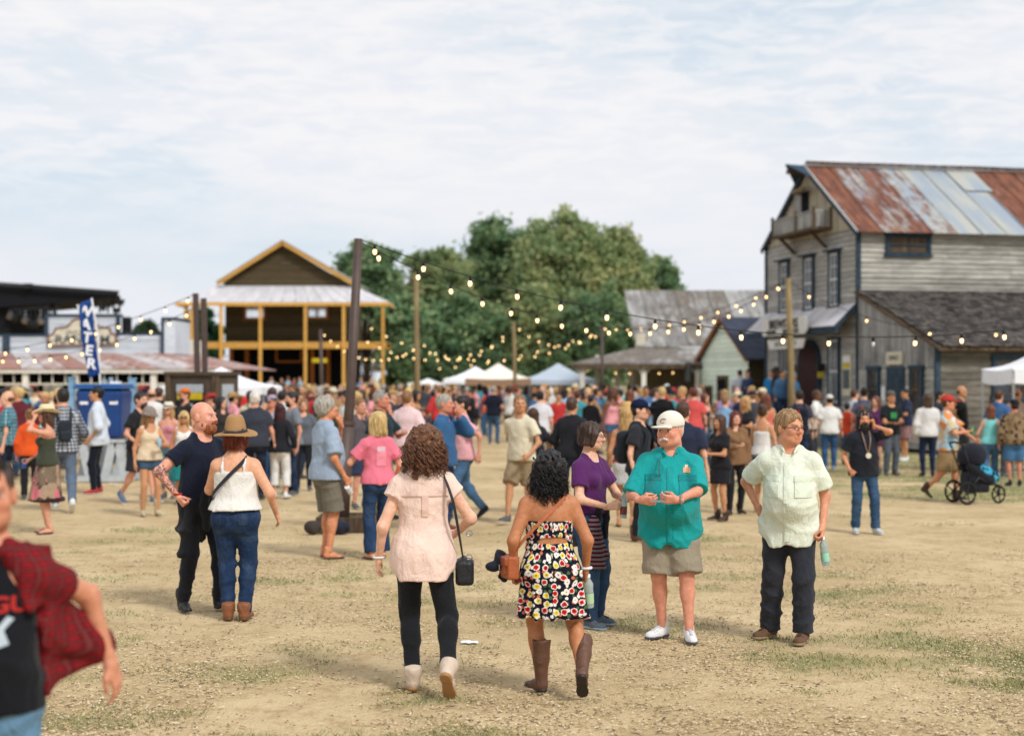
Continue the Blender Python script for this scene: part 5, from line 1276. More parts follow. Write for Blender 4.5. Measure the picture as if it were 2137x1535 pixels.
        if neck == 'crew': ops.append(('sub', cone((x, y-.01, nz+.05), (x, y-.03, nz-.012), .075, .062), .012))
        elif neck == 'v': ops += [('sub', cone((x, y-.01, nz+.05), (x, y-.03, nz-.01), .075, .064), .012), ('sub', cone((x, y-.12, nz-.01), (x, y-.16, nz-.13), .055, .004), .012)]
        elif neck == 'open': ops += [('sub', cone((x, y-.01, nz+.05), (x, y-.03, nz), .07, .058), .01), ('sub', cone((x, y-.12, nz), (x, y-.15, nz-.09), .032, .004), .008)]
        elif neck == 'scoop': ops += [('sub', cone((x, y-.03, nz+.06), (x, y-.07, nz-.05), .11, .085), .02)]
        elif neck in ('strap', 'strapless'):
            zc = s.sh[2]-(.10 if neck == 'strap' else .145)
            ops.append(('sub', rbox((x, y, zc+.3), (.5, .4, .3), .01), .02))
            if neck == 'strap':
                for q in (-1, 1):
                    for f_ in (-1, 1):
                        pr = None
                        for zq in np.linspace(zc-.03, s.sh[2]+.012, 5):
                            x0, y0, rx, ry = [np.interp(zq, zs, [t[i] for t in T]) for i in (1, 2, 3, 4)]; xo = .098+.02*(zc-zq)/.1*0; yo = y0+f_*(ry*math.sqrt(max(.05, 1-(xo/max(rx, .12))**2))+.010); pp = v3(x0+q*xo, yo, zq)
                            if pr is not None: ops.append(('add', cone(pr, pp, .0125, .0125), .004))
                            pr = pp
                        ops.append(('add', cone(pr, v3(x+q*.095, y+.008, s.sh[2]+.036), .0125, .0125), .004))
        if collar:
            for q in (-1, 1):
                ops += [('add', cone((x+q*.062, y-.035, nz+.012), (x+q*.035, y-.105, nz-.035), .018, .012), .01), ('add', cone((x+q*.06, y-.03, nz+.014), (x, y+.068, nz+.022), .019, .02), .01)]
        if tails:
            wd_ = max(t[3] for t in st); xh, yh = s.spine(hem)
            for q in (-1, 1): ops.append(('sub', cone((xh+q*wd_*1.02, -.6, hem-.01), (xh+q*wd_*1.02, .6, hem-.01), tails, tails), .03))
            ops.append(('sub', cone((xh-.012, -.6, hem-.02), (xh-.012, -.02, hem-.02), tails*.55, tails*.55), .02))
        V, F = solve(ops, h, s.folds(seed, amp, 'shirt') if amp else None); return V, F
    def pants(s, h, off=.010, length=1.0, flare=0.0, amp=.004, seed=2, rise=.985, tight=0.0, hemr=None):
        d = .92-s.hip[2]; T = s.torso(); zs = [t[0] for t in T]; st = []
        for z in [.80-d, .84-d, .92-d, rise-d]:
            x0, y0, rx, ry = [np.interp(z, zs, [t[i] for t in T]) for i in (1, 2, 3, 4)]; st.append((z, x0, y0, rx+off*.8, ry+off*.8))
        st[0] = (st[0][0], st[0][1], st[0][2], st[0][3]*.8, st[0][4]*.8)
        ops = [('add', prof(st), 0)]; l = s.lg
        if s.belly: x, y = s.spine(1.0); ops.append(('add', ell((x, y-.02-.03*s.belly, .98-d), (.14*s.g+off, .09+.05*s.belly+off, .12)), .05))
        if s.sex == 'f':
            for q in (-1, 1): ops.append(('add', ell((s.hip[0]+q*.075*s.g, s.hip[1]+.055, s.hip[2]-.03), (.09*s.g, .085*s.g, .10)), .05))
        else:
            for q in (-1, 1): ops.append(('add', ell((s.hip[0]+q*.07*s.g, s.hip[1]+.045, s.hip[2]-.03), (.085*s.g, .075*s.g, .09)), .05))
        for q in 'lr':
            hp = s.HP[q]+v3(0, .012, -.02)
            if length <= .52:
                e = hp+(s.K[q]-hp)*min(1, length/.5); ops.append(('add', cone(hp, e, .088*l+off, (.066*l+off+flare), True), .05))
            else:
                ops.append(('add', cone(hp, s.K[q], .088*l+off, .060*l+off), .05)); e = s.K[q]+(s.A[q]-s.K[q])*((length-.5)/.5)*1.02
                r1 = hemr if hemr else max(.043, .048*l*(1-tight)+off+flare)
                ops += [('add', cone(s.K[q], e, .058*l+off, r1, True), .03), ('add', ell(s.K[q]*.72+s.A[q]*.28+v3(0, .014, 0), (.056*l+off*.8, .058*l+off*.8, .11)), .03)]
        V, F = solve(ops, h, s.folds(seed, amp, 'pants') if amp else None); return V, F
    def skirt(s, h, z0, z1, r0, r1, seed=3, amp=.012, ry=.8, top_off=.01):
        d = .92-s.hip[2]; x, y = s.spine(z0-d); xm = (s.K['l'][0]+s.K['r'][0])/2; ym = (s.K['l'][1]+s.K['r'][1])/2
        st = [(z0-d, x, y, r0, r0*ry*.9), ((z0*.6+z1*.4)-d, x*.7+xm*.3, y*.8+ym*.2+.01, r0*.45+r1*.55, (r0*.45+r1*.55)*ry), (z1-d, x*.4+xm*.6, y*.5+ym*.5+.01, r1, r1*ry*1.05)]
        ops = [('add', prof(st), 0)]
        if s.sex == 'f':
            for q in (-1, 1): ops.append(('add', ell((s.hip[0]+q*.075*s.g, s.hip[1]+.06, s.hip[2]-.02), (.1*s.g, .09*s.g, .11)), .06))
        fz = s.folds(seed, amp, 'skirt'); zt, zb = z0-d, z1-d
        return solve(ops, h, lambda X, Y, Z: fz(X, Y, Z)*np.clip((zt-Z)/(zt-zb), 0, 1))

def hair_shape(style, h, L_=.25, seed=1, vol=1.0):
    key = ('hair', style, h, L_, seed, vol)
    if key in CACHE: return CACHE[key]
    v = vol; amp = .0035; fr = 150
    cap = ell((0, .018, .038), (.083*v, .102*v, .09*v)); face = ell((0, -.125, -.012), (.066, .080, .104))
    ops = [('add', cap, 0)]
    if style in ('short', 'crop'):
        if style == 'crop': ops = [('add', ell((0, .017, .036), (.079, .098, .087)), 0)]
        ops += [('add', ell((0, .045, -.02), (.07*v, .06*v, .06)), .03), ('sub', face, .01), ('sub', ell((0, -.07, -.075), (.12, .085, .085)), .01), ('sub', rbox((0, 0, -.2), (.2, .2, .13), .01), .01)]
    elif style == 'balding': ops = [('add', ell((0, .03, -.0), (.081, .088, .05)), 0), ('sub', ell((0, -.085, .0), (.12, .10, .2)), .01), ('sub', rbox((0, 0, -.2), (.2, .2, .14), .01), .01)]
    elif style in ('long', 'bob', 'curly'):
        b = 1.0 if style != 'curly' else 1.22
        st = [(.06, 0, .03, .078*v*b, .075*v*b), (-.02, 0, .04, .09*v*b, .072*v*b), (-L_*.55, 0, .055, .098*v*b, .06*v*b), (-L_*.9, 0, .062, .088*v*b, .045*v*b), (-L_, 0, .064, .06*v*b, .03*v*b)]
        if style == 'bob': st = [(.06, 0, .03, .08*v, .078*v), (-.03, 0, .03, .096*v, .08*v), (-L_, 0, .034, .104*v, .075*v)]
        ops = [('add', ell((0, .016, .038*v), (.084*v*b, .102*v*b, .09*v*b)), 0), ('add', prof(st), .03)]
        for q in (-1, 1): ops.append(('add', cone((q*.072*b, -.035, .02), (q*.086*b, -.03, -L_*.85), .03*v*b, .018*v*b), .03))
        ops.append(('sub', ell((0, -.12, -.035), (.06, .078, .095)), .012))
        if style == 'curly': amp = .010; fr = 85
    elif style == 'pony': ops += [('add', ell((0, .045, -.02), (.068, .06, .06)), .03), ('add', cone((0, .115, .05), (0, .14, .02), .03, .032), .01), ('add', cone((0, .14, .02), (0, .12, -L_), .032, .014), .02), ('sub', face, .01), ('sub', ell((0, -.07, -.075), (.12, .085, .085)), .01), ('sub', rbox((0, -.05, -.2), (.2, .1, .13), .01), .01)]
    elif style == 'bun': ops += [('add', ell((0, .045, -.02), (.068, .06, .06)), .03), ('add', ell((0, .10, .085), .05), .01), ('sub', face, .01), ('sub', ell((0, -.07, -.075), (.12, .085, .085)), .01), ('sub', rbox((0, 0, -.2), (.2, .2, .13), .01), .01)]
    elif style == 'beard': ops = [('add', ell((0, -.055, -.088), (.056, .05, .05*v)), 0), ('add', ell((0, -.03, -.06), (.07, .055, .045)), .02), ('add', cone((-.026, -.1, -.045), (.026, -.1, -.045), .009, .009), .01), ('sub', ell((0, -.11, -.06), (.02, .03, .006)), .006), ('sub', ell((0, -.06, .02), (.08, .09, .05)), .01)]; amp = .002
    elif style == 'longbeard': ops = [('add', ell((0, -.055, -.112), (.055, .050, .048)), 0), ('add', ell((0, -.03, -.072), (.07, .055, .034)), .02), ('add', cone((0, -.06, -.1), (0, -.07, -.21), .05, .025), .03), ('add', cone((-.026, -.1, -.045), (.026, -.1, -.045), .009, .009), .01), ('sub', ell((0, -.06, .02), (.08, .09, .05)), .01)]; amp = .003
    elif style == 'moustache': ops = [('add', cone((0, -.103, -.044), (.03, -.096, -.058), .0105, .007), 0), ('add', cone((0, -.103, -.044), (-.03, -.096, -.058), .0105, .007), .006)]; amp = .001
    rs = np.random.default_rng(seed); ph = rs.random(6)*6.28
    def disp(X, Y, Z):
        if style == 'curly':
            return -amp*(np.sin(fr*X+2*np.sin(60*Z+ph[0])+ph[1])*np.sin(fr*.9*Y+ph[2]+2*np.sin(50*X+ph[4]))+.6*np.sin(fr*.8*Z+2*np.sin(70*X+ph[3])))
        return -amp*(np.sin(fr*X+1.5*np.sin(14*Z+ph[0])+ph[1])+np.sin(fr*1.1*Y+1.5*np.sin(17*Z+ph[2])+ph[3])+.5*np.sin(1.7*fr*(X+Y)+ph[4]))
    V, F = solve(ops, h, disp); CACHE[key] = (V, F); return CACHE[key]
def strands(pts_fn, count, seg, rad, seed):
    """thin tapered locks; pts_fn(rng) -> (seg+1,3) points"""
    r = np.random.default_rng(seed); V = []; F = []
    for c in range(count):
        P = pts_fn(r); T = np.gradient(P, axis=0); T /= np.linalg.norm(T, axis=1)[:, None]+1e-9
        a_ = np.cross(T, np.array([.3, .2, .93])); a_ /= np.linalg.norm(a_, axis=1)[:, None]+1e-9; b_ = np.cross(T, a_)
        rr_ = rad*r.uniform(.7, 1.25)*np.interp(np.linspace(0, 1, len(P)), [0, .15, .8, 1], [.6, 1, .8, .15]); i0 = len(V)*0+sum(len(x) for x in V)
        ring = [P+rr_[:, None]*(a_*math.cos(q)+b_*math.sin(q)) for q in (0, 2.094, 4.189)]
        V.append(np.stack(ring, 1).reshape(-1, 3)); m = len(P)
        for j in range(m-1):
            for q in range(3): x = i0+j*3+q; y = i0+j*3+(q+1) % 3; F.append((x, y, y+3, x+3))
    return np.concatenate(V), np.array(F)
def curl_locks(count, L_, w, seed, curl=.010, freq=3.2, rad=.0042):
    def fn(r):
        while True:
            d = r.normal(size=3); d /= np.linalg.norm(d)
            if d[1] > -.35 and d[2] > -.35: break
        seg = 18; t = np.linspace(0, 1, seg); p0 = np.array([0, .016, .034])+d*np.array([.085, .102, .09]); out = d*np.array([1, .9, .2]); out[2] = 0
        ll = L_*r.uniform(.55, 1.05)*(1 if d[2] < .6 else 1.25); P = p0+out*w*np.sin(np.pi*.55*t)[:, None]; P[:, 2] += .012*np.sin(np.pi*t)*0-ll*t**1.15
        ph = r.random()*6.28; fq = freq*r.uniform(.8, 1.2)*2*np.pi*ll/.22; env = curl*np.clip(t*4, 0, 1)*r.uniform(.7, 1.3)
        P[:, 0] += env*np.cos(fq*t+ph); P[:, 1] += env*np.sin(fq*t+ph)
        return P
    return strands(fn, count, 22, rad, seed)
def both(a, b): return np.concatenate([a[0], b[0]]), np.concatenate([a[1], b[1]+len(a[0])])
def straight_locks(count, L_, seed, rad=.004, w=.02, front=-.2, wave=.006):
    def fn(r):
        while True:
            d = r.normal(size=3); d /= np.linalg.norm(d)
            if d[1] > front and d[2] > -.25: break
        t = np.linspace(0, 1, 12); p0 = np.array([0, .016, .036])+d*np.array([.083, .101, .09]); out = d*np.array([1, .9, 0]); ll = L_*r.uniform(.8, 1.05)*(1 if d[2] < .5 else 1.0)
        z1 = p0[2]+(-L_-p0[2])*t**1.2*r.uniform(.85, 1.03); rr_ = np.hypot(p0[0]/.083, (p0[1]-.016)/.101); k = np.clip((np.array([.083, .101])/max(rr_, .2))[None]*0+1, 0, 9)
        ang = math.atan2(p0[1]-.016, p0[0]); q = np.clip(rr_+t*1.6, 0, 1); x = .094*q*math.cos(ang)*(1+w*t); y = .016+.10*q*math.sin(ang)*(1-.25*t)+.03*t
        ph = r.random()*6.28; return np.stack([x+wave*np.sin(9*t+ph)*t, y+wave*np.cos(8*t+ph)*t, z1], 1)
    return strands(fn, count, 12, rad, seed)
def hat_ops(style):
    if style == 'cap': return [('add', ell((0, .014, .046), (.090, .108, .086)), 0), ('sub', rbox((0, 0, -.08), (.2, .2, .108), .004), .006), ('add', ell((0, -.125, .032), (.072, .072, .010), 0, -.12), .01), ('sub', ell((0, .01, .03), (.078, .096, .06)), 0)]
    def brim(w, l, curl, th=.007, z=.028):
        def fn(X, Y, Z):
            zz = Z-z-curl*(X/w)**2*(1 if curl > 0 else .6)+.02*((Y-.01)/l)**2*(1 if curl > 0 else -.2)
            return np.maximum((np.sqrt((X/w)**2+((Y-.01)/l)**2)-1)*min(w, l)*.8, np.abs(zz)-th)
        return fn, np.array([-w, -l, z-.05]), np.array([w, l+.02, z+max(curl, 0)+.04])
    if style == 'cowboy': return [('add', brim(.165, .20, .062), 0), ('add', prof([(.028, 0, .012, .088, .108), (.08, 0, .012, .084, .104), (.12, 0, .012, .07, .094), (.135, 0, .012, .055, .08)]), .012), ('sub', ell((0, .012, .155), (.022, .12, .035)), .02)]
    if style == 'wide': return [('add', brim(.175, .18, -.035), 0), ('add', prof([(.028, 0, .012, .088, .106), (.08, 0, .012, .083, .10), (.14, 0, .012, .070, .086), (.168, 0, .012, .056, .072), (.176, 0, .012, .04, .055)]), .012), ('sub', ell((0, -.02, .19), (.02, .09, .03)), .02)]
    if style == 'fedora': return [('add', brim(.132, .145, .02), 0), ('add', prof([(.028, 0, .012, .086, .104), (.08, 0, .012, .08, .098), (.115, 0, .012, .066, .086), (.125, 0, .012, .05, .07)]), .01), ('sub', ell((0, .0, .14), (.022, .09, .03)), .02)]
    if style == 'bucket': return [('add', ell((0, .014, .046), (.092, .108, .09)), 0), ('sub', rbox((0, 0, -.08), (.2, .2, .108), .004), .006), ('add', (lambda X, Y, Z: np.maximum(np.abs(np.sqrt(X**2+(Y*.9)**2)-.085-(.045-Z)*.9)-.008, np.abs(Z-.02)-.028), np.array([-.15, -.16, -.01]), np.array([.15, .16, .05])), .006)]
    if style == 'beanie': return [('add', ell((0, .016, .042), (.088, .106, .092)), 0), ('sub', rbox((0, 0, -.09), (.2, .2, .108), .004), .006)]
BANDS = {}

def person(name_children, fig, loc, theta, skin, label, group=None, hv=.009, face_h=.0062, hand_h=.006, body_h=.02, hair=None, hairc='brown', heavy=0.0, wear=(), shoes=('sneaker', (.1, .1, .1), (.6, .6, .6)), hats=None, beard=None, beardc=None, locks=None, tattoo=None, glasses=None, fscale=1.0, feet=True):
    k = fig.k; parts_V = []; parts_F = []; masks = []; off = 0
    def addp(V, F, M=None):
        nonlocal off
        parts_V.append(V); parts_F.append(F+off); masks.append(M if M is not None else np.tile(np.array([0, 0, 0, 1], f4), (len(V), 1))); off += len(V)
    V, F = solve(fig.body_ops(), body_h); tat = np.zeros(len(V))
    if tattoo:
        for q in tattoo:
            a, b = fig.E[q], fig.W[q]; d = b-a; t = np.clip((V-a) @ d/(d @ d), -.3, 1); dist = np.linalg.norm(V-a-t[:, None]*d, axis=1); tat = np.maximum(tat, (dist < .07)*1.0)
    addp(V, F)
    hs_ = 1.06 if fig.sex == 'm' else 1.01
    hV, hF, hM = head_shape(fig.sex, face_h, heavy); addp((fig.hr @ (hV*hs_*fscale).T).T+fig.head, hF, hM)
    hds = {}
    for q in 'lr':
        mode = fig.p.get(q+'h', 'relax')
        if mode is None: continue
        V, F = hand_shape(mode, hand_h); V = V*(1.0 if fig.sex == 'm' else .9)
        if q == 'r': V = V*np.array([-1, 1, 1]); F = F[:, ::-1]
        d = fig.W[q]-fig.E[q]; d /= np.linalg.norm(d)
        if q+'d' in fig.p: d = v3(*fig.p[q+'d']); d /= np.linalg.norm(d)
        t = v3(*fig.p.get(q+'t', (0, -1, 0))); t = t-d*(t @ d); t /= np.linalg.norm(t)
        Rm = np.stack([np.cross(t, d), -t, -d], 1); addp((Rm @ V.T).T+fig.W[q], F); hds[q] = (Rm, fig.W[q])
    sh_style, sh_c, sole_c = shoes; FT = {}
    for q in 'lr':
        yw, pt = fig.p.get(q+'f', ((12 if q == 'l' else -12), 0)); FT[q] = (rotm(R(yw), R(pt)), fig.A[q])
        if sh_style == 'bare' and feet:
            V, F, Vs, Fs = shoe_shape('bare', max(.007, hand_h*1.4)); addp((FT[q][0] @ V.T).T+fig.A[q], F)
    V = np.concatenate(parts_V)*k; F = np.concatenate(parts_F); M = np.concatenate(masks)
    me = np_mesh('person', V, F); ca_ = me.color_attributes.new('Mask', 'FLOAT_COLOR', 'POINT'); ca_.data.foreach_set('color', M.ravel())
    if tattoo: ta = me.attributes.new('Tattoo', 'FLOAT', 'POINT'); ta.data.foreach_set('value', np.concatenate([tat, np.zeros(len(V)-len(tat))]).astype(f4))
    root = mesh_obj('person', me, 'skin', None, SKIN[skin] if isinstance(skin, str) else skin)
    root.location = loc; root.rotation_euler = (0, 0, R(theta)); tag(root, label, 'person', group)
    def child(nm, V, F, mat, col, par=None):
        return mesh_obj(nm, np_mesh(nm, V*k, F), mat, par or root, col)
    for g in wear:
        kind, nm, mat, col, kw = g
        kw = dict(kw)
        if kind == 'top': V, F = fig.top(hv, **kw)
        elif kind == 'pants': V, F = fig.pants(hv, **kw)
        elif kind == 'skirt': V, F = fig.skirt(hv, **kw)
        elif kind == 'ops': V, F = solve(kw['ops'](fig), kw.get('h', hv), kw.get('disp'))
        child(nm, V, F, mat, col)
    if feet:
        for q in 'lr':
            V, F, Vs, Fs = shoe_shape(sh_style, .0085 if hv < .012 else .026)
            tr_ = lambda W: (FT[q][0] @ W.T).T+fig.A[q]
            if sh_style != 'bare': so_ = child('shoe' if sh_style != 'cowboy' else 'boot', tr_(V), F, 'leather' if sh_style in ('boot', 'cowboy', 'bootie') else 'cloth', sh_c)
            else: so_ = None
            if sh_style == 'sneaker' and hv < .012:
                LV, LF = solve([('add', cone((-.030, -.045-.022*i, -.004-.0075*i), (.030, -.050-.022*i, -.004-.0075*i), .0045, .0045), .0) for i in range(4)]+[('add', cone((0, -.035, .004), (0, -.12, -.026), .012, .016), .006)], .005); child('laces', tr_(LV), LF, 'cloth', tuple(.35*c for c in sh_c) if sum(sh_c) < 1.5 else (.5, .52, .56), so_)
            child('sole' if sh_style != 'bare' else 'sandal', tr_(Vs), Fs, 'painted', sole_c, so_)
    HT = lambda W: (fig.hr @ (W*hs_*fscale).T).T+fig.head
    hc = HAIRC[hairc] if isinstance(hairc, str) else hairc
    if hair:
        st = hair if isinstance(hair, tuple) else (hair, .25); V, F = hair_shape(st[0], max(.0055, face_h*1.1), st[1], vol=st[2] if len(st) > 2 else 1.0)
        V = HT(V)
        if locks: LV, LF = locks; V2 = HT(LV); F = np.concatenate([F, LF+len(V)]); V = np.concatenate([V, V2])
        child('hair', V, F, 'hair_curly' if st[0] == 'curly' else 'hair', hc)
    for b in (beard or ()):
        V, F = hair_shape(b, max(.005, face_h)); child('beard' if b != 'moustache' else 'moustache', HT(V), F, 'hair', HAIRC[beardc or hairc] if isinstance(beardc or hairc, str) else beardc)
    if hats:
        style, col, band = hats; key = ('hat', style, face_h)
        if key not in CACHE: CACHE[key] = solve(hat_ops(style), max(.0055, face_h*1.1))
        V, F = CACHE[key]; hsc = 1.10 if style == 'wide' else 1.03; ho = child('hat' if style != 'cap' else 'cap', HT(V*hsc), F, 'felt', col)
        if band is not None and style in ('wide', 'fedora', 'cowboy'):
            mb = MB(); mb.lathe([(1.0, .034), (1.03, .040), (1.02, .056), (.985, .058)], 28); Vb = np.array([(v.x*.0915, v.y*.1115+.012, v.z) for v in mb.v]); child('hat_band', HT(Vb*hsc), np.array(mb.f), 'painted', band, ho)
    if glasses:
        mb = MB(); dark = glasses == 'sun' or glasses == 'up'; sh_ = Vector((0, .035, .10)) if glasses == 'up' else Vector((0, 0, 0))
        for q in (-1, 1):
            n_ = 12; ring = []
            for j in range(n_+1): a = 2*math.pi*j/n_; ring.append(Vector((q*.032+.021*math.cos(a), -.108, .003+.016*math.sin(a)))+sh_)
            if dark: mb.poly(ring[:-1]); mb.tube(ring, .003, 4, False)
            else: mb.tube(ring, .0013, 4, False)
            mb.tube([Vector((q*.053, -.106, .006))+sh_, Vector((q*.079, -.05, .006))+sh_, Vector((q*.08, .012, .004))+sh_], .0022, 4)
        mb.tube([Vector((-.011, -.109, .006))+sh_, Vector((.011, -.109, .006))+sh_], .002, 4)
        me = mb.mesh('glasses'); W = np.array([v.co[:] for v in me.vertices]); W = HT(W)*k; me.vertices.foreach_set('co', W.astype(f4).ravel()); me.update()
        mesh_obj('sunglasses' if dark else 'glasses', me, 'glass_lens' if dark else 'dark_metal', root)
    root['k_'] = k
    del root['k_']
    return root, hds
def place(px, foot, head=None, H=None, extra=0.0):
    """ground position and body height from where feet and head top stand in the photograph"""
    Y = foot_depth(foot)
    if H is None: H = (foot-head)/FPX*Y-extra
    return (Vector(((px-HX)/FPX*Y, Y, 0)), H)
def carry(o, who):
    """lay a separate thing, modelled in the wearer's frame, into the world"""
    M = Matrix.Translation(who.location) @ Matrix.Rotation(who.rotation_euler[2], 4, 'Z'); o.matrix_basis = M @ o.matrix_basis; return o
def sdf_obj(nm, ops, h, mat, col, parent=None, disp=None, k=1.0):
    V, F = solve(ops, h, disp); V = V*k; c = V.mean(0); c[2] = V[:, 2].min(); o = mesh_obj(nm, np_mesh(nm, V-c, F), mat, parent, col); o.location = Vector(c); return o
def ribbon(nm, pts, w, th, mat, col, parent=None, k=1.0, nrm=None, closed=False):
    P = [Vector(p)*k for p in pts]; V = []; F = []
    # resample with Catmull-Rom
    Q = []
    for i in range(len(P)-1):
        p0, p1, p2, p3 = P[max(i-1, 0)], P[i], P[i+1], P[min(i+2, len(P)-1)]
        for j in range(6):
            t = j/6; Q.append(.5*((2*p1)+(-p0+p2)*t+(2*p0-5*p1+4*p2-p3)*t*t+(-p0+3*p1-3*p2+p3)*t**3))
    Q.append(P[-1])
    for i, p in enumerate(Q):
        t = (Q[min(i+1, len(Q)-1)]-Q[max(i-1, 0)]).normalized(); n_ = Vector((p.x, p.y, 0)) if nrm is None else Vector(nrm); n_ = n_-t*n_.dot(t); n_ = n_.normalized() if n_.length > 1e-6 else Vector((0, 1, 0)); s = t.cross(n_)
        for a, b in ((-1, -1), (1, -1), (1, 1), (-1, 1)): V.append(p+s*(a*w/2)+n_*(b*th/2))
    for i in range(len(Q)-1):
        for j in range(4): F.append((i*4+j, i*4+(j+1) % 4, i*4+4+(j+1) % 4, i*4+4+j))
    me = bpy.data.meshes.new(nm); me.from_pydata([tuple(v) for v in V], [], F+[(0, 1, 2, 3), tuple(len(V)-4+q for q in (3, 2, 1, 0))]); me.update(); o = mesh_obj(nm, me, mat, parent, col); return o
# ------------------------------------------------------------------ people close to the camera
from mathutils.bvhtree import BVHTree
def front_on(o_mesh, garment, front=True, lift=.004):
    """wrap a flat mark (in the wearer's frame, x and z) onto the garment's surface"""
    g = garment.data; bv = BVHTree.FromPolygons([v.co for v in g.vertices], [tuple(p.vertices) for p in g.polygons]); me = o_mesh.data
    M = o_mesh.matrix_basis.copy(); me.transform(M); o_mesh.matrix_basis = Matrix.Identity(4)
    ys = [v.co.y for v in me.vertices]; y0 = min(ys) if front else max(ys)
    for v in me.vertices:
        h = bv.ray_cast(Vector((v.co.x, -1.5 if front else 1.5, v.co.z)), Vector((0, 1 if front else -1, 0)))
        if h[0] is not None: v.co.y = h[0].y+(-lift if front else lift)+(v.co.y-y0)*(1 if front else 1)
    me.update(); o_mesh.parent = garment; return o_mesh
def kid(root, nm): return [c for c in root.children if c.name.split('.')[0] == nm][0]
def patch(nm, x0, x1, z0, z1, mat, col, garment, th=.004, nu=8, nv=8, front=True, lift=.005):
    """a small sewn-on piece lying on the garment"""
    mb = MB(); V = [];
    for j in range(nv+1):
        for i in range(nu+1): V.append(Vector((x0+(x1-x0)*i/nu, 0, z0+(z1-z0)*j/nv)))
    mb.v = V; mb.f = [(j*(nu+1)+i, j*(nu+1)+i+1, (j+1)*(nu+1)+i+1, (j+1)*(nu+1)+i) for j in range(nv) for i in range(nu)]
    me = bpy.data.meshes.new(nm); me.from_pydata([tuple(v) for v in V], [], mb.f); me.update(); o = mesh_obj(nm, me, mat, None, col); front_on(o, garment, front, lift)
    sm = o.modifiers.new('thickness', 'SOLIDIFY'); sm.thickness = th; sm.offset = 0; return o
def button(x, z, garment, col=(.05, .05, .05), r=.006):
    mb = MB(); mb.v = [Vector((x+r*math.cos(a*math.pi/4), 0, z+r*math.sin(a*math.pi/4))) for a in range(8)]; mb.f = [tuple(range(8))]
    me = mb.mesh('button'); o = mesh_obj('button', me, 'painted', None, col); return front_on(o, garment, True, .004)
def bottle(k, c, d, label, who, hh=.2, r=.032, col=srgb(190, 212, 206)):
    """plastic drinking bottle with cap and label; c = grip point, d = axis (up)"""
    d = Vector(d).normalized(); rot = d.to_track_quat('Z', 'Y').to_matrix().to_4x4()
    root = empty('water_bottle', Vector(c)*k, 0, label, 'bottle'); root.matrix_basis = Matrix.Translation(Vector(c)*k) @ rot
    m = MB(); m.lathe([(.001, -.14), (r*.9, -.14), (r, -.13), (r, -.04), (r*.92, -.02), (r, .0), (r*.95, .02), (r*.42, .05), (r*.40, .062)], 18); m.build('body', 'clear_plastic', root, smooth=True, recenter=False)
    m = MB(); m.lathe([(r*1.01, -.11), (r*1.02, -.105), (r*1.02, -.05), (r*1.01, -.045)], 18); m.build('paper_label', 'painted', root, smooth=True, color=col, recenter=False)
    m = MB(); m.lathe([(r*.46, .058), (r*.46, .078), (.001, .079)], 14); m.build('cap', 'ink_white', root, smooth=True, recenter=False)
    return carry(root, who)
def can(k, c, col, label, who):
    root = empty('drink_can', Vector(c)*k, 0, label, 'can'); m = MB(); m.lathe([(.001, -.06), (.026, -.06), (.032, -.052), (.032, .048), (.027, .058), (.001, .058)], 16); m.build('body', 'painted', root, smooth=True, color=col, recenter=False); m = MB(); m.lathe([(.028, .058), (.028, .062), (.001, .061)], 14); m.build('top', 'chrome_grey', root, recenter=False)
    return carry(root, who)
BLK = (.012, .013, .016)

# --- curly haired woman in the blush blouse
loc, H = place(888, 1442, H=1.69)
fg = Fig(H, 'f', 1.03, arm=1.02, leg=1.06, pose=dict(hip=(.015, 0), la=(.085, -.02, .095), lf=(2, 0), ra=(-.155, .30, .19), rf=(-14, 52), lw=(.315, -.06, .88), lep=(.5, 1, -.2), rw=(-.20, -.24, 1.03), rep=(-1, .7, -.3), rh='grip', head=(38, -4), roll=-.008))
w1, hd = person(None, fg, loc, 182, srgb(232, 186, 160), 'woman with curly brown hair walking away in blush sleeveless blouse and black trousers', hv=.0105, hair=('curly', .235, 1.02), hairc=srgb(104, 68, 44), locks=both(curl_locks(400, .22, .062, 4, .012, 3.4, .0046), curl_locks(110, .20, .085, 14, .016, 3.0, .0016)),
    wear=[('pants', 'trousers', 'cloth', (.010, .011, .014), dict(off=.006, tight=.12, amp=.005, rise=1.0, seed=4)), ('top', 'blouse', 'cloth', srgb(236, 206, 190), dict(hem=.755, sleeve=.30, loose=.012, off=.020, neck='crew', amp=.0065, seed=5, collar=True, sl_r=.02, tails=.07))], shoes=('bootie', srgb(206, 186, 166), srgb(160, 118, 74)))
k = fg.k; bl = kid(w1, 'blouse')
patch('yoke_seam', -.15, .15, 1.268, 1.274, 'cloth', srgb(214, 178, 162), bl, .003, 16, 1, False); patch('back_pleat', -.02, .02, 1.14, 1.27, 'cloth', srgb(224, 190, 174), bl, .004, 4, 8, False)
bag = sdf_obj('handbag', [('add', rbox((-.262, -.0, .80), (.062, .09, .085), .03), 0), ('add', cone((-.255, -.10, .885), (-.255, .05, .885), .016, .016), .02)], .008, 'leather', BLK, k=k); tag(bag, 'small black leather handbag hanging at the curly haired woman\'s hip', 'handbag'); M0 = bag.location.copy()
st = ribbon('strap', [(-.252, .03, .89), (-.222, .12, 1.08), (-.185, .15, 1.28), (-.135, .085, 1.425), (-.125, -.01, 1.452), (-.145, -.10, 1.36)], .022, .006, 'leather', BLK, None, k)
st.location = -M0; st.parent = bag
for zz in (.90, 1.06): rg = MB(); rg.tube([Vector((-.293+.02*math.cos(a*.7854), .02+.0*a, zz+.018*math.sin(a*.7854)))*k for a in range(9)], .004, 5, False); o = rg.build('ring', 'chrome_grey', bag); o.location -= M0
carry(bag, w1)
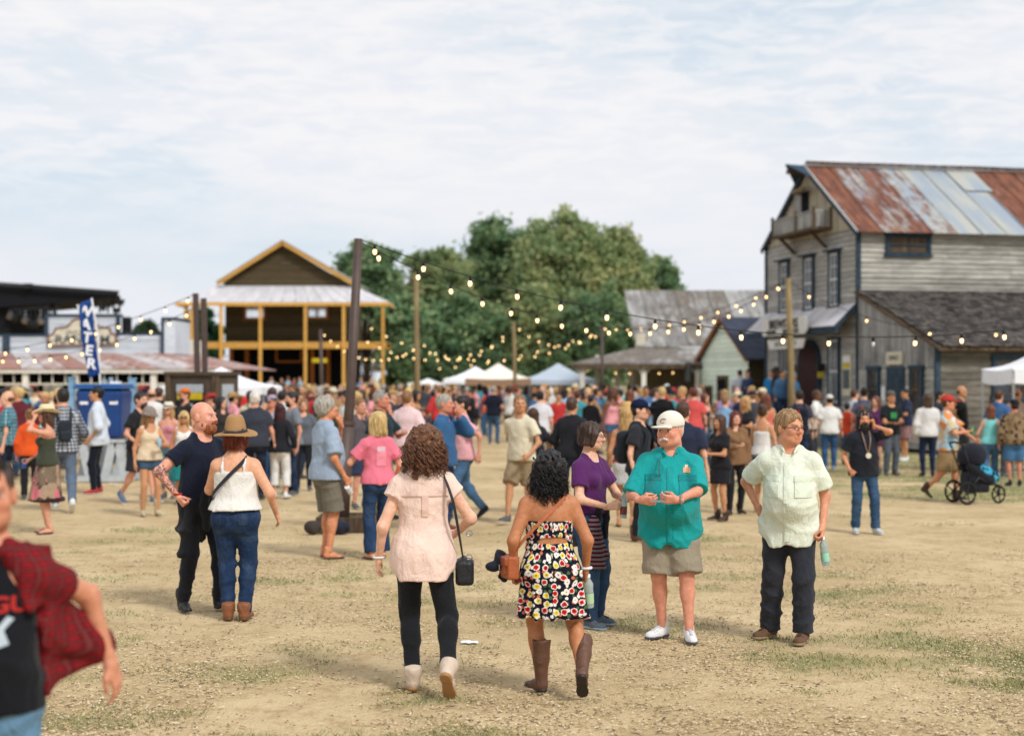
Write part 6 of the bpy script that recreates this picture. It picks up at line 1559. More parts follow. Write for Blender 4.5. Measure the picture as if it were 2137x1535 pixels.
br = MB(); c = Vector(fg.W['l'])*k; br.tube([c+Vector((.034*math.cos(a*.5236), .032*math.sin(a*.5236), .012)) for a in range(13)], .007, 6, False); br.build('bracelet', 'ink_white', w1)

# --- woman in the floral dress
loc, H = place(1149, 1447, H=1.545)
fg = Fig(H, 'f', 1.18, arm=1.12, leg=1.12, pose=dict(hip=(.01, 0), la=(.075, -.02, .10), lf=(28, 0), ra=(-.20, .26, .20), rf=(-10, 50), lw=(.27, -.02, .89), lh='grip', rw=(-.265, -.05, .89), rh='grip', head=(-14, -6), htilt=0))
def bodice(f):
    o = []; T = f.torso(); zs = [t[0] for t in T]
    st = []
    for z in np.linspace(1.055, 1.265, 8):
        x0, y0, rx, ry = [np.interp(z, zs, [t[i] for t in T]) for i in (1, 2, 3, 4)]; st.append((z, x0, y0, rx+.012, ry+.012))
    return [('add', prof(st), 0)]+[(a, p, kk) for a, p, kk in f.bust_ops(.010)]+[('sub', rbox((0, -.0, 1.42), (.5, .4, .152), .005), .01), ('sub', ell((-.015, .12, 1.118), (.125, .075, .030)), .008)]
w2, hd = person(None, fg, loc, 184, srgb(184, 124, 84), 'dark haired woman walking away in strapless floral dress and brown boots', hv=.0105, hair=('curly', .22, .98), hairc=srgb(20, 16, 18), locks=both(curl_locks(340, .30, .045, 9, .012, 3.0, .0044), curl_locks(110, .30, .066, 15, .016, 2.6, .0016)),
    wear=[('ops', 'bodice', 'floral', (1, 1, 1), dict(ops=bodice, h=.007)), ('skirt', 'skirt', 'floral', (1, 1, 1), dict(z0=1.105, z1=.565, r0=.163, r1=.262, amp=.018, seed=6, ry=.82))], shoes=('cowboy', srgb(96, 64, 46), srgb(40, 30, 26)))
k = fg.k
bag = sdf_obj('satchel', [('add', rbox((.30, .03, .93), (.045, .10, .085), .018, .25), 0), ('add', rbox((.345, .035, .93), (.016, .06, .05), .012, .25), .006)], .007, 'leather', srgb(166, 88, 50), k=k); tag(bag, 'tan brown leather satchel at the hip of the floral dress', 'satchel'); M0 = bag.location.copy()
flap = sdf_obj('flap', [('add', rbox((.352, .037, .975), (.02, .10, .036), .014, .25), 0)], .007, 'leather', srgb(150, 76, 42), k=k); flap.parent = bag; flap.location -= M0
bk = MB(); bk.box(Vector((.376, .04, .935))*k, (.006, .016, .04)); o = bk.build('buckle', 'chrome_grey', bag); o.location -= M0
st = ribbon('strap', [(.295, .06, 1.0), (.20, .125, 1.14), (.06, .150, 1.29), (-.075, .10, 1.415), (-.11, .01, 1.435), (-.09, -.08, 1.38)], .022, .006, 'leather', srgb(176, 100, 58), None, k); st.parent = bag; st.location = -M0
carry(bag, w2)
jk = sdf_obj('jacket', [('add', ell((.36, -.03, .98), (.06, .09, .075)), 0), ('add', ell((.42, .0, .93), (.07, .06, .05)), .03), ('add', cone((.35, -.02, .98), (.33, -.08, .82), .05, .03), .03)], .01, 'cloth', (.012, .014, .024), k=k, disp=fg.folds(8, .02, 'shirt')); tag(jk, 'crumpled navy jacket carried behind the tan satchel', 'jacket'); carry(jk, w2)
bottle(k, np.array(fg.W['r'])+v3(-.02, -.02, -.12), (.05, .1, 1), 'clear water bottle in the hand of the woman in the floral dress', w2, col=srgb(170, 200, 160))
br = MB(); c = Vector(fg.W['r'])*k; br.tube([c+Vector((.034*math.cos(a*.5236), .032*math.sin(a*.5236), .015)) for a in range(13)], .009, 6, False); br.build('bracelet', 'ink_white', w2)

# --- man in the teal shirt
loc, H = place(1398, 1332, H=1.73)
fg = Fig(H, 'm', 1.17, 1.3, arm=1.08, leg=1.12, pose=dict(hip=(0, 0), la=(.15, -.10, .085), lf=(8, 0), ra=(-.06, .06, .085), rf=(-42, 0), lw=(.055, -.40, 1.125), lep=(1, .35, -.5), rw=(-.225, -.36, 1.12), rep=(-.6, 1, -.4), lh='point', rh='point', ld=(-1, -.3, .05), lt=(0, -.5, 1), rd=(.75, -.45, -.05), rt=(0, -.4, 1), head=(-26, 4)))
m1, hd = person(None, fg, loc, -6, srgb(220, 154, 128), 'heavy man in teal fishing shirt, khaki shorts and white cap holding a phone', hv=.0105, heavy=1.0, fscale=1.08, hair='short', hairc='white', beard=('moustache',), beardc='white', hats=('cap', srgb(226, 218, 202), None),
    wear=[('pants', 'shorts', 'cloth', srgb(150, 138, 118), dict(off=.022, length=.475, flare=.035, amp=.006, seed=7)), ('top', 'shirt', 'cloth', srgb(22, 152, 150), dict(hem=.725, sleeve=.98, loose=.03, off=.018, neck='open', collar=True, amp=.0095, seed=8, sl_r=.022, tails=.09))], shoes=('sneaker', srgb(226, 226, 224), (.07, .07, .085)))
k = fg.k; sh = kid(m1, 'shirt'); tl = srgb(18, 136, 136)
for x0, x1 in ((-.19, -.07), (.07, .20)):
    patch('pocket', x0*k, x1*k, 1.15*k, 1.27*k, 'cloth', tl, sh, .008); patch('pocket_flap', (x0-.004)*k, (x1+.004)*k, 1.255*k, 1.30*k, 'cloth', srgb(16, 126, 126), sh, .012)
patch('button_placket', -.022*k, .018*k, .78*k, 1.36*k, 'cloth', srgb(20, 144, 142), sh, .006, 3, 24)
for q in range(6): button(-.002*k, (.82+q*.098)*k, sh, srgb(150, 190, 186))
patch('emblem', .10*k, .155*k, 1.315*k, 1.355*k, 'painted', srgb(196, 150, 110), sh, .003, 4, 4); patch('emblem', .115*k, .14*k, 1.345*k, 1.375*k, 'painted', srgb(214, 190, 160), sh, .003, 4, 4)
sgl = ribbon('glasses_cord', [(-.075, -.10, 1.44), (-.085, -.175, 1.33), (-.06, -.20, 1.25), (.03, -.205, 1.25), (.075, -.18, 1.30)], .006, .004, 'painted', (.03, .03, .03), m1, k, (0, -1, 0))
wv = MB(); c = Vector(fg.W['l'])*k; wv.tube([c+Vector((.03+.0*a, .034*math.cos(a*.5236), .036*math.sin(a*.5236))) for a in range(13)], .008, 6, False); wv.build('wristwatch', 'chrome_grey', m1)
pm = MB(); pm.box(Vector((-.085, -.455, 1.12))*k, (.10, .055, .014)); o = pm.build('phone', 'chrome_grey', None); tag(o, 'small silver phone held by the man in the teal shirt', 'phone'); carry(o, m1)
cp = kid(m1, 'cap'); mk_ = MB(); hp = Vector(fg.head)*k; fwd = Vector(fg.hr @ v3(0, -1, 0)); sdv = Vector(fg.hr @ v3(1, 0, 0))
mk_.tube([hp+fwd*.116*k*1.06+sdv*(.02*math.cos(a)*1.2)+Vector((0, 0, .085+.016*math.sin(a)))-fwd*.012*(math.sin(a)) for a in np.linspace(.6, 5.4, 12)], .003, 5, False); mk_.build('cap_emblem', 'trim_brown', m1)

# --- man in the pale mint shirt
loc, H = place(1643, 1336, H=1.755)
fg = Fig(H, 'm', 1.0, .95, arm=1.02, leg=1.12, pose=dict(hip=(.02, 0), la=(.12, -.06, .085), lf=(-14, 0), ra=(-.135, .10, .085), rf=(-40, 0), lw=(.265, -.05, .885), lh='grip', rw=(-.215, .08, .99), rep=(-1, .9, .0), rh='fist', rd=(.2, .3, -1), head=(42, 2)))
m2, hd = person(None, fg, loc, -12, srgb(212, 150, 118), 'grey blond man in pale mint shirt and dark trousers looking aside with bottle', hv=.0105, heavy=.5, fscale=1.05, hair=('short', .25, 1.04), hairc=srgb(150, 118, 80), glasses='clear',
    wear=[('pants', 'trousers', 'cloth', srgb(46, 48, 56), dict(off=.018, amp=.010, seed=9, hemr=.082)), ('top', 'shirt', 'cloth', srgb(222, 227, 208), dict(hem=.73, sleeve=.78, loose=.026, off=.018, neck='open', collar=True, amp=.0085, seed=10, sl_r=.024, tails=.085))], shoes=('sneaker', srgb(104, 76, 54), srgb(140, 122, 96)))
k = fg.k; sh = kid(m2, 'shirt'); mc = srgb(212, 219, 198)
for x0, x1 in ((-.18, -.06), (.06, .185)):
    patch('pocket', x0*k, x1*k, 1.12*k, 1.25*k, 'cloth', mc, sh, .009); patch('pocket_flap', (x0-.004)*k, (x1+.004)*k, 1.235*k, 1.28*k, 'cloth', srgb(206, 214, 192), sh, .013)
patch('button_placket', -.02*k, .018*k, .78*k, 1.38*k, 'cloth', srgb(217, 223, 203), sh, .006, 3, 24)
for q in range(6): button(-.001*k, (.84+q*.10)*k, sh, srgb(60, 70, 60))
bottle(k, np.array(fg.W['l'])+v3(.01, -.015, -.15), (-.12, -.05, 1), 'clear bottle with green label held low by the man in the mint shirt', m2, col=srgb(150, 206, 180))

# --- woman in the purple top
loc, H = place(1232, 1306, H=1.655)
fg = Fig(H, 'f', 1.08, pose=dict(la=(.11, .02, .085), lf=(10, 0), ra=(-.10, -.06, .085), rf=(-6, 0), lw=(.10, -.27, 1.11), rw=(-.09, -.25, 1.05), lh='grip', rh='grip', ld=(-.3, -1, .1), rd=(.3, -1, .15), lt=(-.2, 0, 1), rt=(.2, 0, 1), head=(22, 2), lep=(1, .5, -.6), rep=(-1, .6, -.6)))
def tied(f):
    z = 1.0; x, y = f.spine(z); return [('add', prof([(.70, x, y+.03, .16, .10), (.85, x, y+.03, .19, .125), (.99, x, y+.012, .178, .126), (1.03, x, y+.01, .165, .115)]), 0), ('sub', rbox((x, y-.19, .8), (.08, .1, .14), .02), .03), ('add', cone((x+.05, y-.125, 1.0), (x+.03, y-.14, .78), .04, .03), .03), ('add', cone((x-.06, y-.12, 1.0), (x-.10, y-.13, .74), .04, .03), .03)]
w3, hd = person(None, fg, loc, 52, srgb(226, 178, 150), 'short haired woman in purple v-neck top with dark jacket tied round her waist', hv=.0105, hair=('bob', .075, 1.03), hairc=srgb(64, 44, 34), glasses='clear', locks=straight_locks(260, .07, 3, .004, .02, .05, .004),
    wear=[('pants', 'jeans', 'denim', srgb(44, 74, 106), dict(off=.012, amp=.006, flare=.012, seed=11)), ('top', 'shirt', 'cloth', srgb(86, 36, 92), dict(hem=.98, sleeve=.62, loose=.012, off=.012, neck='v', amp=.006, seed=12)), ('ops', 'tied_jacket', 'cloth', (.016, .018, .022), dict(ops=tied, disp=fg.folds(13, .012, 'shirt')))], shoes=('sneaker', srgb(96, 106, 116), srgb(150, 170, 186)))
k = fg.k
sc = sdf_obj('scarf', [('add', cone((-.14, -.13, .92), (-.10, -.14, .52), .055, .08, True), 0), ('add', cone((-.12, -.12, .94), (-.02, -.15, .60), .04, .06, True), .02)], .01, 'wrap_stripes', (1, 1, 1), k=k, disp=fg.folds(14, .012, 'shirt')); tag(sc, 'striped red and dark woven scarf hanging beside the purple top woman\'s jeans', 'scarf'); carry(sc, w3)
bottle(k, (-.0, -.35, 1.10), (.1, 0, 1), 'white capped bottle in the hands of the woman in purple', w3, r=.028, col=srgb(120, 60, 50))
nk = MB(); nk.tube([Vector((.07*math.sin(a), .012-.085*math.cos(a), 1.455-.035*math.cos(a)))*k for a in np.linspace(-2, 2, 16)], .005, 5, False); nk.build('necklace', 'sign_cream', w3)

# --- woman with the tan hat
loc, H = place(492, 1293, H=1.645)
fg = Fig(H, 'f', 1.20, arm=1.15, leg=1.15, pose=dict(la=(.06, .03, .09), lf=(14, 0), ra=(-.085, .03, .09), rf=(-6, 0), lw=(.14, -.36, 1.14), lep=(1, .4, -.9), rw=(-.345, -.12, .93), rep=(-.5, 1, 0), lh='grip', head=(-6, -6), lean=(0, .0)))
w4, hd = person(None, fg, loc, 178, srgb(222, 168, 134), 'woman seen from behind in tan felt hat, white camisole and blue jeans', hv=.0105, hair=('long', .10, .98), hairc=srgb(120, 54, 34), locks=straight_locks(220, .12, 6, .004, .03, .2, .010), hats=('wide', srgb(166, 130, 90), (.03, .026, .026)),
    wear=[('pants', 'jeans', 'denim', srgb(30, 52, 84), dict(off=.008, amp=.006, tight=.05, seed=15, rise=1.02)), ('top', 'camisole', 'cloth', srgb(226, 222, 214), dict(hem=.985, sleeve=-1, loose=.034, off=.016, neck='strap', amp=.007, seed=16))], shoes=('bootie', srgb(134, 84, 54), srgb(96, 62, 42)))
k = fg.k; jn = kid(w4, 'jeans')
for s_ in (-1, 1): patch('back_pocket', (s_*.105-.05)*k, (s_*.105+.05)*k, .86*k, .955*k, 'denim', srgb(26, 46, 76), jn, .005, 6, 6, False)
st = ribbon('bag_strap', [(.205, -.03, 1.05), (.175, .13, 1.13), (.05, .165, 1.27), (-.075, .12, 1.40), (-.105, .01, 1.455), (-.06, -.10, 1.40)], .03, .006, 'leather', BLK, None, k); tag(st, 'black bag strap running across the back of the woman in the tan hat', 'bag strap'); carry(st, w4)

# --- bald man in navy
loc, H = place(418, 1272, H=1.80)
fg = Fig(H, 'm', 1.05, .1, arm=1.1, pose=dict(la=(.13, -.10, .09), lf=(-4, 0), ra=(-.13, .06, .09), rf=(-20, 0), rw=(-.265, -.06, .985), rep=(-1, .55, .35), rh='fist', rd=(.35, -.55, -.75), lw=(.20, -.22, 1.05), head=(24, -2), lean=(.01, -.02)))
def tied2(f):
    x, y = f.spine(.98); return [('add', prof([(.58, x-.07, y+.03, .10, .08), (.72, x-.03, y+.03, .17, .12), (.9, x, y+.015, .192, .142), (1.0, x, y+.006, .186, .132), (1.03, x, y+.006, .17, .12)]), 0), ('sub', rbox((x+.1, y-.2, .68), (.12, .14, .2), .02), .03), ('add', cone((x-.06, y-.15, .99), (x-.05, y-.16, .72), .045, .04), .03), ('add', cone((x-.12, y-.06, .95), (x-.19, y-.02, .50), .06, .045), .03)]
m3, hd = person(None, fg, loc, 46, srgb(222, 160, 136), 'bald bearded man in navy tee with tattooed forearm and black jacket at waist', hv=.0105, fscale=1.03, hair=None, beard=('beard',), beardc=srgb(150, 84, 50), tattoo='r',
    wear=[('pants', 'trousers', 'cloth', (.012, .013, .018), dict(off=.010, amp=.007, tight=.05, seed=17)), ('top', 'shirt', 'cloth', srgb(20, 26, 44), dict(hem=.93, sleeve=.55, loose=.01, off=.013, neck='v', amp=.008, seed=18)), ('ops', 'tied_jacket', 'cloth', (.012, .013, .016), dict(ops=tied2, disp=fg.folds(19, .014, 'shirt')))], shoes=('boot', (.014, .014, .016), (.012, .012, .012)))
k = fg.k; br = MB(); c = Vector(fg.W['r'])*k; br.tube([c+Vector((.035*math.cos(a*.5236), .034*math.sin(a*.5236), .02)) for a in range(13)], .008, 6, False); br.build('wristband', 'ink_red', m3)

# --- grey haired man in shorts
loc, H = place(683, 1163, H=1.80)
fg = Fig(H, 'm', 1.06, .45, pose=dict(la=(.10, -.02, .082), lf=(8, 0), ra=(-.10, .03, .082), rf=(-8, 0), lw=(.07, -.20, 1.46), lep=(.8, -.2, -1), lh='relax', ld=(-.35, .5, .8), lt=(0, -.3, 1), rw=(-.25, -.10, .89), rh='grip', head=(-6, -10), lean=(0, .02)))
m4, hd = person(None, fg, loc, 122, srgb(208, 142, 104), 'grey haired man in light blue tee and olive shorts with hand at mouth', hv=.0135, face_h=.008, hand_h=.0075, hair=('short', .25, 1.14), hairc='grey',
    wear=[('pants', 'shorts', 'cloth', srgb(112, 106, 92), dict(off=.02, length=.47, flare=.03, amp=.006, seed=20)), ('top', 'shirt', 'cloth', srgb(150, 166, 184), dict(hem=.86, sleeve=.85, loose=.03, off=.018, amp=.009, seed=21, sl_r=.03))], shoes=('bare', (0, 0, 0), srgb(70, 44, 34)))
k = fg.k; nb = MB(); nb.tube([Vector(fg.W['r']+v3(-.0, -.02, -.10))*k, Vector(fg.W['r']+v3(.06, -.09, -.17))*k], .03, 12); o = nb.build('paper_cup', 'ink_white', None); tag(o, 'white paper cup in the hand of the grey haired man', 'cup'); carry(o, m4)

# --- blond woman in the pink tee
loc, H = place(788, 1164, H=1.635)
fg = Fig(H, 'f', 1.06, pose=dict(la=(.10, .06, .085), ra=(-.10, -.08, .085), lw=(.20, -.26, 1.22), lep=(1, .3, -1), rw=(-.25, -.1, .92), head=(30, 0)))
w5, hd = person(None, fg, loc, 206, srgb(222, 164, 136), 'blond bob haired woman in pink tee and flared jeans beside the brown pole', hv=.0135, face_h=.008, hand_h=.0075, hair=('bob', .17, 1.06), hairc='ash', locks=straight_locks(240, .17, 8, .0045, .05, .0, .006), glasses='sun',
    wear=[('pants', 'jeans', 'denim', srgb(36, 60, 92), dict(off=.012, amp=.006, flare=.03, seed=22)), ('top', 'shirt', 'cloth', srgb(222, 116, 134), dict(hem=.90, sleeve=.7, loose=.02, off=.016, amp=.008, seed=23, sl_r=.03))], shoes=('bare', (0, 0, 0), srgb(60, 44, 36)))
k = fg.k; patch('shirt_print', -.06*k, .06*k, 1.12*k, 1.34*k, 'painted', srgb(226, 132, 148), kid(w5, 'shirt'), .002, 6, 8, False)
patch('shirt_print', -.05*k, .05*k, 1.29*k, 1.35*k, 'painted', srgb(206, 170, 178), kid(w5, 'shirt'), .003, 6, 4, False, .007)

# --- man at the frame edge in the open red flannel
loc = Vector(((-36-HX)/FPX*5.0, 5.0, 0)); H = 1.735
fg = Fig(H, 'm', 1.08, .35, pose=dict(la=(.11, .16, .10), ra=(-.10, -.18, .085), lw=(.33, .30, 1.02), lep=(.3, 1, -.2), lh='relax', rw=(-.30, -.05, .92), head=(26, 0), hoff=(.03, 0, 0)))
def flannel(f):
    T = f.torso(); zs = [t[0] for t in T]; st = []
    for z in np.linspace(.92, 1.45, 10):
        x0, y0, rx, ry = [np.interp(z, zs, [t[i] for t in T]) for i in (1, 2, 3, 4)]; st.append((z, x0, y0+.012, max(rx, .165)+.042+.02*(1.45-z), max(ry, .12)+.036+.03*(1.45-z)))
    o = [('add', prof(st), 0)]
    for q in 'lr':
        sx = 1 if q == 'l' else -1; o += [('add', ell(f.S[q], .070), .05), ('add', cone(f.neck+v3(sx*.04, .012, .0), f.S[q]+v3(-sx*.03, 0, .01), .042, .048), .05), ('add', cone(f.S[q], f.S[q]*.4+f.E[q]*.6, .066, .072, True), .03)]
    o += [('add', cone((.18, .10, 1.28), (.29, .34, 1.09), .05, .022), .06), ('add', cone((.17, .08, 1.12), (.31, .33, 1.05), .05, .025), .06), ('add', cone((.16, .06, .99), (.27, .28, 1.02), .045, .02), .05), ('add', cone((.17, .08, 1.2), (.28, .31, 1.07), .055, .03), .06)]
    o += [('sub', rbox((-.02, -.28, .98), (.245, .30, .27), .02), .03), ('sub', cone((0, -.30, 1.15), (0, -.18, 1.5), .37, .15), .02), ('sub', rbox((.30, -.06, .87), (.3, .3, .06), .02), .02), ('sub', ell((0, .0, 1.56), (.085, .10, .10)), .01)]
    return o
m5, hd = person(None, fg, loc, -8, srgb(204, 142, 112), 'man at the picture edge in open red flannel shirt over black printed tee', hv=.010, hair=('crop', .25), hairc=srgb(60, 44, 36), glasses='up',
    wear=[('pants', 'jeans', 'denim', srgb(104, 142, 170), dict(off=.014, amp=.007, seed=24)), ('top', 't_shirt', 'cloth', srgb(16, 18, 24), dict(hem=.90, sleeve=-1, loose=.014, off=.012, amp=.007, seed=25)), ('ops', 'flannel_shirt', 'plaid_red', (1, 1, 1), dict(ops=flannel, h=.011, disp=fg.folds(26, .012, 'shirt')))], shoes=('sneaker', (.1, .1, .1), (.5, .5, .5)))
k = fg.k; ts_ = kid(m5, 't_shirt')
tx_ = lettering('Y GU', .075*k, Vector((.112, -.3, 1.275))*k, (R(90), 0, 0), 'ink_red', None, sx=.95, bold=.002, depth=.001, name='shirt_lettering')
bm = bmesh.new(); bm.from_mesh(tx_.data); bmesh.ops.subdivide_edges(bm, edges=[e for e in bm.edges if e.calc_length() > .02], cuts=2); bm.to_mesh(tx_.data); bm.free(); front_on(tx_, ts_, True, .004)
for a_, b_, w_ in (((.15, 1.235), (.0, .98), .02), ((.135, 1.14), (.115, 1.19), .045), ((.02, 1.07), (-.03, 1.01), .07), ((.095, 1.02), (.10, .955), .028), ((.075, 1.20), (.06, 1.13), .05)):
    mb = MB(); d = Vector((b_[0]-a_[0], 0, b_[1]-a_[1])); nn_ = Vector((-d.z, 0, d.x)).normalized()*w_*.5; n_ = 10
    for i in range(n_+1): p_ = Vector((a_[0], 0, a_[1]))+d*i/n_; mb.v += [(p_-nn_)*k, p_*k, (p_+nn_)*k]
    for i in range(n_): mb.f += [(i*3, i*3+1, i*3+4, i*3+3), (i*3+1, i*3+2, i*3+5, i*3+4)]
    me = bpy.data.meshes.new('shirt_print'); me.from_pydata([tuple(v) for v in mb.v], [], mb.f); me.update(); o = mesh_obj('shirt_print', me, 'painted', None, srgb(170, 182, 190)); front_on(o, ts_, True, .004)

# --- bearded man on the phone
loc, H = place(1803, 1112, H=1.60)
fg = Fig(H, 'm', 1.08, .3, pose=dict(la=(.15, -.06, .085), lf=(14, 0), ra=(-.11, .05, .085), rf=(-14, 0), lw=(.115, -.085, 1.54), lep=(1, -.3, -1), lh='fist', ld=(-.2, -.1, 1), lt=(0, 1, .4), rw=(-.245, -.10, .92), rh='fist', head=(-10, 6)))
m6, hd = person(None, fg, loc, 6, srgb(214, 152, 116), 'long bearded man in black tee and jeans talking on a phone', hv=.0135, face_h=.008, hand_h=.0075, fscale=1.05, hair=('long', .12, .96), hairc='black', beard=('longbeard',), beardc='black',
    wear=[('pants', 'jeans', 'denim', srgb(50, 80, 110), dict(off=.012, amp=.007, flare=.008, seed=27)), ('top', 'shirt', 'cloth', (.013, .015, .022), dict(hem=.82, sleeve=.72, loose=.02, off=.016, amp=.008, seed=28, sl_r=.03))], shoes=('sneaker', srgb(190, 196, 200), srgb(200, 200, 200)))
k = fg.k; sh = kid(m6, 'shirt')
ln = ribbon('lanyard', [(-.06, -.06, 1.47), (-.05, -.155, 1.33), (-.005, -.185, 1.16), (.04, -.155, 1.33), (.055, -.06, 1.47)], .014, .004, 'painted', srgb(120, 92, 72), m6, k, (0, -1, 0))
md = MB(); md.lathe([(.001, 0), (.04, .0), (.04, .008), (.001, .009)], 16); md.v = [Vector((v.x-.005, -.20-v.z, 1.12+v.y))*k for v in md.v]; md.build('medal', 'sign_cream', m6)

# --- man with the pushchair
loc, H = place(1978, 1044, H=1.73)
fg = Fig(H, 'm', 1.06, .2, pose=dict(la=(.09, -.12, .085), lf=(4, 0), ra=(-.09, .34, .20), rf=(-4, 40), lw=(.12, -.42, 1.02), lh='grip', rw=(-.03, -.32, 1.16), rh='grip', rep=(-1, .6, -.5), head=(10, 2)))
m7, hd = person(None, fg, loc, 62, srgb(208, 146, 112), 'man in red cap and tie-dye tee pushing a black pushchair', hv=.014, face_h=.009, hand_h=.008, hair='short', hairc='brown', hats=('cap', srgb(178, 62, 56), None),
    wear=[('pants', 'shorts', 'cloth', srgb(150, 124, 86), dict(off=.02, length=.5, flare=.035, amp=.007, seed=29)), ('top', 'shirt', 'tie_dye', (1, 1, 1), dict(hem=.84, sleeve=.8, loose=.02, off=.018, amp=.008, seed=30, sl_r=.035))], shoes=('boot', srgb(70, 46, 36), srgb(40, 30, 26)))
k = fg.k; can(k, np.array(fg.W['r'])+v3(.05, -.07, .02), srgb(60, 140, 70), 'green topped drink held by the man with the pushchair', m7)
# pushchair: faces right
pO = at(2045, 0, foot_depth(1050)); pO.z = 0
pc = empty('pushchair', pO, R(8), 'black three wheeled pushchair with a blue patterned blanket', 'pushchair')
def tubeo(nm, pts, r, mat, par=pc): m = MB(); m.tube(pts, r, 8); return m.build(nm, mat, par, smooth=True)
for nm, x, y, rad in (('wheel', -.42, -.30, .19), ('wheel', -.42, .30, .19), ('wheel', .40, 0.0, .15)):
    wl_ = MB(); n_ = 24
    for j in range(n_):
        pass
    pts = [Vector((x+rad*math.cos(a)*.9, y, rad+rad*.9*math.sin(a))) for a in np.linspace(0, 2*math.pi, 25)]
    wo_ = MB().tube(pts, rad*.13, 8, False).build('wheel', 'rubber_black', pc, smooth=True)
    mb = MB()
    for s_ in range(5): a = s_*2*math.pi/5; mb.bar((x, y, rad), (x+rad*.85*math.cos(a), y, rad+rad*.85*math.sin(a)), .02, .02, up=Vector((0, 1, 0)))
    mb.tube([(x, y-.03, rad), (x, y+.03, rad)], .03, 10); sp = mb.build('rim', 'dark_metal', None); sp.parent = wo_; sp.location -= wo_.location
for y in (-.27, .27):
    tubeo('frame_tube', [(-.42, y, .19), (-.15, y, .45), (.05, y*.7, .36), (.40, y*.12, .30), (.40, y*.12, .15)], .016, 'dark_metal')
    tubeo('frame_tube', [(-.42, y, .20), (-.30, y, .52), (-.47, y, .92)], .016, 'dark_metal')
tubeo('handle', [(-.47, -.27, .92), (-.53, -.25, 1.0), (-.54, 0, 1.02), (-.53, .25, 1.0), (-.47, .27, .92)], .02, 'rubber_black')
o = sdf_obj('seat', [('add', cone((-.28, -.16, .62), (.14, -.16, .38), .09, .07), 0), ('add', cone((-.28, .16, .62), (.14, .16, .38), .09, .07), .1), ('add', rbox((-.05, 0, .42), (.3, .2, .1), .06), .05)], .018, 'cloth', (.012, .013, .02), pc)
o = sdf_obj('canopy', [('add', ell((-.16, 0, .76), (.31, .28, .25)), 0), ('sub', ell((.10, 0, .66), (.34, .23, .24)), .02), ('sub', rbox((-.1, 0, .36), (.6, .5, .3), .02), .02)], .016, 'cloth', (.012, .013, .022), pc)
o = sdf_obj('basket', [('add', rbox((-.12, 0, .26), (.24, .2, .07), .04), 0)], .02, 'cloth', (.014, .014, .018), pc)
o = sdf_obj('blanket', [('add', cone((-.06, -.1, .56), (.26, -.1, .44), .12, .10), 0), ('add', cone((-.06, .1, .56), (.26, .1, .44), .12, .10), .08)], .016, 'teal_blanket', (1, 1, 1), None, disp=lambda X, Y, Z: .012*np.sin(30*X)*np.sin(28*Y+9*Z)); tag(o, 'blue patterned baby blanket spread in the pushchair seat', 'blanket'); o.matrix_basis = Matrix.Translation(pO) @ Matrix.Rotation(R(8), 4, 'Z') @ Matrix.Diagonal((.8, .85, .98, 1)) @ o.matrix_basis
pc.scale = (.8, .85, .98)
V, F, M = head_shape('f', .009); V = V*.62+np.array([0, 0, .12]); V2, F2 = solve([('add', cone((0, .02, .03), (0, .06, -.22), .05, .07), 0)], .014)
me = np_mesh('person', np.concatenate([V, V2]), np.concatenate([F, F2+len(V)])); ca_ = me.color_attributes.new('Mask', 'FLOAT_COLOR', 'POINT'); ca_.data.foreach_set('color', np.concatenate([M, np.tile(np.array([0, 0, 0, 1], f4), (len(V2), 1))]).ravel())
o = mesh_obj('person', me, 'skin', None, SKIN['fair']); o.matrix_basis = Matrix.Translation(pO+Vector((-.07, -.04, .52))) @ Matrix.Rotation(R(75), 4, 'Z') @ Matrix.Rotation(R(-30), 4, 'X'); tag(o, 'baby lying under the blue blanket in the black pushchair', 'person')
# bags at the foot of the pole
for px, w_, c_, lab in ((652, .10, srgb(64, 56, 52), 'small brown bag on the grass behind the grey haired man\'s legs'), (703, .17, (.014, .018, .03), 'slumped navy bag lying against the brown pole base')):
    Y = 19.0; p_ = at(px, 0, Y); o = sdf_obj('bag', [('add', ell((0, 0, .06), (w_, w_*.7, .09)), 0), ('add', ell((w_*.5, .02, .05), (w_*.6, w_*.5, .07)), .05)], .015, 'cloth', c_, None, disp=lambda X, Y, Z: .012*np.sin(35*X+20*Z)*np.sin(30*Y)); o.location = (p_.x, Y, 0); tag(o, lab, 'bag')
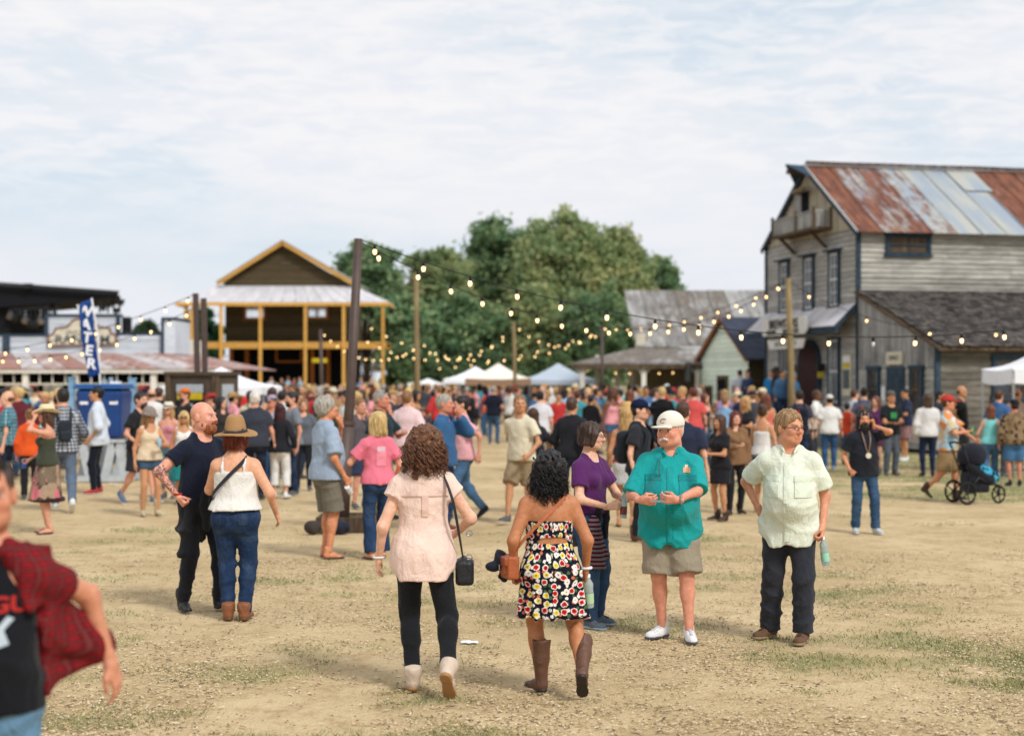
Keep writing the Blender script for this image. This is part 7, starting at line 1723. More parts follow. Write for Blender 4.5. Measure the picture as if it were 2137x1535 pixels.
# ------------------------------------------------------------------ people further off
POSE = {
 'rest': {}, 'rest2': dict(hip=(.02, 0), lw=(.25, -.10, .92), rw=(-.27, .0, .91), la=(.13, -.04, .085)),
 'pocket': dict(rw=(-.225, -.09, .93), rep=(-1, .7, 0), rh='fist', la=(.12, .05, .085)),
 'hold': dict(lw=(.06, -.30, 1.17), lh='grip', lep=(1, .5, -.6), la=(.12, -.05, .085)),
 'holdr': dict(rw=(-.06, -.30, 1.17), rh='grip', rep=(-1, .5, -.6), ra=(-.12, -.05, .085)),
 'both': dict(lw=(.07, -.31, 1.12), rw=(-.07, -.31, 1.10), lh='grip', rh='grip'),
 'cross': dict(lw=(-.10, -.22, 1.17), rw=(.10, -.20, 1.13), lep=(1, .2, -.6), rep=(-1, .2, -.6)),
 'hip': dict(rw=(-.20, -.0, 1.02), rep=(-1, .5, .1), rh='fist', hip=(.02, 0)), 'hipl': dict(lw=(.20, -.0, 1.02), lep=(1, .5, .1), lh='fist'),
 'brow': dict(lw=(.10, -.17, 1.60), lep=(1, -.5, -1), lh='flat', rw=(-.22, -.22, 1.0), rh='grip'),
 'chin': dict(lw=(.02, -.20, 1.48), lep=(.8, -.2, -1), lh='grip'),
 'walk': dict(la=(.08, -.24, .085), lf=(4, -8), ra=(-.08, .30, .17), rf=(-4, 38), lw=(.27, .16, .95), rw=(-.25, -.22, .96), lean=(0, -.03)),
 'walk2': dict(ra=(-.08, -.24, .085), rf=(-4, -8), la=(.08, .30, .17), lf=(4, 38), rw=(-.27, .16, .95), lw=(.25, -.22, .96), lean=(0, -.03)),
 'bend': dict(lean=(0, -.16), lw=(.10, -.40, 1.0), rw=(-.10, -.42, .98), hip=(0, .05)),
}
def bott(code, col, seed):
    c = dict(jeans=('pants', 'jeans', 'denim', dict(off=.012, seed=seed, amp=.006)), slim=('pants', 'trousers', 'cloth', dict(off=.008, tight=.1, seed=seed, amp=.005)), pants=('pants', 'trousers', 'cloth', dict(off=.016, seed=seed, amp=.007)),
             flare=('pants', 'jeans', 'denim', dict(off=.012, flare=.04, seed=seed, amp=.006)), shorts=('pants', 'shorts', 'cloth', dict(off=.02, length=.46, flare=.03, seed=seed, amp=.006)), denimshorts=('pants', 'shorts', 'denim', dict(off=.012, length=.18, flare=.015, seed=seed, amp=.004)),
             capri=('pants', 'capri_trousers', 'cloth', dict(off=.016, length=.82, flare=.02, seed=seed, amp=.006)), skirt=('skirt', 'skirt', 'cloth', dict(z0=1.03, z1=.46, r0=.155, r1=.27, seed=seed, amp=.015)), mini=('skirt', 'skirt', 'cloth', dict(z0=1.03, z1=.62, r0=.16, r1=.21, seed=seed, amp=.008)))[code]
    mat = c[2]
    if isinstance(col, str): mat, col = col, (1, 1, 1)
    return (c[0], c[1], mat, col, c[3])
def topp(code, col, seed):
    c = dict(tee=('shirt', dict(hem=.86, sleeve=.65, loose=.016, off=.015, seed=seed, amp=.008, sl_r=.024)), long=('shirt', dict(hem=.85, sleeve=1.9, loose=.016, off=.014, seed=seed, amp=.008)), roll=('shirt', dict(hem=.80, sleeve=1.25, loose=.024, off=.018, seed=seed, amp=.010, collar=True, neck='open')),
             tank=('tank_top', dict(hem=.93, sleeve=-1, loose=.008, off=.010, neck='strap', seed=seed, amp=.004)), loose=('blouse', dict(hem=.90, sleeve=0, loose=.03, off=.014, neck='scoop', seed=seed, amp=.008)), polo=('shirt', dict(hem=.86, sleeve=.75, loose=.02, off=.018, collar=True, neck='open', seed=seed, amp=.008, sl_r=.03)), jacket=('jacket', dict(hem=.84, sleeve=1.95, loose=.02, off=.028, seed=seed, amp=.012, collar=True, neck='v')))[code]
    mat = 'cloth'
    if isinstance(col, str): mat, col = col, (1, 1, 1)
    return ('top', c[0], mat, col, c[1])
midN = 0
def mid(label, px, theta, sex, top, bottom, hair, foot=None, head=None, H=None, Y=None, pose='rest', skin='fair', shoes=('sneaker', (.1, .1, .1), (.4, .4, .4)), girth=1.0, belly=0.0, head_t=(0, 0), hats=None, beard=None, glasses=None, z=0.0, group=None, dress=None, fine=True):
    """hair = (style, colour[, length]); top / bottom = (code, colour)"""
    global midN
    midN += 1; sd_ = 100+midN*3
    if Y is None: Y = foot_depth(foot)
    if H is None: H = (foot-head)/FPX*Y-(.03 if hats else .0) if (foot and head) else (1.76 if sex == 'm' else 1.66)
    loc = Vector(((px-HX)/FPX*Y, Y, z)); ps = dict(POSE[pose]); ps['head'] = head_t
    fg = Fig(H, sex, girth, belly, pose=ps); far = Y > 26
    wear = []
    if bottom: wear.append(bott(bottom[0], bottom[1], sd_))
    if top: wear.append(topp(top[0], top[1], sd_+1))
    hs_ = (hair[0], hair[2] if len(hair) > 2 else .25) if hair else None
    r, hd = person(None, fg, loc, theta, skin, label, group, hv=.023 if not far else .034, face_h=.0118 if not far else .022, hand_h=.012 if not far else .024, body_h=.034 if not far else .046, hair=hs_, hairc=hair[1] if hair else 'brown', wear=wear, shoes=shoes, hats=hats, beard=beard, glasses=glasses)
    r_fig[r.name] = fg
    return r, fg
r_fig = {}
WHT, GRY, NVY, DEN, DDEN = srgb(224, 222, 216), srgb(120, 124, 130), srgb(24, 30, 50), srgb(52, 84, 120), srgb(30, 46, 74)
WS = ('sneaker', srgb(214, 214, 210), srgb(210, 210, 206)); BS = ('boot', srgb(60, 42, 34), (.03, .025, .02)); FF = ('bare', (0, 0, 0), (.02, .02, .022)); DS = ('sneaker', (.03, .03, .035), (.2, .2, .2)); RS = ('sneaker', srgb(170, 60, 56), srgb(210, 206, 200))
def backpack(fg, who, col, label, big=1.0, accent=None):
    k = fg.k; x, y = fg.spine(1.2); ops = [('add', rbox((x, y+.20, 1.17), (.135*big, .075*big, .20*big), .06), 0), ('add', rbox((x, y+.28, 1.09), (.10*big, .03, .09*big), .03), .02)]
    o = sdf_obj('backpack', ops, .014, 'cloth', col, k=k, disp=fg.folds(5, .006, 'shirt')); tag(o, label, 'backpack'); M0 = o.location.copy()
    for s_ in (-1, 1):
        st = ribbon('shoulder_strap', [(x+s_*.09, y+.14, 1.30), (x+s_*.10, y+.07, 1.46), (x+s_*.105, y-.03, 1.46), (x+s_*.11, y-.135, 1.34), (x+s_*.15, y-.10, 1.16), (x+s_*.17, y+.06, 1.08)], .05, .012, 'cloth', col, None, k); st.parent = o; st.location = -M0
    if accent: a_ = sdf_obj('accent_panel', [('add', rbox((x+.05, y+.277*1, 1.24), (.018, .012, .12), .008), 0)], .012, 'cloth', accent, None, k=k); a_.parent = o; a_.location -= M0
    return carry(o, who)
# left side
mid('bald man in teal checked shirt and dark jeans with hand in pocket', 16, -82, 'm', ('polo', 'plaid_teal'), ('jeans', srgb(22, 30, 48)), ('balding', 'auburn'), foot=1035, head=818, pose='pocket', girth=1.12, belly=.5, shoes=('sneaker', srgb(110, 140, 170), WHT))
mid('child in bright orange top beside the green tank top woman', 62, 196, 'f', ('long', srgb(214, 84, 30)), ('pants', BLK), ('bun', 'lightbrown'), Y=24.5, H=1.50, skin='pink')
r, fg = mid('woman in cream cowboy hat shading her eyes, green tank top and printed skirt', 98, -66, 'f', ('tank', srgb(62, 66, 52)), ('skirt', 'skirt_print'), ('long', 'brown', .2), foot=1112, head=842, pose='brow', skin='pink', shoes=FF, hats=('cowboy', srgb(222, 206, 168), None), girth=1.1, glasses='sun')
can(fg.k, np.array(fg.W['r'])+v3(0, -.06, -.05), srgb(40, 90, 170), 'blue drink can held low by the woman shading her eyes', r)
hm = sdf_obj('skirt_hem', [('add', prof([(.44, 0, .01, .274, .235), (.50, 0, .01, .266, .226)]), 0)], .014, 'cloth', srgb(52, 28, 26), r, k=fg.k)
r, fg = mid('man in black and white plaid shirt walking off with a dark pack', 132, 205, 'm', ('long', 'plaid_grey'), ('jeans', srgb(96, 110, 130)), ('short', 'dark'), foot=1068, head=812, pose='walk', shoes=WS)
backpack(fg, r, (.02, .025, .035), 'small dark backpack on the man in the plaid shirt', .75)
mid('man in loose white shirt and dark jeans facing the blue water tank', 203, -80, 'm', ('roll', srgb(206, 214, 222)), ('slim', srgb(18, 24, 38)), ('short', 'black'), foot=1030, head=808, shoes=RS, pose='rest2', girth=1.08, skin='tan')
mid('dark bearded man in black tee walking behind the grey hat woman', 290, 60, 'm', ('tee', BLK), ('shorts', srgb(40, 42, 50)), ('short', 'dark'), foot=1052, head=820, pose='walk', beard=('beard',), shoes=('sneaker', srgb(90, 110, 140), WHT), skin='pink')
r, fg = mid('young woman in grey hat, cream top, denim shorts and tall pale boots', 312, 32, 'f', ('loose', srgb(214, 194, 164)), ('denimshorts', srgb(60, 86, 112)), ('long', 'lightbrown', .30), foot=1076, head=846, pose='hold', skin='tan', shoes=('cowboy', srgb(186, 176, 146), srgb(90, 80, 62)), hats=('bucket', srgb(138, 126, 118), None), head_t=(38, 14))
can(fg.k, np.array(fg.W['l'])+v3(-.02, -.06, .03), srgb(140, 190, 214), 'pale blue can lifted by the woman in the grey hat', r)
mid('woman in dusty pink tank and white banded hat with sunglasses', 352, -14, 'f', ('tank', srgb(196, 130, 140)), ('capri', srgb(90, 120, 130)), ('long', 'blond', .2), foot=1040, head=836, hats=('fedora', srgb(226, 216, 196), (.03, .03, .03)), glasses='sun', skin='pink')
mid('blond woman with sunglasses in white top beside the bald man', 384, 8, 'f', ('loose', WHT), ('skirt', srgb(30, 120, 120)), ('long', 'ash', .26), foot=1052, head=858, glasses='sun', skin='tan')
mid('man in bright orange cap and black tee before the kiosk poster', 386, -50, 'm', ('tee', srgb(34, 28, 28)), ('jeans', DDEN), ('short', 'brown'), Y=29.5, H=1.80, hats=('cap', srgb(214, 104, 34), None), beard=('beard',), glasses='sun', skin='pink')
mid('man in dark brown tee standing in front of the saloon porch by the kiosk', 332, 170, 'm', ('tee', srgb(44, 38, 38)), ('pants', srgb(60, 56, 50)), ('short', 'brown'), Y=31.5, H=1.82)
mid('woman with dark hair looking aside behind the bald man', 462, 60, 'f', ('long', srgb(46, 42, 42)), ('jeans', DDEN), ('long', 'dark', .22), Y=27.5, H=1.68)
mid('white haired man in charcoal tee seen from behind the tan hat woman', 532, 190, 'm', ('tee', srgb(52, 56, 66)), ('jeans', srgb(26, 34, 52)), ('short', 'white'), foot=1042, head=818, girth=1.2, belly=.6, pose='hold', skin='pink', shoes=DS)
mid('woman with dark red hair in black cardigan and white capri trousers', 586, 176, 'f', ('long', (.014, .015, .02)), ('capri', WHT), ('long', 'maroon', .24), foot=1040, head=842, skin='pink', shoes=('sneaker', WHT, BLK), pose='rest2')
mid('man in lavender cap beside the white haired man', 568, -30, 'm', ('tee', srgb(170, 168, 180)), ('jeans', DEN), ('short', 'brown'), Y=27, H=1.70, hats=('cap', srgb(160, 150, 170), None), glasses='sun', skin='red')
mid('man with swept dark hair in grey tee behind the dark red haired woman', 610, -60, 'm', ('tee', srgb(118, 124, 132)), ('jeans', DDEN), ('short', 'dark'), Y=25.5, H=1.78, beard=('beard',), skin='pink')
r, fg = mid('woman with long fair hair in dark grey top and black trousers', 632, 4, 'f', ('tee', srgb(92, 98, 106)), ('slim', BLK), ('long', 'lightbrown', .32), foot=1022, head=832, pose='rest2')
mid('man in white top with black vest straps near the lavender cap', 588, 176, 'm', ('tee', WHT), ('jeans', DEN), ('short', 'dark'), Y=30, H=1.76)
# centre
mid('older man with sunglasses on his grey head in dark green shirt', 795, 66, 'm', ('polo', srgb(26, 46, 52)), ('pants', srgb(130, 116, 92)), ('short', 'grey'), foot=1085, H=1.84, glasses='up', skin='red', girth=1.1, pose='hold', shoes=DS)
mid('boyish man in grey tee with raised hand beside the brown pole', 752, 40, 'm', ('tee', srgb(84, 80, 84)), ('shorts', srgb(46, 52, 76)), ('short', 'lightbrown'), foot=1060, H=1.70, pose='chin', skin='pink')
mid('man in pale pink shirt with back turned beside the bare pole', 850, 160, 'm', ('polo', srgb(226, 196, 196)), ('pants', srgb(150, 140, 120)), ('short', 'lightbrown'), Y=24.5, H=1.80, girth=1.1)
mid('man in denim jacket with hand at his mouth beside the curly haired woman', 927, 72, 'm', ('jacket', srgb(48, 92, 134)), ('jeans', srgb(40, 60, 90)), ('short', 'grey'), foot=1108, H=1.80, pose='chin', skin='red', shoes=('boot', srgb(110, 50, 40), (.03, .03, .03)))
mid('man in pink checked shirt and jeans facing the denim jacket man', 968, -76, 'm', ('polo', 'plaid_pink'), ('jeans', srgb(76, 112, 146)), ('short', 'dark'), foot=1085, H=1.76, pose='walk', beard=('beard',), skin='pink', shoes=DS)
mid('broad man in navy shirt and jeans walking away into the crowd', 1031, 172, 'm', ('polo', srgb(18, 24, 40)), ('jeans', srgb(58, 92, 128)), ('short', 'grey'), foot=926, head=806, pose='rest2', girth=1.12)
r, fg = mid('man in cream tee striding with swinging arms toward the camera', 1088, -32, 'm', ('tee', srgb(216, 206, 178)), ('shorts', srgb(150, 130, 100)), ('crop', 'lightbrown'), foot=1092, H=1.78, pose='walk2', skin='tan', head_t=(40, 0))
r, fg = mid('long haired woman in black tee and dark shorts wearing a navy backpack', 1113, 184, 'f', ('tee', (.02, .021, .028)), ('shorts', srgb(70, 56, 52)), ('long', 'brown', .36), foot=1072, head=852, pose='walk', skin='fair', shoes=DS)
backpack(fg, r, (.012, .016, .03), 'navy backpack on the long haired woman in dark shorts', .95)
mid('man in black long sleeved top turned away behind the purple woman', 1192, 158, 'm', ('long', (.014, .015, .02)), ('jeans', DDEN), ('crop', 'brown'), foot=1075, H=1.74, pose='walk2', skin='tan')
mid('man in grey white tee with back turned in the centre of the crowd', 1127, 176, 'm', ('tee', srgb(204, 202, 206)), ('shorts', srgb(140, 130, 116)), ('short', 'black'), foot=985, H=1.74, girth=1.1)
mid('blond woman in white top and denim shorts beyond the cream tee man', 1160, 178, 'f', ('tee', WHT), ('denimshorts', DEN), ('pony', 'blond', .2), foot=917, head=808, skin='tan')
mid('woman in tan romper standing behind the purple woman', 1270, 60, 'f', ('loose', srgb(206, 182, 140)), ('denimshorts', srgb(206, 182, 140)), ('long', 'dark', .22), foot=916, head=813, skin='tan')
mid('man in aqua shirt beside the woman in the tan romper', 1296, 150, 'm', ('tee', srgb(130, 206, 196)), ('pants', srgb(34, 40, 52)), ('short', 'grey'), foot=918, head=806)
mid('man in blue checked shirt next to the aqua shirt', 1324, 176, 'm', ('long', 'plaid_navy'), ('pants', srgb(50, 52, 60)), ('short', 'dark'), Y=47, H=1.80)
# right of centre
r, fg = mid('man in navy cap and black tee with backpack behind the teal shirt man', 1335, 66, 'm', ('tee', (.02, .022, .028)), ('pants', srgb(30, 32, 40)), ('short', 'dark'), foot=1128, H=1.74, hats=('cap', srgb(26, 34, 60), None), pose='hold', skin='fair', shoes=('boot', srgb(96, 60, 40), (.05, .04, .03)))
backpack(fg, r, (.016, .02, .026), 'black backpack on the man in the navy cap', 1.05)
mid('man in dark navy shirt with back turned behind the teal shirt man', 1425, 168, 'm', ('polo', srgb(36, 42, 62)), ('pants', srgb(30, 32, 42)), ('short', 'brown'), foot=1132, H=1.72, girth=1.15)
r, fg = mid('woman in white lace skirt holding a straw hat beside the black backpack', 1306, 170, 'f', ('tank', srgb(176, 60, 56)), ('mini', srgb(196, 196, 194)), ('long', 'blond', .25), foot=1098, H=1.62, shoes=FF, skin='tan')
V, F = solve(hat_ops('fedora'), .012); o = mesh_obj('straw_hat', np_mesh('straw_hat', V*1.05, F), 'felt', None, srgb(196, 160, 104)); o.location = r.location+Vector((.02, .2, 1.58)); tag(o, 'tan straw hat worn by the person between the pole and the backpack', 'hat')
mid('woman in black dress with folded arms behind the teal shirt man', 1503, -56, 'f', ('tee', (.012, .012, .016)), ('mini', (.012, .012, .016)), ('long', 'brown', .34), foot=1086, head=866, pose='both', skin='tan', shoes=BS)
mid('red haired woman in tan jacket and black leggings facing the black dress', 1534, 14, 'f', ('jacket', srgb(128, 96, 66)), ('slim', BLK), ('long', 'red', .22), foot=1072, head=858, pose='holdr', shoes=BS)
mid('woman in white tank top with hair up behind the mint shirt man', 1592, 150, 'f', ('tank', WHT), ('shorts', srgb(90, 90, 100)), ('bun', 'brown'), foot=1068, H=1.62, skin='tan', pose='hold')
r, fg = mid('man in white tee and light cap walking away in blue jeans', 1731, 178, 'm', ('tee', WHT), ('jeans', srgb(52, 86, 128)), ('crop', 'dark'), foot=982, head=822, hats=('cap', srgb(206, 202, 194), None), girth=1.12, shoes=('sneaker', srgb(140, 160, 180), WHT))
r, fg = mid('man with dark blue and red backpack behind the mint shirt man', 1668, 176, 'm', ('tee', srgb(60, 60, 70)), ('jeans', DDEN), ('short', 'dark'), Y=30, H=1.78)
backpack(fg, r, srgb(22, 26, 40), 'dark blue backpack with a red stripe behind the mint shirt man', 1.15, srgb(190, 40, 40))
mid('man in white shirt leaning forward in front of the store steps', 1695, 60, 'm', ('polo', WHT), ('pants', srgb(50, 52, 60)), ('short', 'brown'), Y=33.5, H=1.76, pose='bend', skin='brown')
r, fg = mid('man in black tee with green print and grey trousers holding a bottle', 1859, 16, 'm', ('tee', srgb(24, 28, 30)), ('pants', srgb(84, 90, 98)), ('short', 'dark'), foot=992, head=814, pose='both', hats=('cap', srgb(100, 96, 90), None), skin='tan')
patch('shirt_print', -.07*fg.k, .07*fg.k, 1.2*fg.k, 1.32*fg.k, 'painted', srgb(40, 130, 70), kid(r, 'shirt'), .003, 5, 5)
mid('man in navy patterned shirt and red plaid shorts near the lean-to door', 1890, -74, 'm', ('polo', srgb(36, 46, 70)), ('shorts', 'plaid_shorts'), ('short', 'dark'), foot=962, head=812, pose='hold', shoes=WS, skin='tan')
mid('long haired person in white western shirt with blue yoke by the pushchair man', 1936, 176, 'm', ('long', srgb(216, 212, 208)), ('slim', srgb(24, 36, 62)), ('long', 'brown', .2), foot=994, head=822, shoes=DS)
mid('dark haired man beside the white western shirt', 1962, 66, 'm', ('tee', srgb(40, 44, 54)), ('jeans', DDEN), ('short', 'black'), Y=33, H=1.74, skin='tan')
mid('balding man in black tee with hand on hip near the blue framed window', 2006, 62, 'm', ('tee', srgb(24, 26, 28)), ('shorts', srgb(60, 62, 66)), ('balding', 'dark'), foot=978, head=806, pose='hip', skin='tan')
mid('woman in aqua top and flared jeans beside the pushchair', 2068, 164, 'f', ('loose', srgb(126, 204, 202)), ('flare', srgb(72, 106, 138)), ('long', 'auburn', .24), foot=1012, head=845, pose='walk2', skin='fair')
mid('man in brown print jacket, black cap and blue shorts at the white tent', 2117, 178, 'm', ('jacket', 'brown_print'), ('shorts', srgb(70, 112, 152)), ('crop', 'dark'), foot=1014, head=832, hats=('cap', (.02, .02, .024), None), skin='red', girth=1.12, shoes=DS)
mid('man in blue polo shirt under the edge of the white tent', 2084, 140, 'm', ('polo', srgb(62, 96, 140)), ('pants', srgb(70, 70, 76)), ('short', 'brown'), Y=30.0, H=1.78, skin='pink')
mid('bald man in pale shirt under the white tent', 2122, 120, 'm', ('polo', srgb(206, 176, 166)), ('pants', srgb(110, 100, 84)), ('balding', 'brown'), Y=32.0, H=1.80, skin='pink')
r, fg = mid('man with grey and red backpack facing the lean-to windows', 1803, 170, 'm', ('tee', srgb(92, 90, 110)), ('jeans', DDEN), ('bun', 'dark'), Y=34, H=1.80)
backpack(fg, r, srgb(78, 84, 82), 'grey backpack with red top pocket in front of the lean-to', 1.1, srgb(190, 52, 48))
mid('child in red orange top near the store corner', 1768, 150, 'f', ('tee', srgb(212, 74, 46)), ('jeans', DEN), ('short', 'dark'), Y=34.5, H=1.45)
mid('brown haired woman in purple dress beside the green print tee', 1828, -40, 'f', ('tee', srgb(92, 44, 84)), ('mini', srgb(92, 44, 84)), ('long', 'auburn', .2), Y=31.5, H=1.64)
mid('man in pale tee turned to the grey backpack', 1783, 120, 'm', ('tee', srgb(196, 206, 216)), ('shorts', srgb(100, 110, 126)), ('short', 'brown'), Y=35, H=1.76)
mid('person in red shirt standing behind the navy shirt man', 1448, 170, 'm', ('tee', srgb(206, 84, 80)), ('pants', srgb(80, 70, 66)), ('short', 'red'), Y=33, H=1.80)
mid('woman in pale denim shirt behind the black dress', 1507, 130, 'f', ('long', srgb(124, 160, 194)), ('jeans', DEN), ('short', 'lightbrown'), Y=31, H=1.66, pose='bend')
mid('heavy man in beige shirt and white cap in front of the house porch', 1392, 176, 'm', ('polo', srgb(186, 166, 130)), ('pants', srgb(110, 100, 84)), ('crop', 'grey'), Y=42, H=1.84, girth=1.2, hats=('cap', WHT, None))
mid('woman in black vest top with long auburn hair before the mint shed', 1470, 60, 'f', ('tank', (.02, .02, .024)), ('jeans', srgb(40, 70, 100)), ('long', 'auburn', .28), Y=34, H=1.68, pose='hold')
mid('blond woman in black tee chatting behind the red haired woman', 1556, -50, 'f', ('tee', (.016, .016, .02)), ('denimshorts', DEN), ('long', 'blond', .30), Y=28.5, H=1.68, pose='hold', skin='tan')
mid('woman with brown hair down her back in coral tank top', 1600, 186, 'f', ('tank', srgb(206, 108, 90)), ('skirt', srgb(150, 120, 110)), ('long', 'auburn', .30), Y=32, H=1.68, skin='tan')
# on the store porch
def on_porch(label, ly, lx, th, sex, top, bottom, hair, H, **kw):
    p_ = Vector((10.3, 43.6, 0))+Vector((.978, .207, 0))*lx+Vector((-.207, .978, 0))*ly
    return mid(label, HX+p_.x/p_.y*FPX, th, sex, top, bottom, hair, Y=p_.y, H=H, z=.58, **kw)
on_porch('person in blue and black jacket on the store porch left of the door', 5.6, -1.3, -60, 'm', ('jacket', srgb(40, 60, 92)), ('pants', BLK), ('short', 'dark'), 1.74, pose='cross')
on_porch('person in bright blue top on the store porch', 5.0, -.7, -30, 'm', ('tee', srgb(40, 130, 190)), ('jeans', DEN), ('short', 'dark'), 1.74)
on_porch('dark haired man in black jacket on the store porch before the pole', 3.9, -1.0, 70, 'm', ('jacket', (.02, .021, .026)), ('jeans', DDEN), ('short', 'black'), 1.80, pose='hold', skin='brown')
on_porch('person in denim shirt with white badge on the store porch', 2.4, -1.4, 20, 'm', ('jacket', srgb(62, 96, 128)), ('jeans', DDEN), ('short', 'dark'), 1.70, skin='tan')
on_porch('grey haired woman in denim jacket on the store porch', 1.7, -1.3, -70, 'f', ('jacket', srgb(82, 128, 166)), ('jeans', DEN), ('short', 'grey'), 1.62)
on_porch('man in pale tee at the far end of the store porch', 6.6, -1.2, 170, 'm', ('tee', srgb(200, 206, 214)), ('jeans', DDEN), ('short', 'dark'), 1.74)
# seated / standing on the hall porch
for i, (px, c_, nm, th) in enumerate(((566, srgb(196, 196, 200), 'in light grey', 20), (588, srgb(30, 34, 44), 'in black', -20), (602, srgb(150, 186, 206), 'in pale blue', 170), (614, srgb(60, 60, 66), 'in charcoal', 30), (626, srgb(160, 196, 214), 'in sky blue', -40), (752, srgb(70, 110, 150), 'in denim blue', 10), (774, srgb(190, 170, 150), 'in beige', -10))):
    mid('person %s standing on the porch of the yellow trimmed hall' % nm, px, th, 'mf'[i % 2], ('tee', c_), ('jeans', DDEN), ('short', ('dark', 'brown', 'lightbrown')[i % 3]), Y=HY0-1.4, H=1.74-.06*(i % 2), z=.4, pose=('rest', 'hold', 'hip')[i % 3])

# ------------------------------------------------------------------ the crowd
def make_template(seed, sex, pose, top, bottom, hair, hat=None, girth=1.0, belly=0, hd_=(0, 0)):
    fg = Fig(1.75, sex, girth, belly, pose=dict(POSE[pose], head=hd_)); W = [bott(bottom, (1, 1, 1), seed), topp(top, (1, 1, 1), seed+1)]
    r, hd = person(None, fg, Vector((0, 0, 0)), 0, 'fair', 'template', None, hv=.026, face_h=.018, hand_h=.016, body_h=.032, hair=hair, hairc='brown', wear=W, hats=hat)
    return r
TMPL = [make_template(700, 'm', 'rest', 'tee', 'jeans', ('short', .25)), make_template(705, 'm', 'hold', 'polo', 'pants', ('short', .25), belly=.5, girth=1.1), make_template(710, 'f', 'rest2', 'tee', 'jeans', ('long', .26)),
        make_template(715, 'f', 'hold', 'tank', 'denimshorts', ('long', .3)), make_template(720, 'm', 'hip', 'tee', 'shorts', ('crop', .25)), make_template(725, 'm', 'cross', 'long', 'jeans', ('short', .25), ('cap', (1, 1, 1), None)),
        make_template(730, 'f', 'walk', 'loose', 'skirt', ('long', .22)), make_template(735, 'm', 'walk2', 'long', 'jeans', ('short', .25), hd_=(20, 0)), make_template(740, 'f', 'both', 'long', 'slim', ('pony', .2)),
        make_template(745, 'm', 'rest2', 'polo', 'shorts', ('short', .25), ('cowboy', (1, 1, 1), None)), make_template(750, 'f', 'chin', 'tee', 'mini', ('bob', .15), hd_=(-20, 0)), make_template(755, 'm', 'pocket', 'jacket', 'jeans', ('balding', .2))]
TOPC = [('white', (222, 220, 214)), ('black', (20, 20, 24)), ('navy', (24, 30, 50)), ('charcoal', (50, 52, 58)), ('navy', (28, 36, 60)), ('black', (18, 19, 24)), ('black', (22, 22, 26)), ('grey', (128, 130, 134)), ('red', (186, 52, 50)), ('pale blue', (156, 186, 208)), ('denim blue', (66, 102, 142)), ('tan', (158, 124, 84)), ('pink', (220, 150, 156)), ('olive', (98, 98, 70)), ('teal', (60, 140, 150)), ('maroon', (96, 34, 42)), ('cream', (220, 206, 178)), ('lilac', (150, 128, 170)), ('charcoal', (62, 64, 70))]
BOTC = [(52, 82, 116), (34, 48, 74), (60, 92, 128), (24, 26, 34), (130, 114, 90), (86, 84, 86), (44, 44, 50)]
HAIRL = ['brown', 'dark', 'black', 'lightbrown', 'blond', 'grey', 'auburn', 'brown', 'dark', 'ash']
HATC = [(214, 200, 170), (40, 44, 60), (190, 186, 180), (160, 60, 54), (170, 140, 96)]
ZONES = [(0, 'below the saloon awning'), (300, 'beside the poster kiosk'), (470, 'in front of the hall'), (690, 'behind the brown pole'), (880, 'in front of the oaks'), (980, 'before the white tents'), (1110, 'before the grey tent'), (1240, 'before the house porch'), (1440, 'before the mint shed'), (1580, 'near the store steps')]
ROWS = [(36, 'front'), (44, 'second'), (52, 'middle'), (61, 'rear'), (200, 'last')]
ORD = ['first', 'second', 'third', 'fourth', 'fifth', 'sixth', 'seventh', 'eighth', 'ninth', 'tenth', 'eleventh', 'twelfth']
rc = random.Random(77); crowd = []
occ = [(o.location.x, o.location.y) for o in COL.objects if o.get('category') == 'person' and o.get('label') != 'template']+[(T_.x, T_.y) for T_ in (TB, TC, TD, TE, TF)]
tries = 0
BLOCK = [((10.3, 43.6), 6)]
def free(x, y):
    px = HX+x/y*FPX
    fy = HY+CAMZ*FPX/y
    if px > 1600: return False
    if px < 640 and y < 29.5: return False
    if px < 420 and 46.0 < y: return False
    if 640 < px and y < (33 if px < 900 or px > 1200 else 38): return False
    if 940 < px < 1130 and y < 46: return False
    if px > 1430 and y > 44.5: return False
    if px > 1190 and y > 55: return False
    if 120 < px < 300 and y < 32: return False
    if abs(x-kO.x) < 1.3 and abs(y-33) < 1.3: return False
    if abs(x-at(462, 0, 38).x) < 1.6 and abs(y-38) < 1.6 and rc.random() < .6: return False
    if y > 83: return False
    if px < 760 and y > 83.5: return False
    return all((x-a)**2+(y-b)**2 > .54**2 for a, b in occ)
while len(crowd) < 222 and tries < 9000:
    tries += 1
    u = rc.random(); y = 29.5+50*u**1.7; px = rc.uniform(-10, 1600); x = (px-HX)/FPX*y
    if not free(x, y): continue
    occ.append((x, y)); crowd.append((x, y))
# beyond the three hundred that show largest: the rest of the crowd as one mass
def coarse(sex, pose, top, bot, hr_):
    fg = Fig(1.75, sex, 1.04, pose=POSE[pose]); hV, hF, _ = head_shape(sex, .055); P = [(*solve(fg.body_ops(), .09), 0), ((fg.hr @ hV.T).T+fg.head, hF, 0)]
    kw = topp(top, (1, 1, 1), 3)[4]; kb = bott(bot, (1, 1, 1), 4)[4]; P.append((*fg.top(.085, **dict(kw, amp=0)), 1)); P.append((*fg.pants(.085, **dict(kb, amp=0)), 2)); V, F = hair_shape(hr_, .055, .24); P.append(((fg.hr @ (V*1.05).T).T+fg.head, F, 3)); return P
CO = [coarse('m', 'rest', 'tee', 'jeans', 'short'), coarse('f', 'rest2', 'tee', 'jeans', 'long'), coarse('m', 'hold', 'long', 'pants', 'short'), coarse('f', 'hold', 'tee', 'shorts', 'long')]
cV, cF, cC = [], [], []; co_n = 0; got = 0; tries = 0
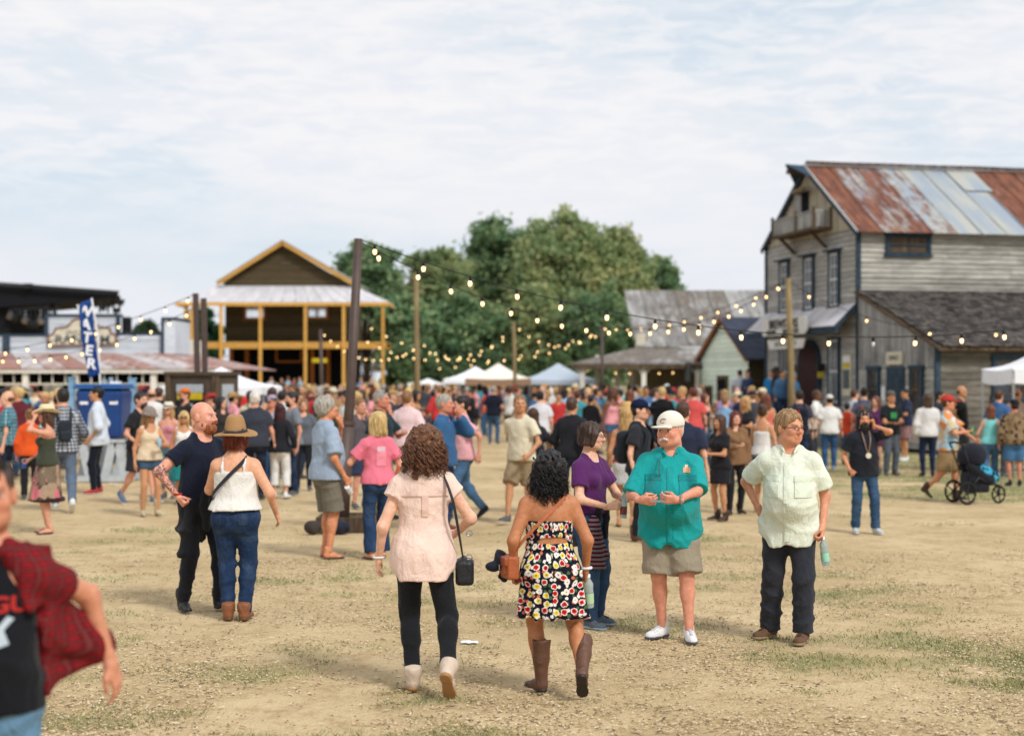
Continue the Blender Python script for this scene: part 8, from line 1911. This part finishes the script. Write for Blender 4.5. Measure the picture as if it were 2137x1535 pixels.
while got < 170 and tries < 12000:
    tries += 1; y = 39+43*rc.random()**1.1; px = rc.uniform(-10, 1590); x = (px-HX)/FPX*y
    if not free(x, y): continue
    occ.append((x, y)); got += 1; a = rc.choice([180, 180, 0, 90, -90, 150, 210, 60])+rc.uniform(-25, 25); Rz = rotm(R(a)); s_ = rc.uniform(.9, 1.04)
    cl_ = [SKIN[rc.choice(['fair', 'pink', 'tan', 'tan', 'olive', 'red'])], srgb(*rc.choice(TOPC)[1]), srgb(*rc.choice(BOTC)), HAIRC[rc.choice(HAIRL)]]
    for V, F, role in rc.choice(CO):
        cV.append((Rz @ (V*s_).T).T+np.array([x, y, 0])); cF.append(F+co_n); cC.append(np.tile(np.array([*cl_[role], 1], f4), (len(V), 1))); co_n += len(V)
me = np_mesh('crowd', np.concatenate(cV), np.concatenate(cF)); ca_ = me.color_attributes.new('Col', 'FLOAT_COLOR', 'POINT'); ca_.data.foreach_set('color', np.concatenate(cC).ravel())
tag(mesh_obj('crowd', me, 'litter'), 'dense mass of people filling the far side of the square', 'crowd', kind='stuff')
crowd.sort(key=lambda c: c[0]/c[1]); used = {}
for x, y in crowd:
    t = rc.choice(TMPL); px = HX+x/y*FPX; cn, cc = rc.choice(TOPC)
    zone = [z for a, z in ZONES if px >= a or a == 0][-1]; row = [n_ for d, n_ in ROWS if y < d][0]; cap_ = any(c.name.startswith(('cap', 'hat')) for c in t.children)
    hn = rc.choice(HAIRL); hnm = {'lightbrown': 'light brown', 'ash': 'blond'}.get(hn, hn)
    key = (cn, zone, row); used[key] = used.get(key, 0)+1
    th = rc.choice([180, 180, 170, 195, 0, 60, -60, 120, -120, 90, -90])+rc.uniform(-25, 25)
    lab = 'person in %s top, %s hair, %s crowd row %s' % (cn, hnm, row, zone)
    if used[key] > 1: lab = 'person in %s top, %s crowd row %s, %s from left' % (cn, row, zone, ORD[used[key]-1])
    r = t.copy(); COL.objects.link(r); r.location = (x, y, 0); r.rotation_euler = (0, 0, R(th)); s_ = rc.uniform(.93, 1.05) if 'beard' else 1; s_ *= .96 if any(c.name.startswith('hair') and len(c.data.vertices) > 2600 for c in t.children) else 1; r.scale = (s_,)*3
    sk_ = rc.choice(['fair', 'pink', 'tan', 'tan', 'olive', 'red', 'brown'] if rc.random() < .4 else ['fair', 'pink', 'tan']); r.color = (*SKIN[sk_], 1)
    tag(r, lab, 'person', 'festival crowd in the square'); hc_ = HAIRC[hn]; bc = srgb(*rc.choice(BOTC)); tcx = srgb(*cc); hatc = srgb(*rc.choice(HATC))
    for ch in t.children:
        c = ch.copy(); COL.objects.link(c); c.parent = r; nm = ch.name.split('.')[0]
        col = tcx if nm in ('shirt', 'blouse', 'tank_top', 'jacket') else bc if nm in ('jeans', 'trousers', 'shorts', 'skirt', 'capri_trousers') else hc_ if nm == 'hair' else hatc if nm in ('cap', 'hat') else (.08, .07, .07)
        c.color = (*col, 1)
        for g in ch.children: d = g.copy(); COL.objects.link(d); d.parent = c; d.color = (.3, .3, .3, 1)
for t in TMPL:
    for ch in list(t.children):
        for g in list(ch.children): bpy.data.objects.remove(g)
        bpy.data.objects.remove(ch)
    bpy.data.objects.remove(t)
